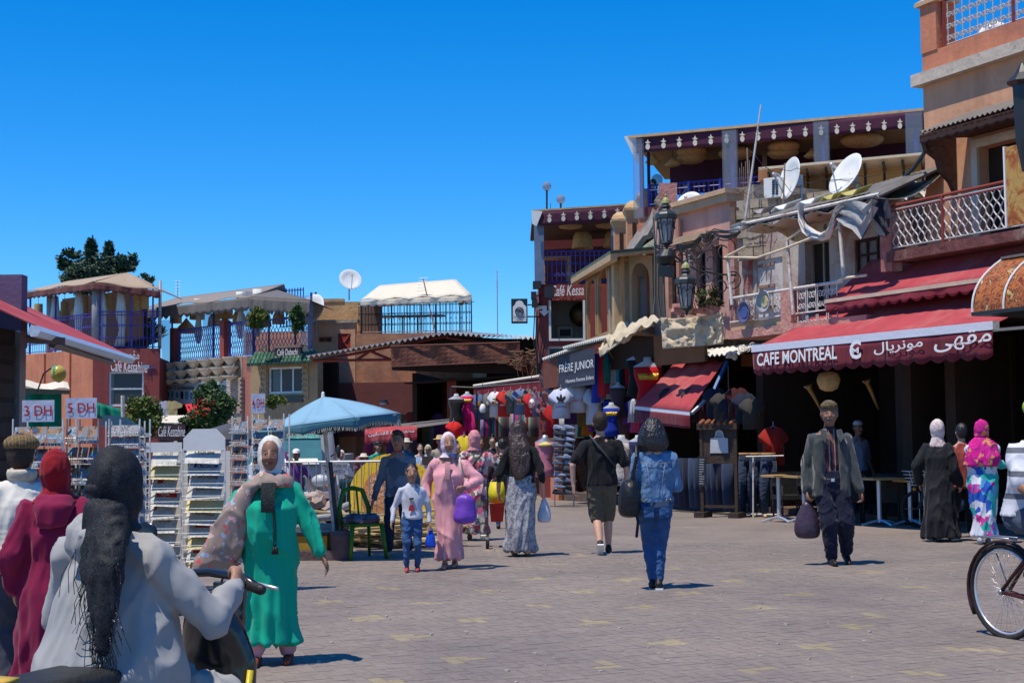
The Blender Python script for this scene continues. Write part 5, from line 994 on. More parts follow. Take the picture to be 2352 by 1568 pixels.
for k,(x,y) in enumerate(((2030,440),(2060,432),(2085,428),(2115,426))):
 one('yellow_sheet',MB().sheet(FR.W(x - 40,y + 12,-.6),FR.W(x + 40,y + 2,-.6),FR.W(x + 40,y - 4,-1.2),FR.W(x - 40,y + 6,-1.2),12,2,.012,lambda u,v: (0,0,.02 * math.sin(u * 40))),MC['yellow_fibreglass'],'overlapping yellow corrugated sheet on the roof beside the lacy balcony','roof sheet','yellow roof sheets')
# AWNINGS
na = 2.0; aw = thing('cafe_awning','long burgundy awning reading CAFE MONTREAL with a white front bar, over the cafe tables','awning',FR.W(1990,790,na))
p0,p1 = FR.W(1738,803,na),FR.W(2290,735,na); p1.z = p0.z = (p0.z + p1.z) / 2; s0,s1 = FR.px(1738,803,na)[0],FR.px(2290,735,na)[0]
q0,q1 = FR.P(s0,3.95,.02),FR.P(s1,3.95,.02)
mk('fabric',MB().sheet(p0,p1,q1,q0,20,8,.012,lambda u,v: (0,0,-.05 * math.sin(v * math.pi) * (1 + .4 * math.sin(u * 9)))),BURG,aw,smooth=True)
mk('front_bar',MB().fb(FR,s0 - .02,s1 + .02,p0.z - .09,p0.z + .03,na - .02,na + .1),mat('bar_white',(.62,.62,.68),.35,.04),aw)
valance(aw,p0 + FR.n * .09 - UP * .09,p1 + FR.n * .09 - UP * .09,.38,18,BURGD,seed=6,wob=.02)
vh = .1; L1 = lambda x,y: FR.W(x,y,na + .13)
textmesh('CAFE MONTREAL',L1(1739,841),L1(1923,824),L1(1739,812),WT,aw,bold=.02)
textmesh('C',L1(1952,826),L1(1978,823),L1(1952,783),WT,aw,'emblem',bold=.03); textmesh('M',L1(1957,813),L1(1973,811),L1(1957,799),WT,aw,'emblem',bold=.01)
textmesh('\uFEDD\uFE8E\uFEF3\uFEAE\uFEE7\uFEEE\uFEE3',L1(2008,816),L1(2120,802),L1(2008,788),WT,aw,bold=.01); textmesh('\uFEF0\uFEEC\uFED8\uFEE3',L1(2146,811),L1(2278,794),L1(2146,770),WT,aw,bold=.01)
arm = MB()
for s_ in (s0 + .4,s1 - .5): arm.tube([FR.P(s_,3.0,.02),FR.P(s_ + .5,2.98,1.0),FR.P(s_,2.9,na)],.03,5)
mk('folding_arms',arm,SILVER,aw)
up = thing('upper_awning','shorter burgundy awning with a beige edge above the lettered one','awning',FR.W(2080,660,1.2)); nu_ = 1.25
u0,u1 = FR.W(1898,692,nu_),FR.W(2330,622,nu_); u1.z = u0.z; t0,t1 = FR.px(1898,692,nu_)[0],FR.px(2330,622,nu_)[0]
mk('fabric',MB().sheet(u0,u1,FR.P(t1,4.45,.3),FR.P(t0 + .02,4.45,.3),16,6,.012,lambda u,v: (0,0,-.03 * math.sin(v * math.pi))),BURG,up,smooth=True)
mk('edge_strip',MB().fb(FR,t0,t1,u0.z - .035,u0.z + .025,nu_ - .01,nu_ + .04),mat('beige_strip',(.55,.42,.30),.7),up)
valance(up,u0 + FR.n * .03 - UP * .035,u1 + FR.n * .03 - UP * .035,.13,16,cloth('burgundy_mid',(.22,.022,.036),fold=.5),seed=9,wob=.015)
# food poster drum at the right edge
FOOD = pattern('food_print',[(.03,.012,.008),(.22,.05,.015),(.45,.15,.04),(.12,.025,.012),(.55,.34,.12),(.60,.48,.30)],6,'card',0,bg=(1,1,1),rough=.4)
fp = thing('poster_sign','bulging sign box with large printed food pictures hanging at the right edge','sign',FR.W(2290,718,2.6)); np_ = 2.7
z1,z0 = FR.px(2245,590,np_)[1],FR.px(2245,716,np_)[1]; sL = FR.px(2235,650,np_)[0]; hh = z1 - z0
for k,(d0,d1) in enumerate(((0,.55),(.57,1.15),(1.17,1.8))):
 m = MB(); N = 10
 pr_ = [(z0 + hh * j / N,np_ - .55 * (j / N) ** 2.4 + .0) for j in range(N + 1)]
 for j in range(N): (za_,na_),(zb_,nb_) = pr_[j],pr_[j + 1]; m.hexa([FR.P(sL + d0,za_,na_ - .05),FR.P(sL + d1,za_,na_ - .05),FR.P(sL + d1,za_,na_),FR.P(sL + d0,za_,na_),FR.P(sL + d0,zb_,nb_ - .05),FR.P(sL + d1,zb_,nb_ - .05),FR.P(sL + d1,zb_,nb_),FR.P(sL + d0,zb_,nb_)])
 mk('food_picture',m,FOOD,fp)
rim = MB(); [rim.tube([FR.P(sL + d,z,n_ + .02) for z,n_ in pr_],.014,5) for d in (-.01,.56,1.16)]; mk('rim',rim,WHITE,fp)
mk('bottom_bar',MB().fb(FR,sL - .03,sL + 1.85,z0 - .05,z0,1.2,np_ + .02),BLACKM,fp); mk('top_cover',MB().hexa([FR.P(sL,z1 + .001,.9),FR.P(sL + 1.8,z1 + .001,.9),FR.P(sL + 1.8,z1 + .001,np_ - .5),FR.P(sL,z1 + .001,np_ - .5),FR.P(sL,z1 + .25,.9),FR.P(sL + 1.8,z1 + .25,.9),FR.P(sL + 1.8,z1 + .03,np_ - .5),FR.P(sL,z1 + .03,np_ - .5)]),CANVD,fp)
p2 = thing('poster_board','tall framed food poster fixed beside the balcony at the right edge','sign',FR.W(2335,520,2.0)); s_ = FR.px(2312,430,2.0)[0]; mk('picture',MB().fb(FR,s_,s_ + .9,FR.px(2312,520,2.0)[1],FR.px(2312,338,2.0)[1],1.95,2.0),pattern('tea_print',[(.10,.012,.01),(.35,.10,.02),(.5,.3,.08),(.06,.02,.02)],3,'card',0,bg=(1,1,1),rough=.4),p2); mk('frame',MB().fb(FR,s_ - .03,s_,FR.px(2312,522,2.0)[1],FR.px(2312,336,2.0)[1],1.94,2.02),WHITE,p2)
lp = thing('street_lantern','black iron lantern cut off by the right edge, below the top parapet','lamp',FR.W(2345,330,2.2)); c = FR.W(2351,240,2.2); mk('cage',MB().lathe([(.05,-.9),(.12,-.5),(.14,.25),(.22,.3),(.1,.42),(.03,.55)],c,8),BLACKM,lp)
# middle awning
ma = thing('shop_awning','steep burgundy shop awning with white bar and blue folding arm beside the clothes shop','awning',at(1560,950,29))
A_,B_,C_,D_ = at(1457,932,31),at(1584,945,28.8),at(1663,828,29.4),at(1552,832,31.2)
mk('fabric',MB().sheet(A_,B_,C_,D_,14,8,.012,lambda u,v: (0,0,.035 * math.sin(u * 18) * v)),BURG,ma,smooth=True)
mk('front_bar',MB().hexa([A_ - UP * .075,B_ - UP * .075,B_ + V((.05,.1,-.075)),A_ + V((.05,.1,-.075)),A_,B_,B_ + V((.05,.1,0)),A_ + V((.05,.1,0))]),MC['bar_white'],ma)
valance(ma,A_ - UP * .075,B_ - UP * .075,.27,1,BURGD,wave=0,wob=.01)
arm = MB().tube([C_ + V((.06,0,-.02)),C_ + (B_ - C_) * .52 + V((.12,0,-.15))],.045,5); mk('blue_arm',arm,mat('arm_blue',(.02,.12,.35),.4),ma); mk('lower_arm',MB().tube([C_ + (B_ - C_) * .52 + V((.12,0,-.15)),B_ + V((.05,0,-.03))],.04,5),SILVER,ma); mk('crank_rod',MB().tube([C_ + V((.08,0,-.1)),at(1675,960,29.2)],.012,4),SILVER,ma)
cam_ = MB().cbox(at(1680,815,29),(.2,.2,.13)); cam_.cap(at(1676,808,29),at(1688,822,29),.07,.05); one('security_camera',cam_,WHITE,'white camera housing above the crank of the steep awning','camera')
wa = thing('white_sheet_roof','white corrugated sheet with a torn edge above the steep burgundy awning','roof sheet',at(1650,800,29)); corr(wa,at(1552,822,30.6),at(1700,812,28.2),at(1775,775,28.6),at(1600,800,31),14,.03,mat('tin_white',(.62,.62,.58),.5,.1))
sc_ = MB(); p = at(1705,800,28.4)
for k in range(4): sc_.tube(scroll_pts(at(1702 + k * 13,800 - k * 3 + 4 * (k % 2),28.3),V((1,0,0)),UP,.07,1.3,sgn=(-1) ** k),.01,4)
sc_.tube([at(1695,806,28.3),at(1745,792,28.2)],.012,4); one('iron_scroll',sc_,METALW,'small wrought iron scroll panel between the two burgundy awnings','ironwork')
# tan cloths
cl = cloth('dusty_canvas',(.52,.44,.31),fold=.6)
one('canvas_screen',MB().sheet(at(1523,801,29.6),at(1662,790,28),at(1661,716,28),at(1518,730,29.6),44,22,.012,lambda u,v: (0,.16 * noise.noise(V((u * 7,v * 4,1))) + .08 * noise.noise(V((u * 19 + v * 6,v * 11,4))),-.05 * math.sin(u * math.pi) * v)),cloth('tan_sheet',(.50,.40,.27),fold=.7,fscale=7),'crumpled tan canvas sheet hung below the bougainvillea','canvas',smooth=True)
one('canvas_sag',MB().sheet(at(1375,800,30.5),at(1440,775,30),at(1522,728,29.7),at(1430,745,31.5),24,12,.012,lambda u,v: (0,0,.22 * noise.noise(V((u * 6,v * 4,9))) + .1 * noise.noise(V((u * 15,v * 9,2))))),cl,'sagging cream canvas draped over the clothes shop front','canvas',smooth=True)
one('canvas_flap',MB().sheet(at(1372,812,30.4),at(1385,818,30.4),at(1452,770,30),at(1400,780,30.5),8,4,.012,lambda u,v: (0,0,.05 * math.sin(u * 9))),cl,'twisted flap of cream canvas at the left of the clothes shop front','canvas',smooth=True)
one('dark_backing',MB().fb(FR,aR_(1440),aR_(1660),2.95,3.6,.35,.42),DARKB,'dark panel beneath the tan canvas sheet','panel')
for (xa,ya,xb,yb,Y0,Y1,n,lb) in ((1245,826,1295,808,34,33,12,'short white corrugated eave at the left of the clothes shop'),(1292,800,1384,778,33.2,32,22,'cream corrugated eave above the dark shop sign')):
 t_ = thing('eave_sheet',lb,'roof sheet',at((xa + xb) / 2,ya,Y0)); corr(t_,at(xa,ya,Y0),at(xb,yb,Y1),at(xb,yb,Y1) + V((.9,.4,.25)),at(xa,ya,Y0) + V((.9,.4,.25)),n,.035,mat('tin_white',(.62,.62,.58),.5,.1))
ss = thing('shop_sign','dark grey shop sign reading FRÈRE JUNIOR above hanging clothes','sign',at(1325,890,32.8)); FS = Fac(gp(1275,33.6),gp(1372,32.3))
mk('board',MB().hexa([FS.W(1282,893,-.1),FS.W(1366,882,-.1),FS.W(1366,882,0),FS.W(1282,893,0),FS.W(1282,818,-.1),FS.W(1366,797,-.1),FS.W(1366,797,0),FS.W(1282,818,0)]),mat('sign_grey',(.045,.05,.07),.6,.1),ss)
textmesh('FRÈRE JUNIOR',FS.W(1285,862,.02),FS.W(1364,849,.02),FS.W(1285,833,.02),WT,ss); textmesh('Homme Femme Enfant',FS.W(1300,880,.02),FS.W(1364,870,.02),FS.W(1300,871,.02),WT,ss)
mk('side_board',MB().hexa([FS.W(1248,893,-.12),FS.W(1281,888,-.12),FS.W(1281,888,-.02),FS.W(1248,893,-.02),FS.W(1248,836,-.12),FS.W(1281,822,-.12),FS.W(1281,822,-.02),FS.W(1248,836,-.02)]),mat('sign_rust',(.16,.055,.035),.7,.2),ss)
# lanterns on iron scrolls
def lantern(c,s,parent,lab=None):
 c = V(c); P = lambda r,z: (r * s,z * s)
 mk('roof',MB().lathe([P(.02,.62),P(.06,.6),P(.05,.5),P(.14,.44),P(.16,.38),P(.1,.36),P(.2,.26),P(.3,.2),P(.34,.14),P(.34,.02),P(.3,.0)],c,8),mat('lantern_iron',(.03,.035,.035),.45,.25,8,.2,30,spec=.5),parent)
 mk('brass_cap',MB().lathe([P(.01,.8),P(.05,.76),P(.03,.7),P(.12,.6),P(.15,.5),P(.08,.48)],c,8),mat('weathered_brass',(.30,.30,.12),.5,.25,8),parent)
 mk('glass',MB().lathe([P(.26,0),P(.15,-.7),P(.05,-.72)],c,8),mat('frosted',(.33,.33,.32),.5,.15,5),parent)
 q = MB()
 for k in range(8):
  a = 2 * math.pi * k / 8; d_ = V((math.cos(a),math.sin(a),0)); q.tube([c + d_ * .285 * s,c + d_ * .17 * s - UP * .7 * s],.018 * s,4)
  a2 = 2 * math.pi * (k + .5) / 8; d2 = V((math.cos(a2),math.sin(a2),0)); q.tube([c + d_ * .28 * s - UP * .3 * s,c + d2 * .255 * s - UP * .08 * s,c + V((math.cos(a + .785),math.sin(a + .785),0)) * .27 * s - UP * .3 * s],.014 * s,4)
 q.lathe([P(.18,-.68),P(.2,-.74),P(.06,-.84),P(.03,-.95),P(.02,-.96)],c,8); mk('cage',q,MC['lantern_iron'],parent)
YL = 27.5
t = thing('wall_lantern','upper black street lantern with brass cap on a scrolled iron bracket','street lamp',at(1530,610,YL)); lantern(at(1530,504,YL),.62,t)
k = MB()
k.tube([at(1530,560,YL),at(1532,575,YL),at(1560,596,YL),at(1600,620,YL),at(1650,630,YL + .6),at(1690,632,YL + 1)],.022,6)
for x,y,r_,sg,st in ((1560,590,.17,1,0),(1592,580,.19,-1,2),(1630,600,.24,1,1),(1665,575,.32,-1,3),(1655,655,.2,1,2),(1620,640,.16,-1,0),(1682,640,.22,1,4)): k.tube(scroll_pts(at(x,y,YL + (x - 1560) / 130),V((1,.3,0)),UP,r_,1.35,18,sg,st),.013,5)
mk('bracket',k,MC['lantern_iron'],t)
sp = MB().rings([(at(1528,608,YL),.13,.13),(at(1530,590,YL),.2,.2),(at(1534,574,YL),.14,.14)]); mk('loudspeaker',sp,BLACKM,t); mk('lower_box',MB().hexa([at(1513,634,YL - .15),at(1545,638,YL - .15),at(1548,636,YL + .15),at(1516,632,YL + .15),at(1515,608,YL - .15),at(1549,612,YL - .15),at(1550,612,YL + .15),at(1517,608,YL + .15)]),BLACKM,t)
t = thing('wall_lantern','lower black street lantern hanging from the scrolls beside the bougainvillea','street lamp',at(1576,700,26.5)); lantern(at(1576,653,26.5),.6,t)
k = MB().tube([at(1573,628,26.5),at(1571,605,26.5),at(1578,590,26.5),at(1592,588,26.5)],.022,5); k.tube(scroll_pts(at(1585,605,26.5),V((1,0,0)),UP,.1,1.4),.014,4); mk('bracket',k,MC['lantern_iron'],t)
# cables along the facades
rnd = random.Random(31)
cb = MB()
for k in range(9):
 o = k * 1.6; pts = [FR.W(1505 + rnd.uniform(-3,3),560 + o * 2,.5),FR.W(1560,600 - 40 + o,.6),FR.W(1610,550 - 12 + o,.6),FR.W(1640,528 + o + rnd.uniform(-3,3),.6),FR.W(1700,528 + o * .5,1.0)]
 for i in range(4): a,b = pts[i],pts[i + 1]; sg = rnd.uniform(.02,.14); cb.tube([a + (b - a) * j / 6 - UP * sg * (1 - (2 * j / 6 - 1) ** 2) for j in range(7)],.014,4)
for x,y in ((1570,560),(1612,545),(1585,575),(1640,540)): c = FR.W(x,y,.6); cb.tube([c + V((.09 * math.cos(a),0,.13 * math.sin(a) - .1)) for a in [j * math.pi / 6 for j in range(11)]],.012,4)
one('cable_bundle',cb,BLACKM,'tangled bundle of black cables strung along the pink house','cables')
cb = MB()
for k in range(7): x = 1504 + k * 3.5 + rnd.uniform(-2,2); cb.tube([at(x + rnd.uniform(-4,4),y,31.0) for y in (500,560,620,680,730)],.02 if k % 3 == 0 else .01,4)
one('cable_run',cb,mat('cable_grey',(.10,.12,.11)),'vertical run of grey cables and conduit between the balcony and the pink house','cables')
one('wooden_pole',MB().tube([FR.W(1688,540,.3),FR.W(1686,478,.3)],.1,6),mat('old_wood',(.16,.11,.08),.9,.3,6,.5),'short weathered wooden post where the cables meet','post')
cb = MB()
for k in range(8):
 x = 1228 + k * 4; cb.tube([at(x + rnd.uniform(-2,2),700 + k * 14,38),at(x + rnd.uniform(-6,6),780,38),at(1240 + rnd.uniform(-6,4),860,38)],.014,4)
for k in range(10): cb.tube([at(1236 + rnd.uniform(0,12),850 + k * 4,37.5),at(1250 + rnd.uniform(0,14),880 + k * 2,37),at(1268 + rnd.uniform(0,12),905 + k * 3,36)],.018,4)
one('wire_tangle',cb,BLACKM,'tangle of black wires on the left corner of the maroon tower','wires')
one('thick_cable',MB().tube([FR.W(2128,345,.5),FR.W(2100,385,.3),FR.W(2068,415,0)],.035,5),BLACKM,'thick black cable slung from the tall house to the roof','cable')
# PEOPLE
FIN = []
SKIN = mat('skin_tan',(.36,.185,.115),.55,.08,6,.08,60,spec=.4); SKIND = mat('skin_brown',(.24,.115,.07),.55,.08,6,.08,60,spec=.4); SKINL = mat('skin_light',(.52,.29,.20),.55,.06,6,.08,60,spec=.4)
HAIRB = mat('hair_black',(.012,.010,.010),.35,.5,30,.6,60,stretch=(6,6,.4),spec=.6); HAIRBR = mat('hair_brown',(.045,.022,.014),.4,.5,30,.6,60,stretch=(6,6,.4),spec=.6); HAIRS = mat('hair_short',(.035,.022,.015),.6,.3,40,.5,120)
LIP = mat('lips',(.22,.06,.05),.5,.05); EYED = mat('eye_dark',(.012,.008,.006),.2,.1); EYEW = mat('eye_white',(.45,.42,.38),.3,.05); SHB = mat('shoe_black',(.015,.015,.015),.5,.1); SHW = mat('shoe_white',(.65,.65,.62),.6,.1); SHBR = mat('shoe_tan',(.32,.20,.12),.7,.15)
def mkl(name,mb,m,root,parent=None,smooth=True,vox=0,sm=4,fold=0,fs=7,st=.3,flute=0,nfl=11,z0=0,z1=1,seed=1):
 me = bpy.data.meshes.new(name); me.from_pydata(mb.v,[],mb.f)
 if smooth: me.polygons.foreach_set('use_smooth',[True] * len(me.polygons))
 me.materials.append(m); o = bpy.data.objects.new(name,me); COL.objects.link(o); o.parent = parent or root; WL[o.name] = wloc(root)
 if vox:
  r = o.modifiers.new('r','REMESH'); r.mode = 'VOXEL'; r.voxel_size = vox; r.use_smooth_shade = True
  if sm: s_ = o.modifiers.new('s','SMOOTH'); s_.factor = .5; s_.iterations = sm
  FIN.append((o,m,fold,fs,st,flute,nfl,z0,z1,seed))
 return o
def ik(a,c,l1,l2,pole):
 a,c = V(a),V(c); d = c - a; L = d.length
 if L >= l1 + l2 - 1e-4: return a + d * (l1 / (l1 + l2))
 x = (l1 * l1 - l2 * l2 + L * L) / (2 * L); h = math.sqrt(max(l1 * l1 - x * x,0)); p = V(pole) - d.normalized() * V(pole).dot(d.normalized())
 return a + d.normalized() * x + p.normalized() * h
def hand(mb,wr,d,n,s,curl=.5,side=1):
 """palm, four jointed fingers and a thumb; d along the hand, n palm normal"""
 d = V(d).normalized(); n = V(n); n = (n - d * n.dot(d)).normalized(); x = d.cross(n) * side; wr = V(wr)
 for k in range(4):
  o = (k - 1.5) * .021 * s; mb.cap(wr + x * o * .6,wr + d * .085 * s + x * o,.017 * s,.0115 * s,7)
  L = (.068,.078,.074,.058)[k] * s; b0 = wr + d * .085 * s + x * o; c1 = curl * .9; d1 = (d * math.cos(c1) + n * math.sin(c1)); b1 = b0 + d1 * L * .5; c2 = curl * 2.1; d2 = (d * math.cos(c2) + n * math.sin(c2)); mb.cap(b0,b1,.0105 * s,.0095 * s,6); mb.cap(b1,b1 + d2 * L * .5,.0095 * s,.0075 * s,6)
 t0 = wr + x * -.028 * s + d * .02 * s; t1 = t0 - x * .018 * s + d * .04 * s + n * .015 * s; mb.cap(t0,t1,.014 * s,.011 * s,6); mb.cap(t1,t1 + d * .03 * s + n * .015 * s,.011 * s,.009 * s,6)
class Person:
 def __init__(s,label,loc,H,face=0,skin=None,feet=None,hands=None,lean=0,sw=None,build=1.0,vox=.016,group=None,hipz=None,look=0,hipy=0,elbow=None,eyes=None,curl=(.5,.5),legr=.6,child=False):
  s.H = H; s.k = k = H / 1.68; s.b = build; s.vox = vox; s.lean = lean
  s.root = link('person',None,None,loc); tag(s.root,label,'person',group); s.root.rotation_euler = (0,0,math.radians(face)); s.seed = random.random() * 100
  hz = hipz if hipz else .50 * H; s.hz = hz; s.hip = V((0,hipy,hz)); sw = (sw or .108) * .89; s.sw = sw; T = .298 * H
  ln = math.radians(lean); s.up = V((0,-math.sin(ln),math.cos(ln))); s.sh = s.hip + s.up * T; s.neck = s.sh + s.up * .038 * H
  hk = 1.2 if child else 1.07
  s.hk = hk; s.head = s.neck + V((0,-.014 * H,.082 * H * hk)) ; s.hr = V((.047 * H,.058 * H,.071 * H)) * hk
  feet = feet or ((-.055,0,0,0),(.055,0,0,0)); s.legs = []; pole = V((0,-1,.1))
  for i,f in enumerate(feet):
   sx = -1 if i == 0 else 1; hj = s.hip + V((sx * .052 * H,0,-.01 * H)); an = V((f[0],f[1],f[2])) * H + V((0,0,.042 * H)); kn = ik(hj,an,.2345 * H,.2265 * H,pole); s.legs.append((hj,kn,an,f[3] if len(f) > 3 else 0))
  s.arms = []; hands = hands or ((-.155,-.02,.475),(.155,-.02,.475)); elbow = elbow or (V((-.4,.8,-.2)),V((.4,.8,-.2)))
  for i,h in enumerate(hands):
   sx = -1 if i == 0 else 1; sj = s.sh + V((sx * sw * H,.004 * H,-.034 * H)); wr = V(h) * H; el = ik(sj,wr,.172 * H,.150 * H,elbow[i]);
   if (wr - sj).length > .322 * H: wr = sj + (wr - sj).normalized() * .322 * H
   s.arms.append((sj,el,wr))
  sk = skin or SKIN; s.skin = sk; m = MB(); b = .9; H_ = H
  m.rings([(s.hip + V((0,0,-.05 * H)),.06 * H * b,.05 * H * b),(s.hip,.085 * H * b,.06 * H * b),(s.hip + s.up * .1 * H,.07 * H * b,.05 * H * b),(s.hip + s.up * .22 * H,.085 * H * b,.058 * H * b),(s.sh,.08 * H,.045 * H),(s.neck,.034 * H,.034 * H)])
  [m.cap(s.sh,s.sh + V((e * sw * H * .9,0,-.03 * H)),.036 * H,.03 * H) for e in (-1,1)]
  m.cap(s.neck - s.up * .03 * H,s.head - V((0,-.01 * H,.02 * H)),.033 * H,.031 * H)
  R = Matrix.Rotation(math.radians(look),3,'Z'); s.R = R; hd,hr = s.head,s.hr; g = lambda x,y,z: hd + R @ V((x * hr.x,y * hr.y,z * hr.z))
  s.g = g; m.ell(g(0,.12,.18),V((hr.x * .98,hr.y * .92,hr.z * .82)),R,14,10); m.ell(g(0,-.15,-.25),V((hr.x * .8,hr.y * .8,hr.z * .75)),R,12,8)
  m.cap(g(-.1,-.62,-.72),g(.1,-.62,-.72),.02 * H * .8,.02 * H * .8,8); m.cap(g(0,-.92,.12),g(0,-1.1,-.2),.0065 * H,.0095 * H,6); m.cap(g(-.14,-1.0,-.24),g(.14,-1.0,-.24),.006 * H,.006 * H,6)
  for e in (-1,1): m.ell(g(e * 1.0,.1,-.05),V((.006 * H,.013 * H,.019 * H)),R,8,6); m.cap(g(e * .45,-.72,-.2),g(e * .5,-.6,-.35),.014 * H,.014 * H,6)
  for sj,el,wr in s.arms: m.cap(sj,el,.028 * H,.023 * H); m.cap(el,wr,.0225 * H,.0155 * H)
  for i,(sj,el,wr) in enumerate(s.arms): d = (wr - el).normalized(); hand(m,wr,d,V((1 if i == 0 else -1,-.3,0)),k,curl[i],-1 if i == 0 else 1)
  for hj,kn,an,pt in s.legs:
   m.cap(hj,kn,.042 * H * legr,.031 * H * legr); m.cap(kn,kn + (an - kn) * .4,.031 * H * legr,.033 * H * legr); m.cap(kn + (an - kn) * .4,an,.033 * H * legr,.02 * H * (legr + 1) / 2)
   fd = s.fdir(pt); m.cap(an + fd[1] * -.02 * H - fd[0] * .012 * H,an + fd[0] * .088 * H + fd[1] * -.026 * H,.021 * H,.014 * H)
  s.body = mkl('body',m,sk,s.root,vox=min(vox,.0125) if eyes else vox,sm=3,seed=s.seed)
  if eyes:
   fw = R @ V((0,-1,0))
   for e in (-1,1):
    mkl('eye',MB().ell(g(e * .38,-.86,.07),V((.0075,.005,.0035)) * k * (1.2 if child else 1),R,8,6),EYEW if eyes == 2 else EYED,s.root)
    if eyes == 2: mkl('iris',MB().ell(g(e * .38,-.93,.07),V((.0045,.003,.0045)) * k,R,8,6),EYED,s.root)
    mkl('eyebrow',MB().cap(g(e * .18,-.93,.24),g(e * .62,-.78,.28),.0032 * k,.0022 * k,5),EYED,s.root)
   mkl('mouth',MB().cap(g(-.26,-.93,-.5),g(.26,-.93,-.5),.0048 * k,.0048 * k,6),LIP,s.root)
 def fdir(s,pt):
  a = math.radians(pt); return V((0,-math.cos(a),-math.sin(a))),V((0,-math.sin(a),math.cos(a)))
 def add(s,name,mb,m,**k):
  k.setdefault('vox',s.vox); k.setdefault('seed',s.seed + len(name)); return mkl(name,mb,m,s.root,**k)
 def shirt(s,m,sleeve=2.0,hem=.47,wide=1.0,name='shirt',sr=1.0,fold=.015,belly=0,bust=0,**kw):
  H,b = s.H,s.b * wide; q = MB(); hemv = s.hip + s.up * (hem * H - s.hz) if s.lean > 5 else V((0,s.hip.y,hem * H))
  R_ = [(hemv,.098 * H * b,.072 * H * b + belly * H * .6),(s.hip + s.up * .09 * H + V((0,-belly * H * .5,0)),.086 * H * b,.062 * H * b + belly * H),(s.hip + s.up * .19 * H + V((0,-bust * .4 * H,0)),.096 * H * b,.064 * H * b + bust * H),(s.hip + s.up * .245 * H,.09 * H * b,.056 * H * b),(s.sh + s.up * .004 * H,.064 * H,.047 * H),(s.neck - s.up * .006 * H,.042 * H,.043 * H)]
  q.rings(R_)
  for i,(sj,el,wr) in enumerate(s.arms):
   q.cap(s.sh + V((0,.004,-.004 * H)),sj,.038 * H,.038 * H * sr)
   e = sj + (el - sj) * min(sleeve,1); q.cap(sj,e,.038 * H * b ** .5 * sr,.033 * H * sr)
   if sleeve > 1: q.cap(el,el + (wr - el) * min(sleeve - 1,1) * .97,.034 * H * sr,.026 * H * sr)
  return s.add(name,q,m,fold=fold,**kw)
 def trousers(s,m,length=1.9,loose=1.0,name='trousers',fold=.011,top=.075,**kw):
  H,b = s.H,s.b; q = MB(); q.rings([(s.hip + V((0,0,-.06 * H)),.085 * H * b,.06 * H * b),(s.hip,.1 * H * b,.068 * H * b),(s.hip + s.up * top * H,.086 * H * b,.06 * H * b)])
  if top < 0: q = MB()
  for hj,kn,an,pt in s.legs:
   if top < 0: q.cap(kn + (an - kn) * .7,kn + (an - kn) * min(length - 1,1),.042 * H * loose,.036 * H * loose); continue
   q.cap(hj,kn,.057 * H * b,.04 * H * loose)
   if length < 1: pass
   else:
    e = kn + (an - kn) * min(length - 1,1); q.cap(kn,e,.04 * H * loose,(.029 if length > 1.5 else .04) * H * loose)
  return s.add(name,q,m,fold=fold,fs=10,st=.9,**kw)
 def robe(s,m,hem=.06,w=1.0,sleeve=2.0,hw=.13,name='robe',fold=.013,flute=.012,sr=1.15,top=True,belly=.01,bust=.012,**kw):
  H,b = s.H,s.b * w; q = MB(); c = (s.legs[0][2] + s.legs[1][2]) / 2; dx = abs(s.legs[0][2].x - s.legs[1][2].x) / 2; dy = abs(s.legs[0][2].y - s.legs[1][2].y) / 2
  hv = V((c.x,c.y,hem * H)); mid = (hv + s.hip) / 2
  R_ = [(hv,hw * H * b + dx * .3,hw * .72 * H * b + dy * .8),(mid * .6 + hv * .4,hw * .93 * H * b,hw * .75 * H * b + dy * .9),(s.hip + V((0,.006 * H,-.03 * H)),.108 * H * b,.082 * H * b + belly * H * .5),(s.hip + s.up * .09 * H + V((0,-belly * H,0)),.096 * H * b,.07 * H * b + belly * H)]
  if top: R_ += [(s.hip + s.up * .19 * H + V((0,-bust * H * .6,0)),.104 * H * b,.07 * H * b + bust * H),(s.hip + s.up * .245 * H,.094 * H * b,.058 * H * b),(s.sh + s.up * .002 * H,.064 * H,.044 * H),(s.neck,.038 * H,.038 * H)]
  q.rings(R_)
  if top:
   for sj,el,wr in s.arms:
    q.cap(s.sh,sj,.04 * H,.04 * H); e = sj + (el - sj) * min(sleeve,1); q.cap(sj,e,.038 * H * sr * b ** .5,.037 * H * sr)
    if sleeve > 1: q.cap(el,el + (wr - el) * (sleeve - 1) * .95,.036 * H * sr,.031 * H * sr)
  kw.setdefault('fs',7.5); kw.setdefault('sm',2); return s.add(name,q,m,fold=fold,flute=flute,z0=hem * H,z1=s.hz,**kw)
 def scarf(s,m,drape=.09,wide=1.0,name='headscarf',fold=.003,back=.12,long=0):
  H = s.H; q = MB(); g,hr = s.g,s.hr
  q.ell(g(0,.32,.12),V((hr.x * 1.2,hr.y * .98,hr.z * 1.06)),s.R,16,10); q.ell(g(0,.2,-.35),V((hr.x * 1.18,hr.y * .9,hr.z * .85)),s.R,14,8)
  q.rings([(s.neck + V((0,0,-drape * H * .6)),.085 * H * wide,.062 * H * wide),(s.neck + V((0,0,.0)),.056 * H * wide,.052 * H),(s.neck + V((0,0,.035 * H)),.044 * H,.046 * H)])
  if long: q.rings([(s.neck + V((0,.05 * H,-long * H)),.07 * H * wide,.035 * H),(s.neck + V((0,.045 * H,-.1 * H)),.085 * H * wide,.04 * H),(s.neck + V((0,.02 * H,.02 * H)),.05 * H,.04 * H)])
  return s.add(name,q,m,vox=min(s.vox,.013),sm=2,fold=fold,fs=16,st=.6)
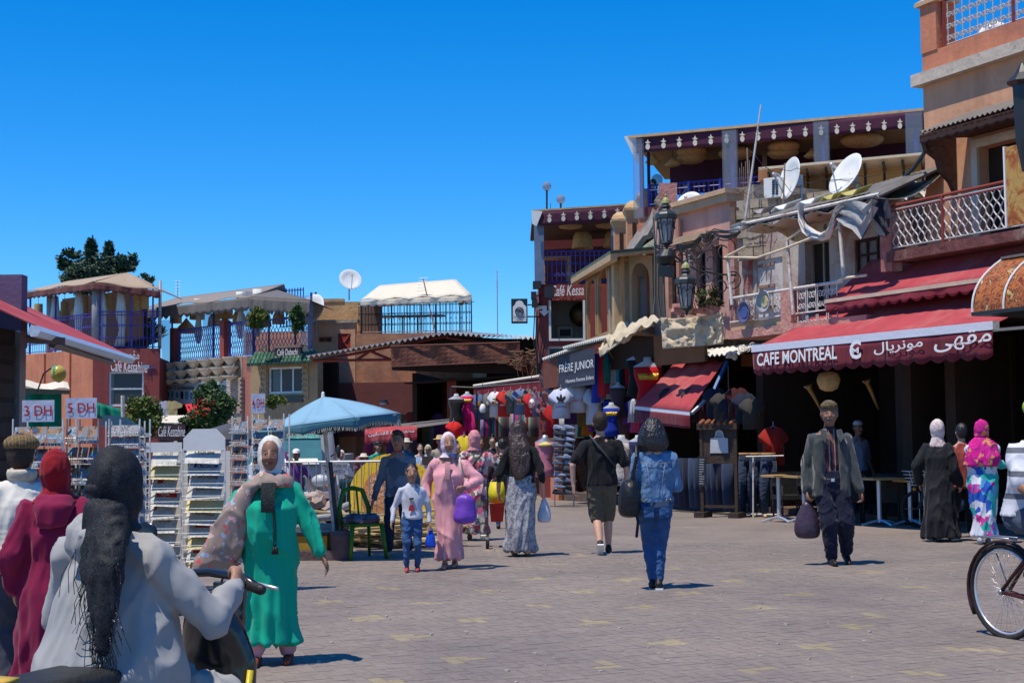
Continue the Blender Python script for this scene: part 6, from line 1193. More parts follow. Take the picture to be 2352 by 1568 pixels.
 def hair(s,m,kind='short'):
  H = s.H; q = MB(); g,hr = s.g,s.hr; k = s.k
  q.ell(g(0,.27,.30),V((hr.x * 1.1,hr.y * .93,hr.z * .86)),s.R,16,10)
  if kind == 'short': q.ell(g(0,.45,-.05),V((hr.x * 1.06,hr.y * .68,hr.z * .72)),s.R,12,8)
  if kind == 'bob':
   q.rings([(g(0,.3,-1.5),hr.x * 1.5,hr.y * 1.0,s.R),(g(0,.35,-1.0),hr.x * 1.95,hr.y * 1.2,s.R),(g(0,.35,-.3),hr.x * 1.75,hr.y * 1.2,s.R),(g(0,.3,.4),hr.x * 1.35,hr.y * 1.05,s.R),(g(0,.25,.95),hr.x * .8,hr.y * .7,s.R)])
  if kind == 'long':
   q.rings([(s.neck + V((0,.075 * H,-.2 * H)),.045 * H,.02 * H),(s.neck + V((0,.075 * H,-.12 * H)),.078 * H,.03 * H),(s.neck + V((0,.06 * H,-.03 * H)),.074 * H,.038 * H),(g(0,.5,-.3),hr.x * 1.35,hr.y * .9),(g(0,.35,.5),hr.x * 1.15,hr.y * .9)])
  if kind == 'bun': q.ell(g(0,1.05,.55),.028 * H,None,10,8); q.ell(g(0,.6,0),V((hr.x * .85,hr.y * .5,hr.z * .5)),s.R)
  if kind == 'top': q.ell(g(0,.3,1.35),.025 * H,None,10,8); q.ell(g(0,.6,0),V((hr.x * .85,hr.y * .5,hr.z * .5)),s.R)
  if kind == 'quiff': q.ell(g(0,-.35,.88),V((hr.x * .85,hr.y * .6,hr.z * .3)),s.R,12,8); q.ell(g(0,.5,-.1),V((hr.x * .92,hr.y * .6,hr.z * .6)),s.R,12,8)
  return s.add('hair',q,m,vox=min(s.vox,.012),sm=2,fold=.004 if kind in ('short','quiff') else .009,fs=30 if kind == 'short' else 22,st=.12 if kind in ('long','bob') else 1)
 def cap(s,m,kind='cap',m2=None):
  g,hr = s.g,s.hr; q = MB()
  if kind == 'cap': q.ell(g(0,.15,.52),V((hr.x * 1.12,hr.y * 1.02,hr.z * .62)),s.R,14,8); q.hexa([g(-.75,-.7,.42),g(.75,-.7,.42),g(.6,-1.75,.3),g(-.6,-1.75,.3),g(-.75,-.7,.52),g(.75,-.7,.52),g(.6,-1.75,.36),g(-.6,-1.75,.36)])
  if kind == 'kufi': q.rings([(g(0,.08,.42),hr.x * 1.07,hr.y * .98,s.R),(g(0,.08,.8),hr.x * 1.0,hr.y * .93,s.R),(g(0,.08,1.05),hr.x * .6,hr.y * .55,s.R)])
  if kind == 'hat': q.lathe([(hr.x * 2.1,.0),(hr.x * 2.0,.015),(hr.x * 1.2,.02),(hr.x * 1.12,.07 * s.k),(hr.x * .9,.105 * s.k),(.01,.11 * s.k),(.01,.0)],g(0,.1,.3),18,s.R)
  if kind == 'flat': q.ell(g(0,.1,.62),V((hr.x * 1.38,hr.y * 1.22,hr.z * .52)),s.R,18,8); q.ell(g(0,-.95,.38),V((hr.x * .9,hr.y * .55,hr.z * .12)),s.R,12,6)
  return mkl({'kufi': 'knitted_cap','hat': 'hat','flat': 'flat_cap'}.get(kind,'cap'),q,m,s.root)
 def shoes(s,m,sole=None,heel=0):
  H = s.H
  for hj,kn,an,pt in s.legs:
   f,u = s.fdir(pt); q = MB(); q.cap(an - u * .018 * H - f * .02 * H,an + f * .095 * H - u * .026 * H,.026 * H,.0185 * H); q.cap(an - f * .012 * H,an - u * .02 * H,.023 * H,.024 * H); o = s.add('shoe',q,m,vox=.012,sm=2)
   if sole:
    q = MB(); rm = Matrix((V((1,0,0)),-f,u)).transposed(); q.cbox(an + f * .034 * H - u * .045 * H,(.045 * H,.155 * H,.011 * H),rm); mkl('sole',q,sole,s.root,smooth=False)
 def at(s,*p): return s.root.matrix_basis @ V(p)
def spot(xf,yf,xh,yh):
 """ground spot and standing height read off the photograph"""
 p = gnd(xf,yf); return p,at(xh,yh,p.y).z - p.z
def bag(c,r,h,m,label,handle=.12,cat='bag',name='carrier_bag',group=None,top=.25):
 """plastic carrier bag hanging from a hand at c"""
 c = V(c); t = thing(name,label,cat,c - UP * (handle + h),group); q = MB()
 q.rings([(c - UP * (handle + h),r * .55,r * .4),(c - UP * (handle + h * .93),r * .9,r * .62),(c - UP * (handle + h * .7),r,r * .68),(c - UP * (handle + h * .35),r * .78,r * .5),(c - UP * handle,r * top * 1.4,r * top),(c - UP * .02,r * .12,r * .1)])
 o = mk('pouch',q,m,t,True); FIN_SIMPLE.append((o,.02,12)); mk('handles',MB().tube([c - UP * handle + V((-.03,0,0)),c + V((0,0,.01)),c - UP * handle + V((.03,0,0))],.008,5),m,t); return t
FIN_SIMPLE = []
JEANB = cloth('jeans_blue',(.03,.085,.21),fold=.9,fscale=9,stretch=(1,1,1.2),var=.5); JEAND = cloth('jeans_dark',(.018,.03,.06),fold=.8,fscale=9,stretch=(1,1,2),var=.3); BLACKC = cloth('black_cotton',(.010,.010,.012),fold=.7); NAVY = cloth('navy_trousers',(.010,.012,.028),fold=.8,fscale=8)
# 1 green woman
p,H = spot(622,1523,614,1005)
a = Person('stout woman in a long emerald green dress and white headscarf walking toward the camera',p,H,4,SKIND,feet=((-.06,-.03,0,0),(.075,.03,0,0)),hands=((-.17,-.05,.50),(.24,-.04,.455)),build=1.24,sw=.112,vox=.0125,eyes=1,curl=(.7,.45),elbow=(V((-.8,.5,0)),V((.9,.5,0))))
GREEN = cloth('emerald_jersey',(.0,.34,.215),fold=.35,fscale=6,stretch=(1,.6,.5))
a.robe(GREEN,hem=.095,w=.92,hw=.098,fold=.022,flute=.014,sr=1.08,bust=.035,belly=.03,sleeve=1.85); a.scarf(pattern('white_satin',[(.62,.6,.56),(.7,.68,.62),(.55,.56,.58),(.66,.6,.5)],20,'blob',.5),drape=.05)
a.trousers(cloth('pink_cotton',(.62,.30,.34)),length=1.9,loose=1.0,top=-1); a.shoes(pattern('red_sandal',[(.25,.02,.02),(.05,.02,.02),(.3,.1,.05)],60,'blob',0))
FLOR = pattern('floral_shawl',[(.62,.10,.13),(.70,.35,.36),(.30,.38,.55),(.62,.08,.08),(.55,.4,.35)],15,'blob',.6,bg=(.30,.225,.185),thr=.36)
H_ = H; q = MB(); q.rings([(V((0,-.01,.785)) * H,.105 * H,.088 * H),(V((0,-.012,.815)) * H,.095 * H,.078 * H),(V((0,-.01,.845)) * H,.058 * H,.056 * H)])
q.rings([(V((-.25,-.05,.42)) * H,.10 * H,.05 * H),(V((-.20,-.075,.52)) * H,.095 * H,.055 * H),(V((-.165,-.08,.64)) * H,.07 * H,.05 * H),(V((-.115,-.07,.745)) * H,.05 * H,.042 * H),(V((-.075,-.06,.80)) * H,.042 * H,.036 * H)]); a.add('shawl',q,FLOR,fold=.014,fs=9,flute=0)
lace = mat('black_lace',(.012,.02,.02),.8,.6,60,1,90); q = MB().sheet((-.028 * H,-.136 * H,.675 * H),(.03 * H,-.136 * H,.675 * H),(.032 * H,-.085 * H,.80 * H),(-.03 * H,-.085 * H,.80 * H),4,8,.012,lambda u,v: (0,-.012 - .035 * math.sin(v * 3.1),0)); mkl('lace_panel',q,lace,a.root,smooth=False)
q = MB().tube([(.02 * H,-.095 * H,.80 * H),(.028 * H,-.145 * H,.70 * H),(.036 * H,-.14 * H,.6 * H),(.035 * H,-.135 * H,.525 * H)],.004,4); q.tube([(.012 * H,-.095 * H,.80 * H),(.022 * H,-.148 * H,.70 * H),(.028 * H,-.143 * H,.6 * H),(.026 * H,-.138 * H,.525 * H)],.004,4)
for x in (.026,.036): q.lathe([(.004,0),(.012,-.01),(.018,-.05),(.003,-.05)],(x * H,-.138 * H,.525 * H),7)
mkl('tassels',q,SHB,a.root)
bag_l = a.at(-.25 * H,-.02 * H,.37 * H)
t = thing('shopping_bag','black woven shopping bag held at the side of the woman in green','bag',at(535,1450,p.y)); c = at(531,1392,p.y + .1); mk('pouch',MB().hexa([c + V(q_) for q_ in ((-.11,-.05,-.17),(.08,-.05,-.18),(.09,.08,-.17),(-.1,.08,-.16),(-.12,-.03,.17),(.10,-.03,.16),(.1,.06,.16),(-.12,.06,.17))]),pattern('woven_black',[(.02,.025,.035),(.05,.06,.08),(.015,.02,.02),(.03,.05,.06)],40,'blob',.5,rough=.4),t); mk('handles',MB().tube([c + V((-.07,0,.16)),c + V((-.02,0,.33)),c + V((.05,0,.15))],.01,5),SHB,t)
# 2 pink djellaba
p,H = spot(1033,1304,1018,995)
a = Person('woman in a plain pink djellaba and lilac headscarf carrying a purple bag',p,H,-4,SKIN,feet=((-.03,-.06,0,0),(.03,.06,0,0)),hands=((-.17,.02,.50),(.13,-.13,.60)),build=1.14,sw=.110,vox=.014,eyes=1,look=14,elbow=(V((-.5,.8,0)),V((.9,.4,-.2))),curl=(.5,1.1))
PINKC = cloth('pink_djellaba',(.66,.31,.34),fold=.4,fscale=6,stretch=(1,.6,.4)); a.robe(PINKC,hem=.07,hw=.082,fold=.018,flute=.012,sr=1.12,bust=.02,belly=.015,sleeve=1.85)
a.scarf(pattern('lilac_scarf',[(.58,.45,.58),(.66,.58,.64),(.42,.30,.42),(.20,.15,.18),(.62,.5,.6)],9,'blob',.6),drape=.03); a.shoes(mat('rose_gold_sandal',(.42,.25,.18),.4,.2,8,metal=.3))
q = MB(); q.rings([(a.sh + V((0,.02 * H,-.03 * H)),.085 * H,.06 * H),(a.sh + V((0,.03 * H,.02 * H)),.075 * H,.055 * H),(a.neck + V((0,.02 * H,.01 * H)),.05 * H,.045 * H)]); a.add('hood',q,PINKC,fold=.006)
q = MB(); q.fb(Fac((0,0),(1,0)),0,0,0,0,0,0) if False else None
q.sheet((-.018 * H,-.112 * H,.66 * H),(.02 * H,-.112 * H,.66 * H),(.02 * H,-.07 * H,.79 * H),(-.018 * H,-.07 * H,.79 * H),2,8,.006,lambda u,v: (0,-.012 - .02 * math.sin(v * 3.1),0)); mkl('embroidered_placket',q,mat('placket',(.50,.25,.25),.8,.3,70,.8,90),a.root,smooth=False)
q = MB().tube([(.075 * H,.03 * H,.83 * H),(.09 * H,-.07 * H,.77 * H),(.11 * H,-.03 * H,.64 * H),(.13 * H,.04 * H,.58 * H)],.014,6); mkl('bag_strap',q,mat('strap_beige',(.55,.5,.4)),a.root)
bag(a.at(.135 * H,-.16 * H,.57 * H),.15,.30,mat('purple_plastic',(.17,.055,.42),.45,.1,4,.5,12),'purple cloth bag in the hand of the woman in pink',.06,top=.55)
# 3 girl
p,H = spot(947,1312,952,1070)
a = Person('little girl in a light grey long-sleeved top and blue jeans',p,H,2,SKIN,feet=((-.05,-.04,0,0),(.05,.02,0,0)),hands=((-.19,-.04,.475),(.17,0,.46)),build=1.02,sw=.115,vox=.012,eyes=2,child=True,look=8)
a.shirt(cloth('grey_marl_top',(.52,.54,.60),fold=.6),hem=.50,wide=1.08,sleeve=1.95); a.trousers(JEANB,loose=.95); a.hair(HAIRB,'bun'); a.shoes(mat('red_sandals',(.42,.05,.07),.5,.1))
# printed doll figure replaced by a plain generic print of about the same size
q = MB(); mkl('shirt_print',MB().ell((0,-.082 * H,.665 * H),V((.026,.006,.022)),None,12,8),mat('print_face',(.6,.42,.36),.8),a.root); mkl('shirt_print',MB().hexa([V(v_) * H for v_ in ((-.03,-.088,.58),(.03,-.088,.58),(.03,-.08,.585),(-.03,-.08,.585),(-.018,-.09,.635),(.018,-.09,.635),(.018,-.08,.635),(-.018,-.08,.635))]),mat('print_red',(.45,.03,.05),.8),a.root,smooth=False)
mkl('shirt_print',MB().cap((-.014 * H,-.087 * H,.695 * H),(.014 * H,-.087 * H,.695 * H),.011,.011),SHB,a.root)
c = a.at(.175 * H,-.01 * H,.41 * H); bag(c,.065,.19,mat('blue_plastic',(.012,.07,.55),.3,.1,4,.6,14),'shiny blue plastic bag in the little girl\'s hand',.03)
# 4 boy
p,H = spot(915,1276,907,990)
a = Person('teenage boy with a dark quiff in a grey-blue printed sweatshirt and dark jeans',p,H,-2,SKIN,feet=((-.07,-.05,0,0),(.08,.06,.0,0)),hands=((-.2,-.02,.44),(.15,.02,.47)),build=1.0,vox=.013,eyes=1,look=-6,curl=(.3,.5))
a.shirt(pattern('grey_blue_print',[(.10,.14,.19),(.13,.17,.23),(.08,.11,.15),(.16,.20,.26)],5,'blob',.7),hem=.475,wide=1.15,sleeve=1.95); a.trousers(JEAND,loose=1.15); a.hair(HAIRB,'quiff'); a.shoes(mat('beige_boot',(.32,.25,.18),.8,.2),SHBR); mkl('collar',MB().lathe([(.05,0),(.062,.02),(.05,.04),(.045,.02)],a.neck - UP * .02,14),mat('red_collar',(.5,.04,.03)),a.root)
# 5 floral woman from behind
p,H = spot(1092,1240,1083,990)
a = Person('woman in a flowery djellaba and salmon pink headscarf pushing a stroller, from behind',p,H,186,SKINL,feet=((-.06,.09,.02,40),(.05,-.05,0,0)),hands=((-.19,-.1,.56),(.18,-.12,.56)),build=1.2,vox=.015,lean=3,elbow=(V((-1,.3,0)),V((1,.3,0))))
a.robe(pattern('flower_print',[(.50,.10,.18),(.08,.08,.10),(.60,.35,.38),(.35,.36,.38),(.45,.06,.08),(.62,.56,.45),(.12,.16,.10)],15,'blob',.6),hem=.07,hw=.095,sr=1.3,fold=.018,sleeve=1.8); a.scarf(cloth('salmon_scarf',(.62,.25,.26),fold=.7,fscale=12),drape=.03,fold=.008); a.shoes(SHBR,SHW)
mkl('bag_strap',MB().tube([(-.09 * H,.07 * H,.83 * H),(0,.1 * H,.72 * H),(.1 * H,.08 * H,.58 * H)],.014,6),SHB,a.root)
# 6 woman in black behind
p,H = spot(1156,1214,1152,1005)
a = Person('woman in a black top and jeans, half hidden by the long-haired woman',p,H * .98,182,SKINL,build=1.05,vox=.018); a.shirt(BLACKC,hem=.46,wide=1.1); a.trousers(JEANB); a.hair(HAIRB,'bun'); a.shoes(SHB)
# 7 long haired woman
p,H = spot(1198,1276,1192,966)
a = Person('woman with very long dark hair, black top and long grey patterned skirt',p,H,176,SKINL,feet=((-.045,.06,.015,25),(.055,-.03,0,0)),hands=((-.165,-.02,.47),(.17,-.03,.475)),build=1.05,vox=.013,look=-38,curl=(.5,.6))
a.robe(pattern('skirt_lattice',[(.20,.20,.23),(.34,.35,.38),(.16,.16,.19),(.40,.40,.42)],34,'blob',.5),hem=.04,hw=.105,top=False,name='skirt',flute=.018,fold=.016); a.shirt(BLACKC,hem=.54,wide=1.04,sleeve=1.35); a.hair(HAIRBR,'long'); q = MB().rings([(a.neck + V((.01,.1 * H,-.27 * H)),.03 * H,.015 * H),(a.neck + V((.0,.09 * H,-.2 * H)),.07 * H,.022 * H),(a.neck + V((0,.075 * H,-.1 * H)),.082 * H,.03 * H),(a.neck + V((0,.05 * H,.0)),.07 * H,.035 * H)]); a.add('hair_lengths',q,HAIRBR,fold=.014,fs=26,st=.12); a.shoes(SHBR)
bag(a.at(-.17 * H,-.04 * H,.43 * H),.095,.27,mat('white_plastic',(.55,.56,.60),.4,.1,4,.6,14),'white plastic bag in the hand of the long-haired woman',.05)
# 8 man in black tee
p,H = spot(1383,1271,1370,948)
a = Person('man in a black T-shirt and khaki shorts walking away with a sling bag strap',p,H,180,SKINL,feet=((-.05,-.07,0,0),(.02,.11,.035,48)),hands=((-.19,-.03,.46),(.2,.05,.48)),build=1.12,sw=.128,vox=.013,legr=1,curl=(.5,.6),elbow=(V((-.9,.6,0)),V((.9,.6,0))))
a.trousers(cloth('khaki_shorts',(.10,.085,.06),fold=.9,var=.2),length=1.02,loose=1.3,name='shorts'); a.shirt(BLACKC,hem=.485,wide=1.12,sleeve=.75,sr=1.15); a.hair(HAIRS); a.shoes(SHB,SHW)
mkl('sling_strap',MB().tube([(.075 * H,.0,.84 * H),(.05 * H,.075 * H,.8 * H),(-.03 * H,.098 * H,.7 * H),(-.1 * H,.06 * H,.62 * H)],.014,6),mat('strap_grey',(.05,.05,.055)),a.root)
# 9 denim jacket woman
p,H = spot(1508,1352,1518,962)
a = Person('woman with a black bob, faded denim jacket and tight blue jeans, from behind',p,H,180,SKINL,feet=((-.01,.02,0,12),(.02,-.03,0,0)),hands=((-.07,-.15,.61),(.07,-.15,.60)),build=1.02,sw=.112,vox=.0125,look=-25,elbow=(V((-.5,.9,-.6)),V((.5,.9,-.6))))
DEN = cloth('denim_jacket',(.085,.17,.31),fold=1.0,fscale=9,stretch=(1.5,1,.8),var=.55); a.trousers(JEANB,loose=1.0,fold=.009); o = a.shirt(DEN,hem=.515,wide=1.12,sleeve=1.9,sr=1.05,fold=.012,name='denim_jacket_body')
o = a.add('shirt_tail',MB().rings([(V((0,0,.48)) * H,.1 * H,.072 * H),(V((0,0,.53)) * H,.1 * H,.07 * H)]),cloth('grey_shirt',(.22,.23,.27)),fold=.006); a.hair(HAIRB,'bob'); a.shoes(SHB,SHW)
ST = mat('stitch',(.30,.27,.22)); q = MB()
for x in (-.035,.035): q.tube([(x * H,.0835 * H,.55 * H),(x * H * 1.1,.085 * H,.65 * H),(x * H * 1.6,.078 * H,.745 * H)],.0025,4)
q.tube([(-.09 * H,.055 * H,.745 * H),(0,.078 * H,.735 * H),(.09 * H,.055 * H,.745 * H)],.0025,4); mkl('seams',q,ST,a.root)
a.add('waistband',MB().rings([(V((0,0,.515)) * H,.113 * H,.084 * H),(V((0,0,.54)) * H,.112 * H,.083 * H)]),DEN,vox=0,smooth=False)
for x in (-.085,-.06,.06,.085): mkl('button',MB().ell((x * H,.066 * H + (.09 - abs(x)) * .6 * H * .8,.527 * H),.008),mat('brass',(.4,.3,.12),.4,metal=.7),a.root)
for x in (-.045,.045): mkl('back_pocket',MB().sheet(((x - .028) * H,.073 * H,.42 * H),((x + .028) * H,.073 * H,.42 * H),((x + .03) * H,.078 * H,.485 * H),((x - .03) * H,.078 * H,.485 * H),2,2,.006),JEANB,a.root,smooth=False)
t = thing('backpack','black backpack slung on the left shoulder of the woman in denim','backpack',a.at(.16 * H,.03 * H,.45 * H)); q = MB().rings([(a.at(.155 * H,.04 * H,.42 * H),.09,.11),(a.at(.16 * H,.05 * H,.47 * H),.115,.14),(a.at(.155 * H,.05 * H,.58 * H),.11,.13),(a.at(.15 * H,.04 * H,.65 * H),.07,.08)]); LEATH = mat('black_leather',(.012,.012,.014),.4,.3,8,.6,16); o = mk('pack',q,LEATH,t,True); FIN_SIMPLE.append((o,.015,9))
q = MB().tube([a.at(.14 * H,.05 * H,.64 * H),a.at(.11 * H,.06 * H,.78 * H),a.at(.105 * H,.0,.845 * H),a.at(.12 * H,-.06 * H,.76 * H)],.019,6); mk('strap',q,LEATH,t); mk('loose_strap',MB().tube([a.at(.13 * H,.07 * H,.5 * H),a.at(.11 * H,.085 * H,.4 * H),a.at(.12 * H,.08 * H,.31 * H)],.016,6),LEATH,t); mk('pocket',MB().rings([(a.at(.165 * H,.125 * H,.45 * H),.06,.03),(a.at(.165 * H,.13 * H,.53 * H),.06,.03)]),LEATH,t)
# 10 man in grey jacket
p,H = spot(1912,1296,1911,922)
a = Person('older man in a dark grey wool jacket and knitted skullcap walking toward the camera',p,H,0,SKIND,feet=((-.01,-.035,0,0),(.10,.06,.02,20)),hands=((-.145,.0,.45),(.17,-.04,.45)),build=1.06,sw=.118,vox=.0125,eyes=1,look=-10,curl=(1.0,.8))
a.trousers(NAVY,loose=1.35,fold=.010); a.shirt(pattern('striped_shirt',[(.035,.015,.02),(.14,.02,.03),(.05,.02,.025),(.30,.26,.25),(.05,.02,.025),(.03,.015,.02)],16,'stripex',.3),hem=.515,wide=.9,sleeve=.05,sr=.7)
JK = cloth('charcoal_wool',(.045,.052,.052),fold=.9,fscale=7,sheen=.3)
q = MB()
for sx in (-1,1): q.rings([(V((sx * .079,0,.42)) * H,.044 * H,.08 * H),(V((sx * .076,0,.52)) * H,.042 * H,.076 * H),(V((sx * .07,0,.64)) * H,.046 * H,.074 * H),(V((sx * .066,0,.745)) * H,.048 * H,.066 * H),(V((sx * .058,.004,.80)) * H,.040 * H,.048 * H)])
q.rings([(V((0,.052,.42)) * H,.11 * H,.032 * H),(V((0,.046,.6)) * H,.1 * H,.036 * H),(V((0,.036,.765)) * H,.098 * H,.036 * H),(V((0,.02,.825)) * H,.055 * H,.035 * H)])
for sj,el,wr in a.arms: q.cap(sj,el,.04 * H,.037 * H); q.cap(el,el + (wr - el) * .93,.037 * H,.032 * H)
a.add('jacket',q,JK,fold=.014,fs=8)
for sx in (-1,1): mkl('lapel',MB().poly([V(v_) * H for v_ in ((sx * .03,-.06,.825),(sx * .06,-.05,.83),(sx * .07,-.08,.785),(sx * .045,-.09,.75),(sx * .03,-.082,.785))],V((sx * .006,-.012,0))),JK,a.root,smooth=False)
a.cap(pattern('knit_cap',[(.14,.10,.04),(.05,.035,.02),(.22,.17,.08),(.08,.05,.03)],60,'blob',.5),'kufi'); a.shoes(SHB); mkl('belt',MB().lathe([(.085 * H,0),(.09 * H,0),(.09 * H,.035),(.085 * H,.035)],(0,0,.51 * H),16,Matrix.Diagonal((1,.76,1))),SHB,a.root); mkl('shirt_collar',MB().lathe([(.075,-.05),(.07,0),(.062,.03),(.055,.0)],a.neck,14),SHB,a.root); mkl('belt_buckle',MB().cbox((0,-.071 * H,.52 * H),(.04,.008,.035)),SILVER,a.root,smooth=False); mkl('moustache',MB().cap(a.g(-.25,-.97,-.38),a.g(.25,-.97,-.38),.007,.007,6),mat('grey_moustache',(.3,.28,.27)),a.root); a.hair(mat('hair_grey',(.12,.11,.10),.7,.3,30),'short')
bag(a.at(-.15 * H,-.01 * H,.40 * H),.165,.40,mat('dark_violet_plastic',(.055,.035,.055),.35,.2,4,.7,12),'dark violet plastic bag in the hand of the man in the wool jacket',.05)
# 11-13 trio at the right
p,H = spot(2160,1242,2141,965)
a = Person('woman in a black abaya and white flecked headscarf walking left',p,H,140,SKINL,feet=((-.09,-.05,0,0),(.06,.08,.0,10)),hands=((-.15,-.06,.47),(.17,0,.48)),build=1.12,vox=.015,look=10); a.robe(cloth('abaya',(.009,.009,.011),fold=.8,rough=.7),hem=.035,hw=.125,sr=1.2,flute=.02,fold=.018,sleeve=1.95); a.scarf(pattern('flecked_white',[(.62,.5,.46),(.66,.62,.58),(.5,.3,.28),(.66,.6,.55)],45,'blob',.5),drape=.1,wide=.95); a.shoes(SHW)
p,H = spot(2215,1234,2192,973)
a = Person('man in a rust red shirt between the woman in black and the woman in pink',p,H,160,SKINL,feet=((-.06,-.06,0,0),(.1,.07,.02,30)),build=1.12,vox=.016,look=20); a.shirt(cloth('rust_shirt',(.25,.045,.035),fold=.8),hem=.44,wide=1.2,sleeve=1.1); a.trousers(BLACKC,loose=1.3); a.hair(HAIRB); a.shoes(SHBR)
p,H = spot(2262,1248,2248,966)
a = Person('woman in a magenta shawl and white dress with coloured blotches, from behind',p,H,172,SKINL,feet=((-.04,-.03,0,0),(.05,.07,.0,25)),hands=((.04,-.17,.65),(-.2,-.1,.62)),build=1.2,vox=.014,elbow=(V((-1,0,-.5)),V((1,0,-.5)))); a.robe(pattern('tie_dye',[(.62,.64,.70),(.02,.10,.45),(.60,.05,.28),(.66,.66,.70),(.03,.42,.36),(.62,.62,.68),(.10,.35,.60)],9,'blob',.6),hem=.06,hw=.075,sr=1.1,fold=.018); MG = pattern('magenta_shawl',[(.55,.01,.20),(.62,.03,.26),(.48,.01,.22),(.42,.01,.17),(.55,.02,.24),(.60,.25,.10),(.55,.01,.2)],16,'blob',.7); a.scarf(MG,drape=.1,wide=1.3,fold=.008)
a.add('shawl',MB().rings([(V((.02,.03,.63)) * H,.14 * H,.085 * H),(V((0,.03,.70)) * H,.145 * H,.09 * H),(V((0,.02,.80)) * H,.12 * H,.07 * H),(V((0,.01,.86)) * H,.06 * H,.055 * H)]),MG,fold=.014,fs=12); a.shoes(mat('grey_slipper',(.35,.36,.38)))
# left foreground: scooter rider, woman in maroon, man in flat cap
YR = 5.25; rx = at(262,1500,YR).x
GREYH = cloth('grey_marl_tracksuit',(.31,.305,.30),fold=.5,fscale=5,stretch=(1,1,.6),var=.12)
base = V((rx,YR,0)); HS = 1.66
a = Person('large woman in a grey hooded tracksuit and black headscarf riding a scooter',base,HS,156,SKIN,hipz=.685,feet=((-.25,-.22,.12,0),(.14,-.30,.12,0)),hands=((-.175,-.20,.605),(.15,-.20,.56)),build=1.62,sw=.135,vox=.0135,look=10,elbow=(V((-1,.6,-1.5)),V((1,.6,-1.5))),curl=(1.3,1.3))
H = HS; q = MB(); hp = a.hip
q.rings([(hp + V((0,.02,-.08)),.29,.23),(hp + V((0,.02,.05)),.295,.23),(hp + V((0,.0,.18)),.26,.2),(hp + V((0,-.01,.30)),.225,.175),(hp + V((0,-.02,.40)),.20,.14),(a.sh + V((0,0,-.03)),.12,.085),(a.neck,.065,.065)])
for i,(sj,el,wr) in enumerate(a.arms): q.cap(a.sh,sj,.062,.078); q.cap(sj - UP * .01,el,.07,.068); q.cap(el,el + (wr - el) * .9,.066,.045)
a.add('hooded_top',q,GREYH,fold=.016,fs=6.5,st=.3)
q = MB(); q.rings([(hp + V((0,.03,-.10)),.26,.2),(hp + V((0,.03,.02)),.25,.2)])
for hj,kn,an,pt in a.legs: q.cap(hj,kn,.125,.092); q.cap(kn,kn + (an - kn) * .95,.09,.06)
a.add('tracksuit_trousers',q,GREYH,fold=.022,fs=7,st=1.2)
q = MB(); q.rings([(a.neck + V((0,.13,-.13)),.05,.025),(a.neck + V((0,.13,-.07)),.095,.055),(a.neck + V((0,.10,.0)),.115,.07),(a.neck + V((0,.05,.04)),.10,.075)]); a.add('hood',q,GREYH,fold=.016,fs=14)
SPK = pattern('sparkly_black',[(.008,.008,.010),(.012,.012,.016),(.006,.006,.008),(.05,.055,.065),(.008,.008,.010)],110,'blob',1.0,rough=.7)
a.scarf(SPK,drape=.02,wide=.9,fold=.004); q = MB()
q.rings([(a.neck + V((-.15,.235,-.42)),.018,.012),(a.neck + V((-.14,.23,-.27)),.05,.025),(a.neck + V((-.12,.215,-.13)),.085,.045),(a.neck + V((-.09,.15,.0)),.095,.05),(a.neck + V((-.05,.12,.09)),.08,.05)]); q.cap(a.g(-.5,.9,.0),a.g(.5,1.05,-.1),.028,.03); a.add('headscarf_tail',q,SPK,fold=.013,fs=26,st=.16)
q = MB(); rnd = random.Random(8)
for k in range(150):
 t_ = rnd.random(); w_ = .095 * (1 - t_) + .02; x = rnd.uniform(-w_,w_); p0 = a.neck + V((x - .11 - .04 * t_,.225,-.05 - .36 * t_)); L = rnd.uniform(.06,.17); dx = rnd.uniform(-.5,.5) + x * 2; q.tube([p0,p0 + V((dx * L * .5,.01,-L * .5)),p0 + V((dx * L * .7 + rnd.uniform(-.02,.02),.0,-L))],.0016,3)
tag(mkl('fringe',q,HAIRB,a.root,smooth=False),kind='stuff')
mkl('spectacle_arm',MB().tube([a.g(1.0,.1,.1),a.g(.98,-.5,.08),a.g(.75,-.95,.05)],.003,4),mat('gold_wire',(.6,.42,.15),.3,metal=.8),a.root); a.shoes(SHB)
# scooter, heading away and to the right
sc_l = V((rx + .06,YR,0)); t = thing('scooter','black scooter with a yellow-piped seat under the rider in grey','scooter',sc_l); t.rotation_euler = (0,0,math.radians(-24))
SB_ = mat('scooter_black',(.012,.012,.014),.2,.1,3,0,spec=.6); SEAT = mat('seat_vinyl',(.02,.02,.02),.5,.2,6,.3,60)
pa = lambda n_,q_,m_,sm=True,**k: mkl(n_,q_,m_,t,smooth=sm,**k)
q = MB().rings([(V((0,-.42,.60)),.06,.10),(V((0,-.40,.69)),.14,.34),(V((0,-.36,.75)),.16,.46),(V((0,-.34,.775)),.12,.42)]); s_ = pa('seat',q,SEAT,vox=.02,fold=0)
pa('seat_piping',MB().sheet((-.1,-.76,.772),(.04,-.76,.772),(.04,-.6,.785),(-.08,-.6,.785),3,3,.012),mat('seat_yellow',(.6,.38,.06),.5))
pa('grab_rail',MB().tube([(-.19,-.45,.70),(-.24,-.78,.73),(-.14,-.9,.74),(.14,-.9,.74),(.24,-.78,.73),(.19,-.45,.70)],.014,6),SILVER); pa('grab_rail_plate',MB().cbox((.16,-.8,.77),(.2,.1,.02)),SILVER,False)
pa('rear_body',MB().rings([(V((0,-.45,.30)),.10,.30),(V((0,-.42,.48)),.15,.38),(V((0,-.36,.62)),.13,.36)]),SB_,vox=.02)
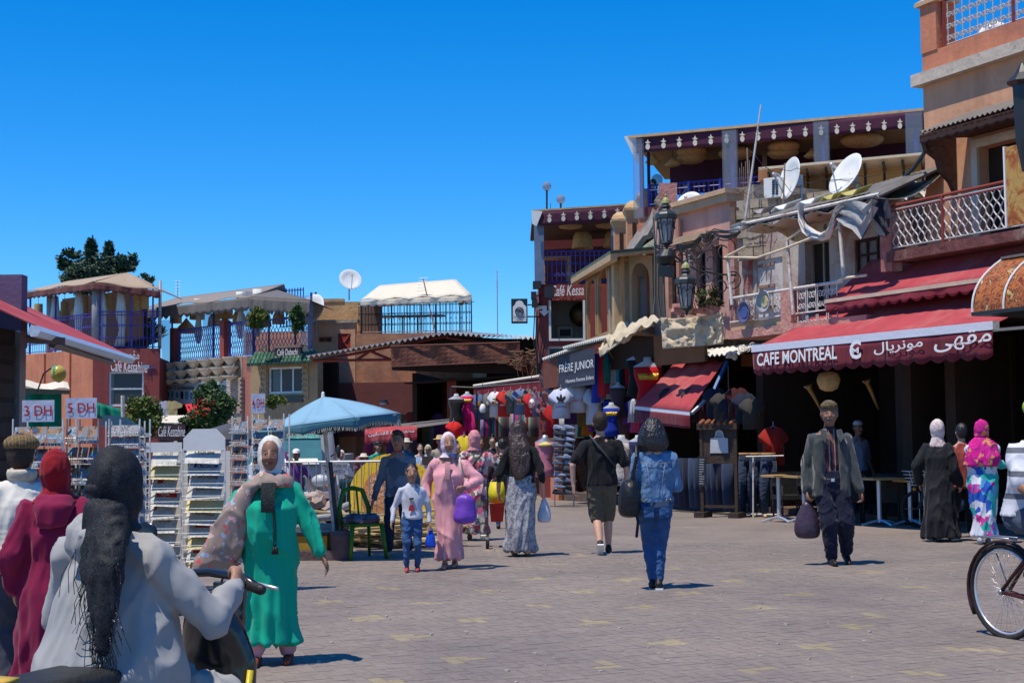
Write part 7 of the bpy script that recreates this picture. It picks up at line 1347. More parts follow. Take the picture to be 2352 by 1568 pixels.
pa('front_shield',MB().rings([(V((0,.42,.26)),.12,.10),(V((0,.52,.45)),.17,.10),(V((0,.54,.68)),.17,.09),(V((0,.50,.82)),.13,.10),(V((0,.46,.93)),.08,.07)]),SB_,vox=.018); pa('footboard',MB().box((-.17,-.15,.26),(.17,.5,.32)),SB_,False)
pa('handlebar',MB().tube([(-.29,.38,.99),(-.18,.44,1.02),(0,.47,1.03),(.18,.44,1.02),(.29,.38,.99)],.017,7),SB_); pa('grip',MB().cap((.2,.42,1.0),(.31,.37,.985),.021,.021),SEAT); pa('grip',MB().cap((-.2,.42,1.0),(-.31,.37,.985),.021,.021),SEAT); pa('brake_lever',MB().tube([(.2,.46,1.0),(.28,.45,.99),(.35,.42,.985)],.008,5),SILVER); pa('mirror',MB().ell((-.3,.46,1.18),(.06,.012,.045)),SB_)
pa('yellow_trim',MB().tube([(.12,.38,.32),(.175,.46,.48),(.18,.49,.66)],.014,5),mat('trim_yellow',(.55,.42,.02),.3)); pa('side_stand',MB().tube([(.18,.3,.28),(.24,.34,.2),(.2,.42,.12)],.02,6),SILVER)
for y in (-.5,.72):
 wl = MB(); Rm = Matrix.Rotation(math.pi / 2,3,'Y'); wl.lathe([(.13,-.03),(.19,-.045),(.22,-.03),(.235,0),(.22,.03),(.19,.045),(.13,.03)],(0,y,.235),22,Rm); w_ = pa('wheel',wl,mat('tyre',(.02,.02,.02),.85,.1)); hub = MB().lathe([(.02,-.04),(.13,-.02),(.13,.02),(.02,.04)],(0,y,.235),12,Rm); mkl('rim',hub,SILVER,t,w_)
# woman in maroon
YM = 8.2; p = gp(125,YM); H = at(150,1036,YM).z
a = Person('woman in a maroon djellaba with a dark red headscarf, beside the scooter rider',p,H,190,SKINL,build=1.2,vox=.0145,look=-15); a.robe(cloth('maroon_djellaba',(.20,.008,.045),fold=.6),hem=.05,hw=.13,fold=.02,flute=.02,sr=1.3); a.scarf(cloth('dark_red_scarf',(.24,.006,.014),fold=.7,fscale=12),drape=.05,wide=1.15,fold=.005); q = MB(); q.rings([(a.neck + V((0,.09 * H,-.12 * H)),.05 * H,.03 * H),(a.neck + V((0,.07 * H,-.04 * H)),.075 * H,.05 * H),(a.neck + V((0,.03 * H,.0)),.06 * H,.05 * H)]); a.add('hood',q,MC['maroon_djellaba'],fold=.01); a.shoes(SHB)
p = gp(45,8.9); H = at(75,1001,8.9).z
a = Person('man in a brown checked flat cap and cream quilted jacket, back at the left edge',p,H,205,SKINL,build=1.3,vox=.0145,sw=.125,look=-20); CRM = cloth('cream_quilt',(.66,.62,.54),fold=.25,fscale=4,stretch=(.4,.4,3)); a.shirt(CRM,hem=.47,wide=1.12,sr=1.3,fold=.012); a.trousers(cloth('grey_trousers',(.05,.052,.07),fold=.8),loose=1.4); a.hair(HAIRS)
a.cap(pattern('tweed_check',[(.13,.085,.04),(.20,.14,.05),(.09,.05,.04),(.30,.2,.07),(.12,.08,.05)],26,'plaid',.3),'flat'); mkl('collar',MB().lathe([(.068,-.02),(.088,0),(.092,.035),(.085,.055),(.078,.04)],a.neck + UP * .0,18),mat('ribbed_collar',(.45,.40,.32),.9,.2,40),a.root); mkl('glasses',MB().tube([a.g(-1.0,.1,.1),a.g(-.98,-.85,.1)],.003,4).ell(a.g(-.55,-1.02,.05),(.022,.008,.018)),EYED,a.root); a.shoes(SHB)
# cyclist at the right edge
YC = 10.8; hub = at(2308,1352,YC); bdir = V((.42,-.907,0)); t = thing('bicycle','black roadster bicycle cut off by the right edge, seen from its rear wheel','bicycle',V((hub.x,hub.y,0))); t.rotation_euler = (0,0,math.atan2(bdir.y,bdir.x)); RW = .34
pb_ = lambda n_,q_,m_,par=None,**k: mkl(n_,q_,m_,t,par,**k)
for x in (0,1.08):
 ring = MB().tube([(x + RW * math.cos(2 * math.pi * i / 36),0,RW + RW * math.sin(2 * math.pi * i / 36)) for i in range(37)],.019,7,cap=False); wl = pb_('wheel',ring,mat('tyre',(.02,.02,.02),.85,.1)); pb_('rim',MB().tube([(x + (RW - .03) * math.cos(2 * math.pi * i / 36),0,RW + (RW - .03) * math.sin(2 * math.pi * i / 36)) for i in range(37)],.011,6,cap=False),SILVER,wl)
 sp = MB(); [sp.tube([(x + .02 * math.cos(i * .5),.02 * (-1) ** i,RW + .02 * math.sin(i * .5)),(x + (RW - .03) * math.cos(2 * math.pi * i / 32),0,RW + (RW - .03) * math.sin(2 * math.pi * i / 32))],.0016,3) for i in range(32)]; pb_('spokes',sp,SILVER,wl); pb_('hub',MB().cap((x,-.04,RW),(x,.04,RW),.022),GREYM,wl)
pb_('mudguard',MB().tube([(.0 + (RW + .035) * math.cos(math.radians(a_)),0,RW + (RW + .035) * math.sin(math.radians(a_))) for a_ in range(20,215,12)],.028,6,flat=.35),mat('mudguard_brown',(.05,.02,.02),.4))
fr = MB(); BB = (.45,0,.29); ST_ = (.30,0,.78); HT = (.92,0,.80)
for p0,p1 in ((BB,(0,.04,RW)),(BB,(0,-.04,RW)),((.32,0,.7),(0,.04,RW)),((.32,0,.7),(0,-.04,RW)),(BB,ST_),(BB,(.94,0,.68)),((.33,0,.72),HT),(HT,(1.08,0,RW)),(HT,(.88,0,1.0))): fr.tube([p0,p1],.014,6)
pb_('frame',fr,mat('frame_maroon',(.06,.012,.012),.4)); pb_('saddle',MB().ell((.28,0,.84),(.14,.08,.04)),SEAT); pb_('handlebar',MB().tube([(.72,-.28,1.0),(.85,-.2,1.03),(.9,0,1.02),(.85,.2,1.03),(.72,.28,1.0)],.012,6),SILVER); pb_('carrier',MB().tube([(-.2,.06,.74),(.2,.06,.74)],.008,4).tube([(-.2,-.06,.74),(.2,-.06,.74)],.008,4).tube([(-.2,.06,.74),(0,.05,RW)],.007,4),GREYM); pb_('chainring',MB().lathe([(.02,-.006),(.09,-.004),(.09,.004),(.02,.006)],BB,18,Matrix.Rotation(math.pi / 2,3,'X')),GREYM); pb_('crank',MB().tube([(.45,.06,.29),(.43,.08,.12),(.43,.16,.12)],.012,5).tube([(.45,-.06,.29),(.47,-.08,.46),(.47,-.16,.46)],.012,5),GREYM)
sp_ = V((hub.x,hub.y,0)) + bdir * .25
a = Person('cyclist in a grey vest over a striped shirt, at the right edge',sp_,1.72,math.degrees(math.atan2(bdir.y,bdir.x)) + 90,SKIND,hipz=.92,feet=((-.08,-.10,.27,0),(.08,-.07,.065,10)),hands=((-.15,-.28,.60),(.15,-.28,.60)),build=1.15,lean=12,vox=.0135,curl=(1.3,1.3))
a.shirt(pattern('rugby_stripe',[(.55,.56,.6),(.12,.13,.15),(.6,.6,.64),(.62,.62,.66)],6,'stripez',.5),hem=.53,wide=1.1,sleeve=.8,sr=1.25); q = MB(); q.rings([(a.hip,.19,.14),(a.hip + a.up * .3,.185,.13),(a.hip + a.up * .44,.15,.11),(a.sh,.09,.07)]); a.add('vest',q,cloth('grey_vest',(.45,.47,.50),fold=.6),fold=.014); a.trousers(cloth('blue_grey_trousers',(.06,.075,.11),fold=.8),loose=1.4); a.cap(mat('lime_cap',(.35,.5,.05),.8),'cap'); a.shoes(mat('brown_shoe',(.05,.025,.018),.6))
# crowd by the market hall
W_ = lambda n,c: cloth(n,c,fold=.5)
def fig(label,xh,yh,Y,face,top,kind='shirt',head=None,hm=None,low=None,skin=None,sleeve=1,**k):
 p = gp(xh,Y); H = at(xh,yh,Y).z - p.z; a = Person(label,p,H,face,skin or SKIN,vox=.02,eyes=1 if abs(face) < 60 else None,**k)
 if kind == 'robe': a.robe(top,hem=.06,hw=.12,sleeve=sleeve)
 else: a.shirt(top,sleeve=sleeve,wide=1.05); a.trousers(low or JEAND)
 if head == 'scarf': a.scarf(hm,drape=.08)
 elif head in ('cap','hat','kufi'): a.hair(HAIRB); a.cap(hm,head)
 else: a.hair(hm or HAIRB,head or 'short')
 a.shoes(SHB); return a
PUR = W_('purple_tee',(.10,.03,.16)); a = fig('man in a purple T-shirt and white cap phoning beside the truck',681,1031,27,0,PUR,head='cap',hm=WHITE,hands=((-.06,-.09,.86),(.19,0,.47)),skin=SKIND)
fig('woman in a white headscarf and white top behind the barrier, nearest the text panel',784,1034,30,10,W_('white_blouse',(.6,.6,.62)),'robe','scarf',W_('white_scarf',(.66,.65,.63)))
fig('small woman in a mauve headscarf behind the barrier',822,1050,31,10,W_('dark_blouse',(.05,.03,.05)),'robe','scarf',W_('mauve_scarf',(.20,.05,.11)),skin=SKIND)
fig('woman in a floppy white sunhat behind the barrier',836,1042,31.5,0,W_('pale_pink_top',(.5,.3,.36)),'shirt','hat',mat('cream_hat',(.66,.58,.46),.9))
fig('man in a turquoise shirt and black cap looking right',868,1013,33,35,W_('turquoise_shirt',(.01,.30,.22)),'shirt','cap',SHB)
fig('man in a white bucket hat behind the teenage boy',933,1007,35,20,W_('petrol_shirt',(.02,.10,.16)),'shirt','hat',mat('bucket_hat',(.60,.54,.44),.9))
fig('man in a pale blue shirt between the bucket hat and the camouflage headscarf',966,1019,36,10,W_('pale_blue_shirt',(.35,.50,.66)),'shirt',None,None,skin=SKINL)
a = fig('woman in an olive patterned headscarf, sunglasses and white top',984,1022,33,0,W_('lilac_white_top',(.55,.52,.62)),'shirt','scarf',pattern('olive_scarf',[(.5,.48,.36),(.25,.25,.15),(.6,.58,.46)],30,'blob',.3),sleeve=1.9); mkl('sunglasses',MB().cap(a.g(-.5,-1.0,.06),a.g(.5,-1.0,.06),.016,.016),SHB,a.root); mkl('chest_bag',MB().box((-.13,-.17,.98),(.13,-.11,1.18)),mat('bag_brown',(.07,.055,.04)),a.root,smooth=False)
fig('woman with dark hair tied back just behind the woman in pink',1048,1012,30,60,W_('black_top',(.02,.02,.02)),'shirt','bun',HAIRB,skin=SKINL)
fig('person in a wide straw hat half hidden behind the lilac headscarf',1012,1000,34,20,W_('beige_top',(.4,.33,.25)),'shirt','hat',mat('straw_hat',(.5,.36,.16),.9,.2,20))
a = fig('woman in sunglasses and a dark sleeveless top in front of the stall',1133,1004,36,-8,W_('grey_vest_top',(.03,.03,.035)),'shirt','top',HAIRB,skin=SKINL,sleeve=.1); mkl('sunglasses',MB().cap(a.g(-.5,-1.0,.06),a.g(.5,-1.0,.06),.016,.016),SHB,a.root)
fig('child in a beige cap in front of the stall',1147,1016,34,-10,W_('dark_tee',(.04,.04,.05)),'shirt','cap',mat('beige_cap',(.5,.42,.3),.9))
fig('man with greying hair beside the salmon headscarf',1106,1006,38,0,W_('navy_tee',(.03,.035,.06)),'shirt',None,HAIRS)
fig('shopper with a white bag in the dark doorway of the market hall',795,1075,27.5,180,W_('teal_dark',(.015,.05,.06)),'shirt',None,HAIRB)
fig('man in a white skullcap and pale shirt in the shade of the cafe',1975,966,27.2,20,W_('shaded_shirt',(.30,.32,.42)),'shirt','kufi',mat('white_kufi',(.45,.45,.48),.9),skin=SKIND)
# guests on the pineapple terrace
for lb,x,y,nn,fc,tp,hk in (('woman in a beige top with a hair bun sitting at the terrace railing',1576,417,-.5,60,W_('beige_vest',(.42,.32,.25)),'top'),('man with short dark hair at the left end of the terrace',1500,412,-.5,-80,W_('navy_terrace',(.02,.03,.08)),None)):
 p = FT2.W(x,y,nn); z0 = zfl - .62; a = Person(lb,V((p.x,p.y,z0)),p.z - z0,fc,SKINL,vox=.02); a.shirt(tp,sleeve=.3 if hk else 1); a.hair(HAIRB,hk or 'short'); a.trousers(JEAND)
# PROPS AND PLANTS
def FY(Y): return Fac(gp(0,Y),gp(2352,Y))
def crown(mb,c,r,n,ls,seed=1,up=.3):
 """leaf-sized faces gathered in clumps inside an ellipsoid"""
 rnd = random.Random(seed); c = V(c); cl = []
 while len(cl) < max(6,n // 60):
  p = V((rnd.uniform(-1,1),rnd.uniform(-1,1),rnd.uniform(-1,1)))
  if .35 < p.length < 1: cl.append((p,rnd.uniform(.12,.42)))
 for _ in range(n):
  q,s_ = rnd.choice(cl); d = V((rnd.gauss(0,1),rnd.gauss(0,1),rnd.gauss(0,1))).normalized() * s_ * rnd.random() ** .4; p = q + d; p = c + V((p.x * r[0],p.y * r[1],p.z * r[2]))
  a = V((rnd.uniform(-1,1),rnd.uniform(-1,1),rnd.uniform(-up,1))).normalized(); b = a.orthogonal().normalized() * .4; k = ls * rnd.uniform(.6,1.3); i = len(mb.v)
  mb.v += [p,p + (a + b) * k * .5,p + a * k,p + (a - b) * k * .5]; mb.f.append((i,i + 1,i + 2,i + 3))
 return mb
def leafmat(n,c,c2): return mat(n,c,.6,.45,9,0,dirt=c2,dscale=3,damt=.6)
LEAF = leafmat('leaf_olive',(.085,.12,.02),(.16,.18,.04)); LEAFD = leafmat('leaf_dark',(.03,.07,.018),(.07,.12,.03)); CONI = leafmat('conifer',(.03,.065,.04),(.06,.11,.045)); BARK = mat('bark',(.09,.065,.045),.95,.3,6,.6)
def tree(label,x,y0,y1,w,Y,m,n,ls,parts_=None,cat='tree',name='tree'):
 base = gp(x,Y); t = thing(name,label,cat,base); top = at(x,y0,Y); bot = at(x,y1,Y); k = Y / 3300; r = (w / 2 * k,w / 2 * k,(top.z - bot.z) / 2); c = (top + bot) / 2
 tr = MB().tube([base,(base + c) / 2 + V((.05,0,0)),c],[.09,.06,.03],6)
 for j in range(5): a = j * 1.3; tr.tube([c - UP * r[2] * .5,c + V((math.cos(a) * r[0] * .6,math.sin(a) * r[1] * .6,r[2] * (.1 + .15 * j)))],.025,4)
 mk('trunk',tr,BARK,t); mb = MB(); crown(mb,c,r,n,ls,int(x))
 for q in (parts_ or []): crown(mb,at(q[0],q[1],Y),(q[2] * k,q[2] * k,q[3] * k),q[4] * (3 if ls > .15 else 1),ls,int(q[0] * 3 + q[1]),.1)
 mk('crown',mb,m,t); return t
tree('dark green shrub tree in front of the Kissariat sign, right of the grey parasol',487,884,1000,96,33,LEAFD,5200,.10,[(480,905,22,24,1000),(455,970,40,24,1400)])
tree('light olive shrub tree between the postcard racks and the Kissariat sign',330,915,1010,80,32,LEAF,4400,.10,[(335,935,20,20,600)])
q_ = MB(); crown(q_,at(466,935,32.4),(.22,.2,.25),60,.06,5); crown(q_,at(455,950,32.4),(.25,.2,.2),50,.06,6); one('red_blossom',q_,mat('blossom_red',(.5,.04,.02)),'red blossom on the left of the dark green shrub tree','blossom')
tree('tall dark conifer with several spires behind the tan tent roof',215,590,680,130,64,CONI,7000,.19,[(208,596,12,44,700),(208,570,7,22,300),(252,605,12,40,700),(250,578,6,20,300),(165,600,26,22,500),(290,605,24,20,500),(180,640,40,30,700),(250,640,36,30,700),(145,610,14,12,200),(330,648,24,14,260)])
tree('leafy green tree seen through the blue terrace of the maroon cafe',290,690,800,70,60,LEAFD,1200,.28,[(340,770,30,30,400)])
for lb,x,y,w_,h_,Y,m in (('bougainvillea bush growing above the tan canvas sheet',1628,690,32,28,28.3,leafmat('leaf_dusty',(.05,.075,.02),(.18,.06,.03))),('tuft of green plants above the blue parasol, below the window',632,925,22,14,30,LEAF),('potted plant inside the dark awning terrace',592,735,22,26,48.8,LEAF),('hanging plant by the blue lattice of the second terrace',683,735,16,30,48.5,LEAFD)):
 t = thing('bush',lb,'plant',at(x,y + h_,Y)); k = Y / 3300; mb = MB(); crown(mb,at(x,y,Y),(w_ * k,w_ * k * .7,h_ * k),1600,.07 if Y < 35 else .13,int(x)); mk('foliage',mb,m,t); mk('stems',MB().tube([at(x,y + h_,Y),at(x,y,Y)],.02,4),BARK,t)
st_r = MB(); rnd = random.Random(77)
for k in range(26): p = at(1600 + rnd.uniform(-40,50),706 + rnd.uniform(-4,6),28.4); st_r.cbox(p,(rnd.uniform(.1,.4),.2,rnd.uniform(.06,.18)),Matrix.Rotation(rnd.uniform(0,3),3,'Z') @ Matrix.Rotation(rnd.uniform(-.5,.5),3,'X'))
tag(one('rubble',st_r,PINKR,'broken pink masonry lying along the top of the tan canvas','rubble'),kind='stuff')
one('clay_pot',MB().lathe([(.06,0),(.12,.12),(.1,.22),(.07,.24)],at(1580,722,28),12),mat('clay',(.5,.36,.24)),'round clay pot at the foot of the bougainvillea','pot',smooth=True)
# kiosk and awning at the left edge
XK = -5.55
t = thing('shutter_kiosk','dark kiosk with black roller shutters at the left edge','kiosk',(-6.5,14,0)); BLK = mat('shutter_black',(.03,.028,.028),.6,.25,3)
mk('wall',MB().box((-9,10,-.2),(XK,16.2,2.75)),BLK,t)
for k in range(12): mk('shutter_slat',MB().box((XK + .001,10,.1 + k * .21),(XK + .035,15.9,.26 + k * .21)),BLK,t)
mk('corner_tube',MB().box((XK - .02,16.0,0),(XK + .06,16.2,2.75)),GREYM,t)
one('lilac_block',MB().box((-9,16.6,2.6),(at(50,640,16.6).x,16.8,at(50,630,16.6).z)),mat('lilac_paint',(.13,.10,.17),.9,.08,2),'plain lilac-grey block wall at the top left edge','wall')
aw = thing('stall_awning','red awning with a thick white front bar reaching in from the left edge','awning',(-5,15,2.5)); A_,B_ = at(78,760,13.6),at(300,826,19.4)
mk('fabric',MB().sheet(A_ + UP * .05,B_ + UP * .04,B_ + V((-1.7,.2,.86)),A_ + V((-1.7,-.2,.86)),10,4,.012),BURG,aw)
mk('front_bar',MB().tube([A_,B_],.06,6),mat('bar_bluewhite',(.62,.66,.72),.3,.04),aw); mk('folding_arm',MB().hexa([p + V(q) for q in ((0,0,-.05),(0,.04,-.05),(0,.04,.05),(0,0,.05)) for p in ()] or [at(60,788,13.8),at(150,792,14.5),at(150,792,14.6),at(60,788,13.9),at(60,768,13.8),at(150,775,14.5),at(150,775,14.6),at(60,768,13.9)]).tube([at(120,790,14.4),at(256,832,19)],.045,5),mat('arm_brown',(.12,.09,.075),.4,metal=.4),aw)
t = thing('round_lamp','yellow glass round lamp with a green rim on a bent arm over the green tarp','lamp',at(132,880,20)); mk('bowl',MB().ell(at(134,858,20),(.11,.11,.12)),mat('amber_glass',(.50,.40,.08),.25,.2,6),t,True); mk('rim',MB().lathe([(.10,-.02),(.125,-.02),(.125,.02),(.10,.02)],at(132,858,20.02),18,Matrix.Rotation(math.radians(75),3,'Y')),mat('green_rim',(.02,.3,.13),.4),t); mk('arm',MB().tube([at(117,845,20),at(100,858,20),at(85,900,20)],.012,5),BLACKM,t)
GT = cloth('green_tarp',(.0,.20,.135),fold=.6); t = thing('tarp_stall','market stall roofed and screened with bright green tarpaulin at the left','stall',at(150,960,21.5))
mk('roof',MB().sheet(at(36,893,21),at(160,898,21),at(155,882,23.5),at(36,878,23.5),10,3,.02,lambda u,v: (0,0,.03 * math.sin(u * 9))),CANVC,t); mk('roof_edge',MB().sheet(at(36,905,20.95),at(160,905,20.95),at(160,896,20.95),at(36,890,20.95),4,2,.02),mat('dark_green',(.03,.05,.04)),t)
mk('side_cloth',MB().sheet(at(44,985,22),at(140,985,22),at(140,902,22),at(44,902,22),14,4,.02,lambda u,v: (0,.05 * math.sin(u * 15),0)),GT,t,True); mk('side_cloth',MB().sheet(at(218,958,22),at(288,975,22),at(275,938,22),at(222,924,22),10,4,.02,lambda u,v: (0,.06 * math.sin(u * 15),0)),GT,t,True); mk('pole',MB().tube([gp(285,21),at(282,908,21)],.03,6),METALW,t); mk('counter',MB().box(gp(36,21.6) + V((0,0,0)),gp(215,22) + V((0,.8,1.2))),DARKB,t)
one('cream_cloth',MB().sheet(at(232,980,19),at(330,985,19),at(290,962,19.6),at(236,955,19.6),6,3,.02),cloth('peach_canvas',(.7,.45,.25)),'peach coloured canvas edge behind the black and white postcards','canvas')
# postcard racks
WIRE = mat('white_wire',(.70,.70,.68),.4); CARD = pattern('postcard',[(.03,.10,.28),(.02,.03,.04),(.34,.17,.07),(.06,.20,.34),(.50,.42,.30),(.30,.04,.02)],11,'card',0,bg=(1,1,1),rough=.3); CARDG = pattern('postcard_grey',[(.03,.03,.035),(.12,.12,.13),(.35,.35,.37),(.10,.10,.11),(.5,.5,.52)],24,'card',0,bg=(1,1,1),rough=.3)
NEWS = pattern('newsprint',[(.62,.60,.54),(.56,.54,.49),(.42,.41,.38),(.60,.57,.5),(.66,.64,.6)],9,'card',0,bg=(1,1,1)); NEWSY = mat('newsprint_yellow',(.60,.50,.24),.9); PAPER = mat('paper',(.62,.60,.55),.9,.06); NRED = mat('news_red',(.42,.03,.02)); NBLUE = mat('news_blue',(.02,.06,.28))
def rack(name,label,x0,x1,ytop,Y,cols,rows,cw,ch,m,cat='postcard rack',yaw=0,gap=.02,wire=None,tilt=.5,h=None):
 c = gp((x0 + x1) / 2,Y); t = thing(name,label,cat,c); wd = (x1 - x0) / 3300 * Y; zt_ = at(x0,ytop,Y).z; F = Fac(c + V((-wd / 2,0,0)),c + V((wd / 2,wd * math.tan(yaw),0))); wire = wire or WIRE
 fr = MB()
 for s_ in (0,wd): fr.tube([F.P(s_,.02,0),F.P(s_,zt_,0)],.008,5); fr.tube([F.P(s_,.02,-.35),F.P(s_,zt_,-.35)],.008,5); fr.tube([F.P(s_,.05,0),F.P(s_,.05,-.35)],.008,4)
 mk('frame',fr,wire,t); lv = MB(); me = mesh_of('card',MB().box((-cw / 2,-.004,0),(cw / 2,.004,ch)),m); ang = math.atan2(F.u.y,F.u.x)
 for r_ in range(rows):
  z = zt_ - .05 - ch - r_ * (ch + gap)
  if z < .1: break
  lv.tube([F.P(0,z + ch * .3,.05),F.P(wd,z + ch * .3,.05)],.0018,4); lv.tube([F.P(0,z,.04),F.P(wd,z,.04)],.0028,4); lv.tube([F.P(0,z,0),F.P(0,z,.05)],.005,4); lv.tube([F.P(wd,z,0),F.P(wd,z + .02,.07)],.005,4)
  for k in range(cols):
   s_ = wd * (k + .5) / cols; o = inst('card',me,t,F.P(s_,z + .005,.03),rot=(-tilt,random.uniform(-.03,.03),ang))
   lv.tube([F.P(s_ - cw * .3,z,.05),F.P(s_ - cw * .3,z + ch * .35,.06),F.P(s_ - cw * .12,z + ch * .35,.06),F.P(s_ - cw * .12,z,.05)],.003,3); lv.tube([F.P(s_ + cw * .12,z,.05),F.P(s_ + cw * .12,z + ch * .35,.06),F.P(s_ + cw * .3,z + ch * .35,.06),F.P(s_ + cw * .3,z,.05)],.003,3)
 mk('wire_pockets',lv,wire,t); return t,F,wd,zt_
rack('postcard_rack','colourful book and postcard rack under the 3 DH board',25,140,962,11.6,3,7,.125,.17,CARD,gap=.008); rack('postcard_rack','colourful postcard rack under the 5 DH board',150,222,962,11.8,3,7,.075,.15,CARD,wire=GREYM)
rack('postcard_rack','white wire rack of black and white postcards',248,318,962,12.4,2,10,.128,.095,CARDG,gap=.008); rack('postcard_rack','narrow side of the black and white postcard rack, turned away',318,338,966,12.5,1,10,.06,.09,CARDG,yaw=1.2)
rack('postcard_rack','white wire postcard rack under the 4 DH board, right column set',580,652,950,14.5,2,11,.148,.118,CARD,gap=.008); rack('postcard_rack','left wing of the 4 DH postcard rack, cards fanned outward',533,578,955,14.6,2,11,.09,.12,CARD,yaw=-.5,gap=.01)
F12 = FY(11.4); SGM = mat('sign_silver',(.45,.47,.58),.7,.12,8); REDL = mat('sign_red',(.42,.01,.03))
def price(txt,x0,y0,x1,y1,Y,lab):
 F = FY(Y); t = thing('price_board',lab,'sign',F.W((x0 + x1) / 2,y1)); mk('board',MB().fpb(F,x0,y0,x1,y1,0,.012),SGM,t); dx = (x1 - x0) * .07; dy = (y1 - y0) * .26; textmesh(txt,F.W(x0 + dx,y1 - dy,.014),F.W(x1 - dx,y1 - dy - 1,.014),F.W(x0 + dx,y0 + dy,.014),REDL,t,bold=.005)
price('3 DH',51,919,124,968,11.5,'silver board reading 3 DH, left of two price boards by the green tarp'); price('5 DH',151,914,222,960,11.7,'right-hand silver price board, reading 5 DH, in front of the green tarp'); price('4 DH',577,904,609,948,14.4,'small white price board reading 4 DH in red')
def newspapers(x0,x1,ytop,Y,label,rows,arch):
 t,F,wd,zt_ = rack('newspaper_rack',label,x0,x1,ytop + (45 if arch else 18),Y,1,0,.3,.3,PAPER,cat='newspaper rack'); zt2 = at(x0,ytop,Y).z
 if arch: mk('header_board',MB().poly([F.P(0,zt_ - .02,-.02),F.P(0,zt_ + .1,-.02),F.P(wd * .22,zt2,-.02),F.P(wd * .78,zt2,-.02),F.P(wd,zt_ + .1,-.02),F.P(wd,zt_ - .02,-.02)],F.n * .02),WHITE,t)
 else: mk('header_board',MB().fb(F,0,wd,zt_ - .02,zt2,-.02,0),WHITE,t)
 mk('back_board',MB().fb(F,.015,wd - .015,.2,zt_ - .03,-.35,-.33),WHITE,t); lv = MB(); rnd = random.Random(int(x0)); hh = (zt_ - .22) / rows
 for r_,(ti,col,bgc) in enumerate(rows_for[arch][:rows]):
  z = zt_ - .02 - (r_ + 1) * hh
  for yy in (0,hh * .32): lv.tube([F.P(0,z + yy,.05 + yy * .1),F.P(wd,z + yy,.05 + yy * .1)],.0022,4)
  for k in range(7): lv.tube([F.P(wd * k / 6,z,.05),F.P(wd * k / 6,z + hh * .32,.06)],.0016,3)
  a0 = .02 + rnd.uniform(0,.04); a1 = wd - .02 - rnd.uniform(0,.05); hgt = hh * rnd.uniform(1.08,1.25); tl = rnd.uniform(-.02,.02)
  np_ = mk('newspaper',MB().hexa([F.P(a0,z,.02),F.P(a1,z + tl,.02),F.P(a1,z + tl,.045),F.P(a0,z,.045),F.P(a0 - .005,z + hgt,-.13),F.P(a1,z + hgt + tl,-.13),F.P(a1,z + hgt + tl,-.105),F.P(a0 - .005,z + hgt,-.105)]),NEWS if not bgc else NEWSY,t)
  if col: mk('masthead',MB().hexa([F.P(a0 + .05,z + hgt * .58,-.05),F.P(a1 - .03,z + hgt * .58 + tl,-.05),F.P(a1 - .03,z + hgt * .58,-.038),F.P(a0 + .05,z + hgt * .58,-.038),F.P(a0 + .05,z + hgt * .95,-.105),F.P(a1 - .03,z + hgt * .95 + tl,-.105),F.P(a1 - .03,z + hgt * .95,-.093),F.P(a0 + .05,z + hgt * .95,-.093)]),NBLUE if col == 1 else NRED,np_)
  if ti: q = .012; textmesh(ti,F.P(a0 + .08,z + hgt * .62,-.04),F.P(a1 - .06,z + hgt * .62 + tl,-.04),F.P(a0 + .08,z + hgt * .92,-.088),WT if col else SB,np_,'headline',.006)
 mk('wire_pockets',lv,WIRE,t)
rows_for = {True: [("L'EQUIPE",0,0),('LE FIGARO',1,0),('Le Monde',0,0),('The New York Times',0,0),(None,0,1),('diplomatique',0,0),(None,2,0),('Al-Ahram',0,1),(None,2,0),(None,0,1)],False: [('\uFEAD\uFE8E\uFE92\uFEA7\uFEF7\uFE8D',0,0),(None,0,1),(None,2,0),('\uFE94\uFEF4\uFE91\uFEAE\uFED0\uFEE4\uFEDF\uFE8D',2,0),(None,2,0),("L'Op",0,0),(None,0,0),(None,0,0),(None,0,0)]}
newspapers(420,516,985,14.3,'white newspaper rack with a peaked header, L\'EQUIPE and LE FIGARO at the top',10,True); newspapers(334,416,1016,14.4,'newspaper rack of Arabic papers with a flat white header, left of the peaked one',9,False)
# blue parasol, stone base, chair
c = gp(772,18.2); ap = at(742,912,18.2); R_ = .84; rc = at(775,975,18.2); t = thing('parasol','pale blue market parasol with a fringed edge on a leaning white pole','parasol',c); BLP = cloth('blue_parasol',(.21,.38,.50),fold=.2,fscale=3); zr_ = ap.z - .31; N = 8; pts = [V((rc.x + R_ * math.cos(2 * math.pi * (k + .5) / N),ap.y + R_ * math.sin(2 * math.pi * (k + .5) / N),zr_ + .1 * math.cos(2 * math.pi * (k + .5) / N))) for k in range(N)]
q = MB()
for k in range(N): q.sheet(pts[k],pts[(k + 1) % N],ap + V((.01,0,0)),ap,6,6,.008,lambda u,v: (0,0,-.05 * math.sin(v * math.pi) * math.sin(u * math.pi) + .03 * math.sin(v * math.pi)))
mk('canopy',q,BLP,t,True); q = MB(); fg = MB()
for k in range(N):
 a,b = pts[k],pts[(k + 1) % N]; q.sheet(a,b,b - UP * .13,a - UP * .13,10,3,.006,lambda u,v: (0,0,v * .05 * math.sin(u * math.pi)))
 for j in range(26): u = j / 26; p = a + (b - a) * u + UP * (-.12 + .05 * math.sin(u * math.pi)); fg.tube([p,p + V((random.uniform(-.012,.012),0,-.045))],.005,3)
mk('valance',q,cloth('blue_valance',(.05,.15,.20),fold=.2),t,True); tag(mk('fringe',fg,mat('fringe_cream',(.6,.58,.5)),t),kind='stuff'); mk('finial',MB().cap(ap,ap + UP * .05,.025,.02),WHITE,t)
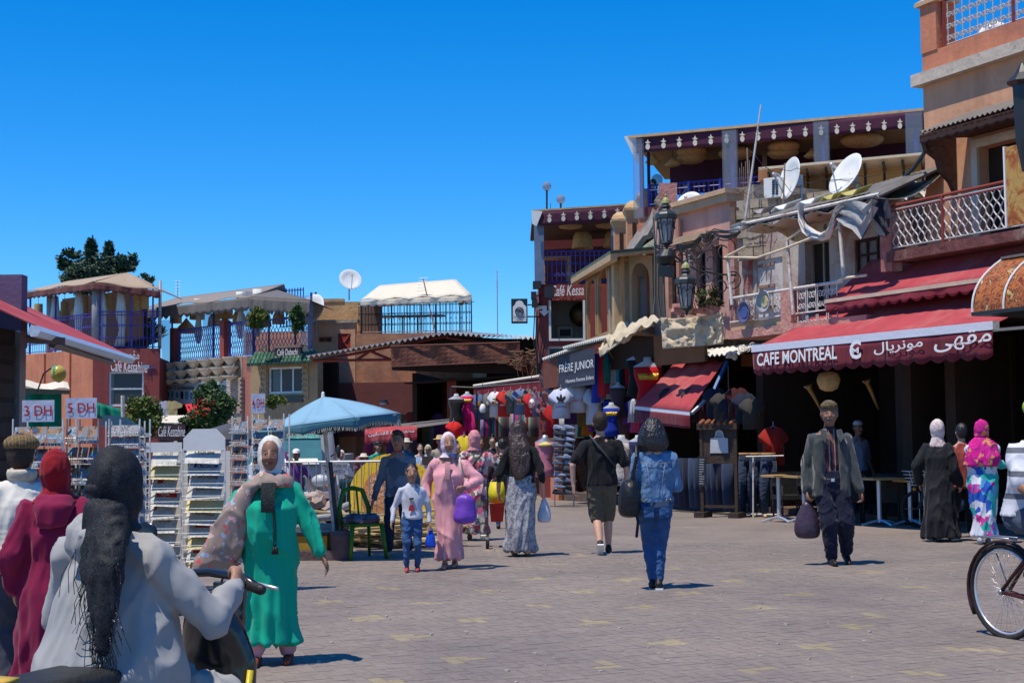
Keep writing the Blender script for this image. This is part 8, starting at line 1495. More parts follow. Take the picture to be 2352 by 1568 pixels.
mk('pole',MB().tube([c + UP * .1,at(746,985,18.2),ap],.027,7),METALW,t); mk('black_sleeve',MB().tube([c + V((.03,0,.15)),at(752,1060,18.2) + V((.03,0,0))],.035,6),BLACKM,t)
rb_ = MB(); [rb_.tube([ap - UP * .12,pts[k]],.008,4) for k in range(N)]; mk('ribs',rb_,METALW,t)
STN = mat('base_stone',(.13,.09,.085),.95,.3,6,.8,12); p = gp(785,18); one('stone_block',MB().rings([(p + UP * .0,.11,.13),(p + UP * .12,.14,.14),(p + UP * .3,.135,.13),(p + UP * .36,.1,.1)]),STN,'rounded stone block weighting the foot of the blue parasol','stone')
p = gp(740,18.1); t = thing('crate_stack','dark crate and yellow box under the blue parasol behind the woman in green','crates',p); mk('lower_crate',MB().box(p + V((-.45,-.2,0)),p + V((.2,.3,.12))),STN,t); mk('yellow_box',MB().box(p + V((-.4,-.15,.125)),p + V((.08,.2,.3))),mat('box_yellow',(.4,.24,.03)),t); mk('lid',MB().box(p + V((-.42,-.17,.305)),p + V((.1,.22,.345))),BLACKM,t)
c = gp(830,18.15); t = thing('plastic_chair','green plastic chair with a folded blanket on its seat, beside the parasol','chair',c); t.rotation_euler = (0,0,.5); GP = mat('green_plastic',(.045,.17,.012),.35,.08,3,0)
lg = lambda n_,q_,m_=GP: mkl(n_,q_,m_,t)
lg('seat',MB().box((-.21,-.2,.41),(.21,.2,.44)))
for sx in (-1,1): lg('leg',MB().tube([(sx * .2,-.19,.41),(sx * .24,-.24,0)],.032,6,r2=.022)); lg('leg',MB().tube([(sx * .18,.19,.41),(sx * .22,.26,0)],.024,6,r2=.018)); lg('back_post',MB().tube([(sx * .19,.18,.41),(sx * .2,.24,.62),(sx * .13,.28,.84),(0,.29,.87)],.032,6))
lg('back_slat',MB().tube([(-.06,.2,.42),(-.05,.27,.84)],.014,5)); lg('back_slat',MB().tube([(.06,.2,.42),(.05,.27,.84)],.014,5)); bl = mkl('blanket',MB().rings([(V((0,0,.442)),.22,.2),(V((0,0,.5)),.24,.2),(V((.02,0,.545)),.19,.15)]),pattern('blanket',[(.12,.13,.17),(.18,.18,.22),(.09,.06,.08)],12,'blob',.8),t,vox=.02,fold=.02,fs=9)
# barrier, truck, cable reel, rubble
FB = FY(22.4); t = thing('barrier','grey steel crowd barrier with a lettered panel in front of the truck','barrier',gp(760,22.4)); s0,s1 = FB.px(640,1060)[0],FB.px(882,1060)[0]; zt_ = at(760,1060,22.4).z; z0_ = gz(22.4)
fr = MB(); fr.tube([FB.P(s0,zt_,0),FB.P(s1,zt_,0)],.02,6); fr.tube([FB.P(s0,z0_ + .2,0),FB.P(s1,z0_ + .2,0)],.018,6); mk('frame',fr,GREYM,t); me = mesh_of('bar',MB().tube([(0,0,z0_ + .2),(0,0,zt_)],.008,5),GREYM)
for k in range(15): inst('bar',me,t,FB.P(s0 + (s1 - s0) * k / 14,0,0))
[mk('foot',MB().tube([FB.P(s,z0_,.25),FB.P(s,z0_ + .15,0),FB.P(s,z0_,-.25)],.015,5),GREYM,t) for s in (s0 + .2,s1 - .2)]
pn = mk('panel',MB().fpb(FB,738,1063,800,1090,.02,.03),mat('panel_grey',(.36,.38,.40),.6),t); textmesh('PREFECTURE DE',FB.W(741,1073,.035),FB.W(797,1073,.035),FB.W(741,1066,.035),SB,pn,bold=.02); textmesh('MARRAKECH',FB.W(746,1086,.035),FB.W(792,1086,.035),FB.W(746,1079,.035),SB,pn,bold=.02)
T0 = at(655,1100,29.3); tx,ty = T0.x,29.3; zg = gz(29); t = thing('truck','silver grey small truck with teal windscreen band parked behind the barrier','truck',(tx,ty,zg)); SIL = mat('truck_paint',(.42,.44,.46),.3,.05,2,0,spec=.6); B_ = lambda x0,y0,z0,x1,y1,z1: MB().box((tx + x0,ty + y0,zg + z0),(tx + x1,ty + y1,zg + z1))
mk('cab',MB().rings([((tx,ty + .9,zg + .35),.95,1.05),((tx,ty + .9,zg + .95),.95,1.05),((tx,ty + 1.0,zg + 1.1),.93,.98),((tx,ty + 1.15,zg + 1.75),.82,.78),((tx,ty + 1.15,zg + 1.85),.7,.68)]),SIL,t,True)
P_ = lambda x,y,z: V((tx + x,ty + y,zg + z))
mk('windscreen',MB().hexa([P_(-.76,-.02,1.06),P_(.76,-.02,1.06),P_(.76,.02,1.06),P_(-.76,.02,1.06),P_(-.66,.36,1.74),P_(.66,.36,1.74),P_(.66,.4,1.74),P_(-.66,.4,1.74)]),mat('windscreen_teal',(.06,.17,.17),.08,.2,2,0,spec=.8),t); mk('sun_strip',MB().hexa([P_(-.69,.24,1.58),P_(.69,.24,1.58),P_(.69,.25,1.58),P_(-.69,.25,1.58),P_(-.66,.33,1.73),P_(.66,.33,1.73),P_(.66,.34,1.73),P_(-.66,.34,1.73)]),mat('teal_strip',(.01,.30,.25),.3),t); mk('dashboard_cloth',MB().hexa([P_(-.7,-.06,1.06),P_(.7,-.06,1.06),P_(.7,-.02,1.06),P_(-.7,-.02,1.06),P_(-.65,.03,1.17),P_(.65,.03,1.17),P_(.65,.05,1.17),P_(-.65,.05,1.17)]),WHITE,t)
mk('bumper',MB().rings([(P_(0,-.02,.28),.98,.28),(P_(0,-.02,.5),.98,.3)]),mat('bumper_grey',(.5,.52,.54),.4),t,True); mk('grille',B_(-.55,-.16,.62,.42,-.1,.8),BLACKM,t); mk('licence_plate',B_(-.05,-.34,.4,.42,-.3,.52),WHITE,t); textmesh('68',P_(.2,-.345,.42),P_(.36,-.345,.42),P_(.2,-.345,.5),SB,t)
for sx in (-1,1): hl = mk('headlight',MB().ell(P_(sx * .74,-.06,.72),(.2,.12,.13)),mat('lamp_glass',(.5,.5,.48),.1,.1,spec=.9),t,True); mk('indicator',MB().ell(P_(sx * .88,.0,.76),(.06,.1,.07)),mat('amber',(.6,.22,.03),.3),hl,True); mk('mirror',MB().ell(P_(sx * 1.06,.2,1.3),(.05,.05,.14)).tube([P_(sx * .9,.2,1.2),P_(sx * 1.05,.2,1.3)],.015,4),BLACKM,t,True); mk('wheel',MB().lathe([(.05,-.1),(.3,-.1),(.3,.1),(.05,.1)],P_(sx * .8,.75,.3),16,Matrix.Rotation(math.pi / 2,3,'Y')),mat('tyre',(.02,.02,.02)),t)
mk('cargo_body',B_(-.9,2.0,.6,.9,4.5,1.2),SIL,t)
# cable reel
YW = gmat = None
c = at(893,1138,23.2); Rr = .68; t = thing('cable_reel','large yellow wooden cable reel with an orange stencilled disc, leaning behind the planks','cable reel',V((c.x,c.y,gz(23)))); Rm = Matrix.Rotation(math.radians(-15),3,'Z') @ Matrix.Rotation(math.radians(78),3,'X') ; yw = mat('reel_yellow',(.55,.36,.02),.7,.15,6,.3,rnd=.12); ow = mat('reel_orange',(.40,.16,.055),.75,.15,6,.3,rnd=.15)
for m_,R2,n_,dz,nm in ((yw,Rr,11,0,'yellow_board'),(ow,Rr * .66,8,.035,'orange_board')):
 for k in range(n_):
  x0,x1 = -R2 + 2 * R2 * k / n_,-R2 + 2 * R2 * (k + 1) / n_ - .008; pl = []
  for j in range(5): x = x0 + (x1 - x0) * j / 4; pl.append((x,math.sqrt(max(R2 * R2 - x * x,0))))
  if nm[0] == 'o': f = lambda x,y: Rm @ V((y * .9 + x * .43,x * .9 - y * .43,dz))
  else: f = lambda x,y: Rm @ V((x,y,dz))
  mk(nm,MB().poly([c + f(x,y) for x,y in pl] + [c + f(x,-y) for x,y in reversed(pl)],Rm @ V((0,0,.03))),m_,t)
mk('drum',MB().lathe([(.3,-.5),(.3,-.01)],c,14,Rm),ow,t); mk('back_flange',MB().lathe([(.01,-.53),(Rr,-.53),(Rr,-.5),(.01,-.5)],c,24,Rm),yw,t)
for k,tx_ in enumerate(('LONGUEUR','TIRER PAR','POINT BAS','POIDS NET','SERIE N 4')): o = Rm @ V((-.32 + k * .0,.2 - k * .1,.07)); u = Rm @ V((.32,.11,0)); v = Rm @ V((-.02,.055,0)); textmesh(tx_,c + o,c + o + u,c + o + v,mat('stencil_cream',(.55,.45,.33)),t)
# pile of lifted paving stones, planks and pipes
rnd = random.Random(17); pt_ = thing('paving_stone_pile','heap of lifted dusty paving stones in front of the barrier','rubble pile',gp(720,20.5)); PS = mat('lifted_paver',(.32,.25,.21),.95,.2,6,.6,20,rnd=.25); me = mesh_of('paving_stone',MB().cbox((0,0,0),(.3,.2,.09)),PS)
for k in range(170):
 u = rnd.random(); x = 640 + u * 160; layer = rnd.random() ** 1.5; hgt = (.55 * math.sin(math.pi * (.12 + .8 * u)) + .12) * layer; Y = 20.3 + rnd.uniform(0,1.6) * (1 - layer * .5); p = gp(x,Y); inst('paving_stone',me,pt_,p + UP * (hgt + .03),rot=(rnd.uniform(-.5,.5),rnd.uniform(-.5,.5),rnd.uniform(0,3.1)))
pk_ = thing('plank_pile','pile of old pale planks and laths in front of the cable reel','planks',gp(880,19.8)); PLK = mat('old_plank',(.50,.38,.19),.85,.2,8,.3,40,rnd=.3,stretch=(1,1,4))
for k in range(46):
 p = gp(rnd.uniform(835,960),19.6 + rnd.uniform(0,1.6)); L = rnd.uniform(.6,1.9); mk('plank',MB().cbox(p + UP * (.03 + rnd.random() ** 1.3 * .38),(L,rnd.uniform(.06,.14),.025),Matrix.Rotation(rnd.uniform(-.5,.5),3,'Z') @ Matrix.Rotation(rnd.uniform(-.12,.12),3,'Y')),PLK,pk_)
PVC = mat('grey_pvc',(.42,.42,.40),.5,.08,4)
for lb,a,b,r_ in (('long grey plastic pipe slanting over the paving stones',(655,1226,19.2),(800,1160,20.6),.055),('grey plastic pipe end lying low behind the green sleeve',(640,1205,18.8),(770,1212,18.8),.06),('second grey pipe lying beside the pipe end',(640,1196,19.2),(775,1186,19.4),.05)): one('pipe',MB().tube([at(*a),at(*b)],r_,10),PVC,lb,'pipe',smooth=True)
one('orange_pole',MB().tube([at(751,1117,22.9),at(789,1063,22.9)],.014,5),mat('orange_paint',(.7,.2,.02)),'thin orange pole leaning by the barrier panel','pole')
# grey parasol, cafe awning, red awning
t = thing('parasol','dark grey cafe parasol between the newspaper rack and the postcards','parasol',gp(524,26)); ap = at(526,974,26); zr_ = at(526,1008,26).z; mk('canopy',MB().lathe([(.01,ap.z - zr_ + .02),(.5,(ap.z - zr_) * .55),(.68,0),(.68,-.12),(.66,-.12),(.64,0),(.4,.05)],(ap.x,26,zr_),8),cloth('grey_parasol',(.07,.07,.08),fold=.2),t); mk('pole',MB().tube([gp(526,26),ap],.02,6),METALW,t); textmesh('Carrefour'[:0] + 'Guerrouane',at(524,992,25.4),at(551,993,25.4),at(524,986,25.4),REDL,t)
t = thing('cafe_awning','cream slatted awning with white script Café Kessabine, behind the olive shrub','awning',at(405,985,36)); mk('roof',MB().sheet(at(366,972,36),at(440,972,36),at(430,955,38.5),at(360,955,38.5),24,2,.02,lambda u,v: (0,0,.02 * math.sin(u * 75))),CANVC,t); mk('board',MB().fpb(FY(36),362,973,425,1012,.0,.05),mat('sign_brown',(.06,.03,.03)),t); textmesh('Café Kessabine',FY(36).W(364,1002,.07),FY(36).W(425,1002,.07),FY(36).W(364,978,.07),WT,t,shear=.3)
one('red_awning',MB().hexa([at(432,948,43),at(478,946,43),at(478,946,44),at(432,948,44),at(425,928,44),at(460,926,44),at(460,926,44.2),at(425,928,44.2)]),mat('bright_red',(.6,.02,.03)),'small bright red awning under the Kissariat sign','awning')
for x,c_ in ((374,(.45,.45,.5)),(394,(.45,.35,.15))): tsb = tshirt_mb(.4,.6); mo = MB(); mo.add([p + at(x,960,49.5) for p in tsb.v],tsb.f); one('hanging_shirt',mo,cloth('far%d' % x,c_),('white' if x < 380 else 'mustard') + ' garment hanging under the Kissariat sign','garment')
# clothes on display
def shirt_at(x,y,Y,w,h,col,label,group=None,rz=0,name='t_shirt',motif=None,hanger=True,bottomless=False):
 """T-shirt on a hanger; x, y is the collar in the photograph"""
 p = at(x,y,Y); t = thing(name,label,'T-shirt' if name == 't_shirt' else 'garment',p - UP * h,group); R3 = Matrix.Rotation(rz,3,'Z'); b = tshirt_mb(w,h,.07,w * .17,w * .16); ck = 'c%02d%02d%02d' % tuple(int(v * 99) for v in col); mk('cloth',MB().add([p - UP * h + R3 @ v for v in b.v],b.f),cloth(ck,col,fold=.8),t,True)
 if hanger: mk('hanger',MB().tube([p + V((-w * .35,0,-.06)),p + UP * .02,p + V((w * .35,0,-.06))],.008,4).tube([p + UP * .02,p + UP * .1],.006,4),SILVER,t)
 if motif:
  kind,mc,txt = motif; q = p - UP * h * .38 + V((0,-.075,0)); mm = mat('m%02d%02d%02d' % tuple(int(v * 99) for v in mc),mc)
  if kind == 'disc': mk('print',MB().ell(q,(w * .2,.008,w * .2),n=12,k=8),mm,t)
  elif kind == 'leaf': mk('print',MB().ell(q + V((0,0,.05)),(.03,.008,.09)).ell(q + V((-.06,0,.03)),(.035,.008,.07),Matrix.Rotation(-.6,3,'Y')).ell(q + V((.06,0,.03)),(.035,.008,.07),Matrix.Rotation(.6,3,'Y')).box(q + V((-.09,-.005,-.06)),q + V((.09,.005,-.045))),mm,t)
  elif kind == 'palm': mk('print',MB().tube([q - UP * .1,q + UP * .05],.01,4).ell(q + V((-.03,0,.06)),(.05,.006,.02)).ell(q + V((.05,0,.05)),(.05,.006,.02)),mm,t); mk('print',MB().ell(q + V((-.05,0,-.04)),(.05,.006,.05)),mat('sunset',(.6,.15,.03)),t)
  if txt: textmesh(txt,q + V((-w * .3,-.012,-w * .42)),q + V((w * .3,-.012,-w * .42)),q + V((-w * .3,-.012,-w * .28)),mm,t)
 return t
t = thing('shirt_stall','clothes stall with a burgundy awning edge and cream bar, hung with T-shirts','stall',gp(1150,41)); b0,b1 = at(1088,886,41.2),at(1246,863,40); mk('cream_bar',MB().tube([b0,b1],.045,6),mat('cream_bar',(.66,.6,.48)),t); mk('awning_edge',MB().hexa([b0 - UP * .35,b1 - UP * .4,b1 + V((0,.1,-.4)),b0 + V((0,.1,-.35)),b0 - UP * .06,b1 - UP * .06,b1 + V((0,.1,-.06)),b0 + V((0,.1,-.06))]),MC['burgundy_mid'],t)
fr = MB(); fr.tube([at(1037,888,40.5),at(1090,890,40.5),at(1250,876,39.6)],.025,5)
for x in (1037,1095,1250): fr.tube([gp(x,40.6),at(x,888,40.6)],.03,5)
fr.tube([at(1240,900,39),at(1290,960,37.5)],.03,5); mk('frame',fr,BLACKM,t); mk('back_cloth',MB().hexa([gp(1096,42),gp(1250,42),gp(1250,42.1),gp(1096,42.1),at(1096,900,42),at(1250,890,42),at(1250,890,42.1),at(1096,900,42.1)]),DARK,t)
SH = [(1098,905,.50,(.07,.12,.27),('disc',(.6,.22,.04),'SAHARA'),'navy blue T-shirt with an orange sun, first on the stall rail'),(1122,903,.44,(.13,.13,.12),('disc',(.5,.55,.5),None),'charcoal T-shirt with a pale round print'),(1137,899,.44,(.62,.64,.66),('palm',(.03,.25,.06),'MOROCCO'),'white T-shirt with a palm and sunset print'),(1157,898,.46,(.48,.03,.025),('',(.6,.58,.55),'MOROCCO'),'red T-shirt with white lettering on the stall rail'),(1173,896,.34,(.12,.13,.11),None,'dark green-grey T-shirt seen side-on'),(1196,893,.52,(.13,.17,.30),('palm',(.5,.4,.1),'Marrakech'),'slate blue T-shirt with a camel print'),(1213,893,.34,(.12,.13,.11),None,'dark T-shirt half hidden behind the slate blue one'),(1217,903,.40,(.52,.02,.02),('',(.5,.35,.1),None),'bright red T-shirt with faint gold print'),(1232,902,.36,(.11,.14,.22),None,'blue-grey T-shirt at the right end of the rail')]
for k,(x,y,w,c_,mo,lb) in enumerate(SH): shirt_at(x,y,40.8 - k * .14,w * .74,.72 if w > .4 else .66,c_,lb,'T-shirts on the stall rail',motif=mo)
cols = [(.30,.22,.38),(.02,.03,.12),(.52,.01,.16),(.03,.10,.12),(.08,.03,.05),(.02,.12,.2),(.25,.2,.22),(.1,.02,.02),(.3,.27,.2),(.02,.14,.16),(.12,.03,.03),(.03,.03,.05),(.04,.04,.05),(.2,.19,.18)]
for k in range(28):
 x = 1108 + k * 4.9; c_ = cols[k % 14]; a = at(x,948,41.3); b = at(x,1003,41.3); w = .13; one('hanging_scarf',MB().rings([(b,w * .55,.03),((a + b) / 2,w * .45,.03),(a,w * .4,.02)]),cloth('sc%d' % (k % 14),c_,fold=.8,stretch=(3,3,.3)),'fringed scarf hanging below the T-shirts on the stall','scarf','scarves below the T-shirts',True)
BUST = mat('bust_white',(.42,.42,.44),.5,.05)
def torso(x,y,Y,h,m,label,skin=BUST,skirt=0,m2=None):
 """headless shop torso wearing a garment; y is the neck stump"""
 p = at(x,y,Y); k = h / .7; t = thing('mannequin',label,'mannequin',p - UP * h); mk('bust',MB().rings([(p - UP * .55 * k,.13 * k,.09 * k),(p - UP * .38 * k,.10 * k,.075 * k),(p - UP * .2 * k,.15 * k,.1 * k),(p - UP * .1 * k,.17 * k,.08 * k),(p - UP * .04 * k,.055 * k,.05 * k),(p + UP * .01 * k,.045 * k,.045 * k)]),skin,t,True)
 mk('garment',MB().rings([(p - UP * h,(.16 + skirt) * k,.12 * k),(p - UP * .55 * k,.15 * k,.11 * k),(p - UP * .38 * k,.115 * k,.09 * k),(p - UP * .2 * k,.168 * k,.12 * k),(p - UP * .11 * k,.172 * k,.09 * k)]),m,t,True)
 if m2: mk('sequins',MB().rings([(p - UP * .27 * k + V((0,-.1 * k,0)),.11 * k,.03),(p - UP * .19 * k + V((0,-.1 * k,0)),.13 * k,.03)]),m2,t,True)
 return t
GOLD = mat('gold_sequin',(.55,.36,.05),.3,.5,60,.8,90,metal=.7); HP = cloth('hot_pink',(.60,.01,.13),fold=.6); t = torso(1073,900,40.4,.75,HP,'pink dancing outfit with gold beads on a white torso at the stall corner',m2=GOLD)
p = at(1073,945,40.4); [mk('trouser_leg',MB().rings([(p + V((s_ * .16,0,-.85)),.07,.06),(p + V((s_ * .13,0,-.5)),.12,.09),(p + V((s_ * .07,0,0)),.11,.09)]),HP,t,True) for s_ in (-1,1)]
torso(1048,905,40.2,.9,cloth('black_sequin',(.012,.012,.012),fold=.6),'black dancing outfit on a white torso at the far left of the stall'); shirt_at(1042,968,39.8,.34,.5,(.6,.02,.02),'red top with gold lettering hanging low at the stall corner',name='hanging_garment',motif=('',(.5,.35,.1),None)); shirt_at(1066,1000,39.5,.4,.9,(.55,.42,.02),'yellow garment hanging below the pink outfit',name='hanging_garment')
for x,y in ((1109,937),(1222,926)): p = at(x,y,39.4); t = thing('light_bulb','white bulb lamp hanging in front of the ' + ('navy' if x < 1150 else 'bright red') + ' T-shirt','lamp',p); mk('bulb',MB().lathe([(.02,.12),(.05,.1),(.09,.02),(.09,-.08),(.06,-.12),(.01,-.12)],p,12),WHITE,t,True); mk('cord',MB().tube([p + UP * .1,p + UP * .75],.008,4),BLACKM,t)
q = MB(); c = at(1243,915,38.8); rnd = random.Random(5)
for k in range(40): q.cbox(c + V((rnd.uniform(-.3,.3),rnd.uniform(-.1,.1),rnd.uniform(-.35,.3))),(.09,.02,.07),Matrix.Rotation(rnd.uniform(0,3),3,'Y'))
tag(one('pink_trinkets',q,pattern('pink_trinket',[(.5,.1,.2),(.5,.4,.42),(.3,.2,.2)],30,'blob',0),'bunch of pink sequined trinkets at the right end of the stall rail','trinkets'),kind='stuff')
YS = 33.2      # clothes shop
SS = [(1288,893,.42,.68,(.52,.55,.68),('leaf',(.03,.03,.04),'adidas'),'pale blue T-shirt with a black leaf emblem and adidas lettering'),(1324,880,.42,.68,(.56,.56,.62),('',(.5,.02,.02),'MOROCCO'),'white T-shirt with red MOROCCO lettering, tilted'),(1363,890,.36,.85,(.52,.54,.62),None,'white T-shirt with a red stripe beside the coloured scarves'),(1345,905,.4,.75,(.16,.10,.02),None,'mustard brown T-shirt in the shade of the shop'),(1360,898,.3,.6,(.01,.12,.06),None,'green T-shirt behind the white ones'),(1310,905,.3,.7,(.05,.02,.08),None,'dark violet T-shirt between the pale blue and white ones'),(1268,930,.32,.75,(.35,.01,.01),None,'red T-shirt hanging by the orange pier'),(1290,950,.35,.5,(.45,.46,.52),None,'white printed T-shirt hanging under the adidas one'),(1410,800,.46,.75,(.02,.17,.28),('',(.5,.38,.1),None),'turquoise tunic with a gold neckline hung high in the shop')]
for x,y,w,h,c_,mo,lb in SS: shirt_at(x,y,YS + random.uniform(-.2,.3),w,h,c_,lb,motif=mo)
one('gold_neckline',MB().tube([at(1396,802,32.9),at(1408,822,32.8),at(1420,800,32.9)],.025,5),GOLD,'gold braid neckline on the turquoise tunic','braid')
for k,(x,y0,y1,c_,lb) in enumerate(((1369,812,925,(.02,.04,.35),'royal blue'),(1377,812,905,(.50,.01,.02),'crimson'),(1382,812,912,(.42,.03,.05),'dark red'),(1391,810,880,(.01,.16,.14),'teal'),(1396,920,975,(.02,.03,.25),'deep blue'),(1430,890,1010,(.10,.05,.05),'brown patterned'),(1452,905,990,(.08,.03,.20),'violet'),(1462,895,985,(.32,.01,.02),'long red'),(1472,905,985,(.34,.01,.02),'second long red'),(1440,825,900,(.2,.16,.13),'striped beige'),(1418,880,930,(.25,.2,.15),'cream striped'),(1450,845,880,(.5,.14,.02),'orange'))):
 a,b = at(x,y0,YS - .4),at(x,y1,YS - .4); w = .11 if k < 4 else .16; one('hanging_garment',MB().rings([(b,w,.05),((a + b) / 2,w * .85,.06),(a,w * .6,.04)]),cloth('sg%d' % k,c_,fold=.9,stretch=(3,3,.3)),lb + ' garment hanging in the open clothes shop','garment',smooth=True)
rnd = random.Random(63); GC = [('crimson',(.40,.01,.02)),('navy',(.01,.02,.09)),('orange',(.42,.12,.01)),('cream',(.42,.38,.32)),('green',(.01,.12,.05)),('violet',(.12,.03,.24)),('black',(.012,.012,.014)),('turquoise',(.01,.22,.26)),('pink',(.48,.06,.16)),('white',(.5,.5,.52))]
for k in range(44):
 x = 1268 + (k % 22) * 10.4 + rnd.uniform(-3,3); y = (842 if k < 22 else 935) + rnd.uniform(-12,14) - (x - 1268) * .04; n_,c_ = GC[rnd.randrange(10)]; Y = 34.6 - (x - 1268) * .011 + rnd.uniform(-.1,.1)
 a,b = at(x,y,Y),at(x,y + rnd.uniform(52,78),Y); w = rnd.uniform(.1,.17); one('hung_garment',MB().rings([(b,w * 1.1,.05),((a + b) / 2,w * .9,.06),(a + (b - a) * .12,w,.05),(a,w * .35,.04)]),cloth('gc_' + n_,c_,fold=.9,stretch=(3,3,.3)),n_ + ' garment in the dense rows hanging inside the clothes shop','garment',n_ + ' garments in the clothes shop rows',True)
RS = cloth('red_sequin_dress',(.42,.005,.01),fold=.6)
for x,y,Y,h,m,lb,m2 in ((1487,822,31.2,1.25,RS,'red and gold sequined dress on a white torso, high beside the awning',GOLD),(1462,812,32,.95,cloth('black_sequin',(.012,.012,.012)),'black sequined dress on a white torso left of the red one',None),(1419,878,32.6,.8,cloth('brown_kaftan',(.07,.04,.045)),'dark kaftan on a white torso inside the clothes shop',None),(1404,925,32.3,.75,cloth('blue_kaftan',(.01,.03,.28)),'royal blue kaftan with gold yoke on a white torso',GOLD),(1427,1000,30.6,1.05,pattern('dotted_dress',[(.05,.03,.03),(.08,.05,.05)],22,'blob',.3,bg=(.5,.45,.4),thr=.3),'white dotted dress on a white torso behind the man in black',None),(1465,1000,30.2,.8,cloth('navy_dress',(.02,.02,.08)),'navy dress on a white torso beside the dotted one',None),(1252,1000,33,.95,cloth('pink_dress',(.50,.17,.22)),'pink dress with a yellow yoke on a dark torso by the orange pier',None)): torso(x,y,Y,h,m,lb,skirt=.02,m2=m2,skin=BUST if x > 1300 else GREYM)
one('yellow_yoke',MB().lathe([(.2,-.06),(.2,-.02),(.08,.06),(.06,.05)],at(1252,1018,33),14),mat('yoke_yellow',(.6,.5,.15)),'yellow yoke of the pink dress by the orange pier','collar',smooth=True)
one('display_strip',MB().hexa([at(1262,1085,33.6),at(1276,1085,33.6),at(1276,1085,33.7),at(1262,1085,33.7),at(1262,978,33.6),at(1274,978,33.6),at(1274,978,33.7),at(1262,978,33.7)]),mat('amber_panel',(.42,.16,.01)),'amber yellow display strip between the orange pier and the shoe rack','display')
t = thing('shoe_rack','tall wire rack of trainers at the entrance of the clothes shop','rack',gp(1298,32.6)); SHM = mat('trainer',(.14,.17,.24),.7,.3,6,rnd=.9); sme = mesh_of('trainer',MB().rings([(V((0,0,0)),.15,.05),(V((0,0,.03)),.15,.05),(V((-.04,0,.07)),.09,.04),(V((-.08,0,.1)),.045,.035)]),SHM,True); fr = MB()
for k in range(12):
 y = 985 + k * 13.5
 for x in (1285,1308): p = at(x + random.uniform(-2,2),y,32.6); inst('trainer',sme,t,p,random.uniform(-.3,.3))
 fr.tube([at(1274,y + 1,32.65),at(1318,y + 1,32.65)],.01,4)
for x in (1274,1318): fr.tube([gp(x,32.7),at(x,980,32.7)],.015,4)
mk('wire_frame',fr,GREYM,t)
# jeans, polo shirt, menu boards
for k,(x,Y,lb) in enumerate(((1716,27.6,'blue jeans on a display form, left of three by the menu board'),(1742,27.3,'blue jeans on a display form, middle of three'),(1768,27,'blue jeans on a display form, right of three'))):
 p = gp(x,Y); t = thing('jeans_form',lb,'jeans',p); z1 = at(x,1043,Y).z
 for s_ in (-1,1): mk('jeans_leg',MB().rings([(p + V((s_ * .09,0,.08)),.065,.07),(p + V((s_ * .085,0,.5)),.075,.08),(p + V((s_ * .06,0,z1 - p.z - .12)),.09,.1)]),JEAND,t,True); mk('wooden_foot',MB().cap(p + V((s_ * .09,.0,.04)),p + V((s_ * .1,-.14,.03)),.04,.03),mat('pale_foot',(.55,.38,.18),.6),t,True)
 mk('waist',MB().rings([(p + UP * (z1 - p.z - .2),.15,.11),(p + UP * (z1 - p.z - .02),.135,.1)]),JEAND,t,True); mk('wooden_waist',MB().rings([(p + UP * (z1 - p.z - .02),.13,.095),(p + UP * (z1 - p.z + .03),.14,.1)]),mat('tan_block',(.40,.22,.09),.7),t,True)
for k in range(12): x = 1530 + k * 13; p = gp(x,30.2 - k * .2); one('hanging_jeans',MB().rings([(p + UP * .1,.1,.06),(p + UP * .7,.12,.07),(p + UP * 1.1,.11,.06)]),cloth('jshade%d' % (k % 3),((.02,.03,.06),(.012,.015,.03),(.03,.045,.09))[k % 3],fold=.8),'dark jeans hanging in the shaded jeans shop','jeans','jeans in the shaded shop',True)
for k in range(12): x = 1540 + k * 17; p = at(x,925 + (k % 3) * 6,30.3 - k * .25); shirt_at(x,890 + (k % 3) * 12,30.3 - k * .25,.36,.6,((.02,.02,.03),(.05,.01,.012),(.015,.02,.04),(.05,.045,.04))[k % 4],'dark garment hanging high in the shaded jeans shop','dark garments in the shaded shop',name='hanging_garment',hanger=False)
shirt_at(1776,980,27.2,.40,.72,(.34,.02,.012),'red polo shirt hanging beside the menu board',name='polo_shirt')
one('garment_rail',MB().tube([gp(1730,27),at(1730,1046,27)],.016,5).tube([at(1712,1048,27),at(1800,1046,26.7)],.014,5).tube([gp(1712,27.2) + UP * .06,gp(1790,26.8) + UP * .06],.014,5),METALW,'white tube rail around the three jeans forms','rail')
F2 = Fac(gp(1605,27.3),gp(1702,26.9)); t = thing('menu_stand','carved dark wooden display stand holding a white paper menu headed Dar Belkabir','menu board',gp(1650,27.1)); DW = mat('dark_carved',(.05,.032,.022),.7,.3,12,.6,30)
L = F2.L; zb_ = gz(27)
for s_ in (.08,L - .08): mk('post',MB().fb(F2,s_ - .03,s_ + .03,zb_,1.62,-.05,.02),DW,t); mk('foot',MB().fb(F2,s_ - .1,s_ + .1,zb_,zb_ + .1,-.25,.2),DW,t)
mk('cabinet',MB().fb(F2,.1,L - .1,.92,1.6,-.06,.0),DW,t); mk('tile_crest',MB().fb(F2,.02,L - .02,1.56,1.68,-.08,.08),DW,t); [mk('crest_tile',MB().cap(F2.P(.1 + k * .12,1.68,.07),F2.P(.1 + k * .12,1.72,-.06),.045,.045),mat('red_tile',(.22,.08,.04)),t,True) for k in range(int((L - .1) / .12))]; mk('rail',MB().fb(F2,.05,L - .05,zb_ + .18,zb_ + .23,-.02,.0),DW,t)
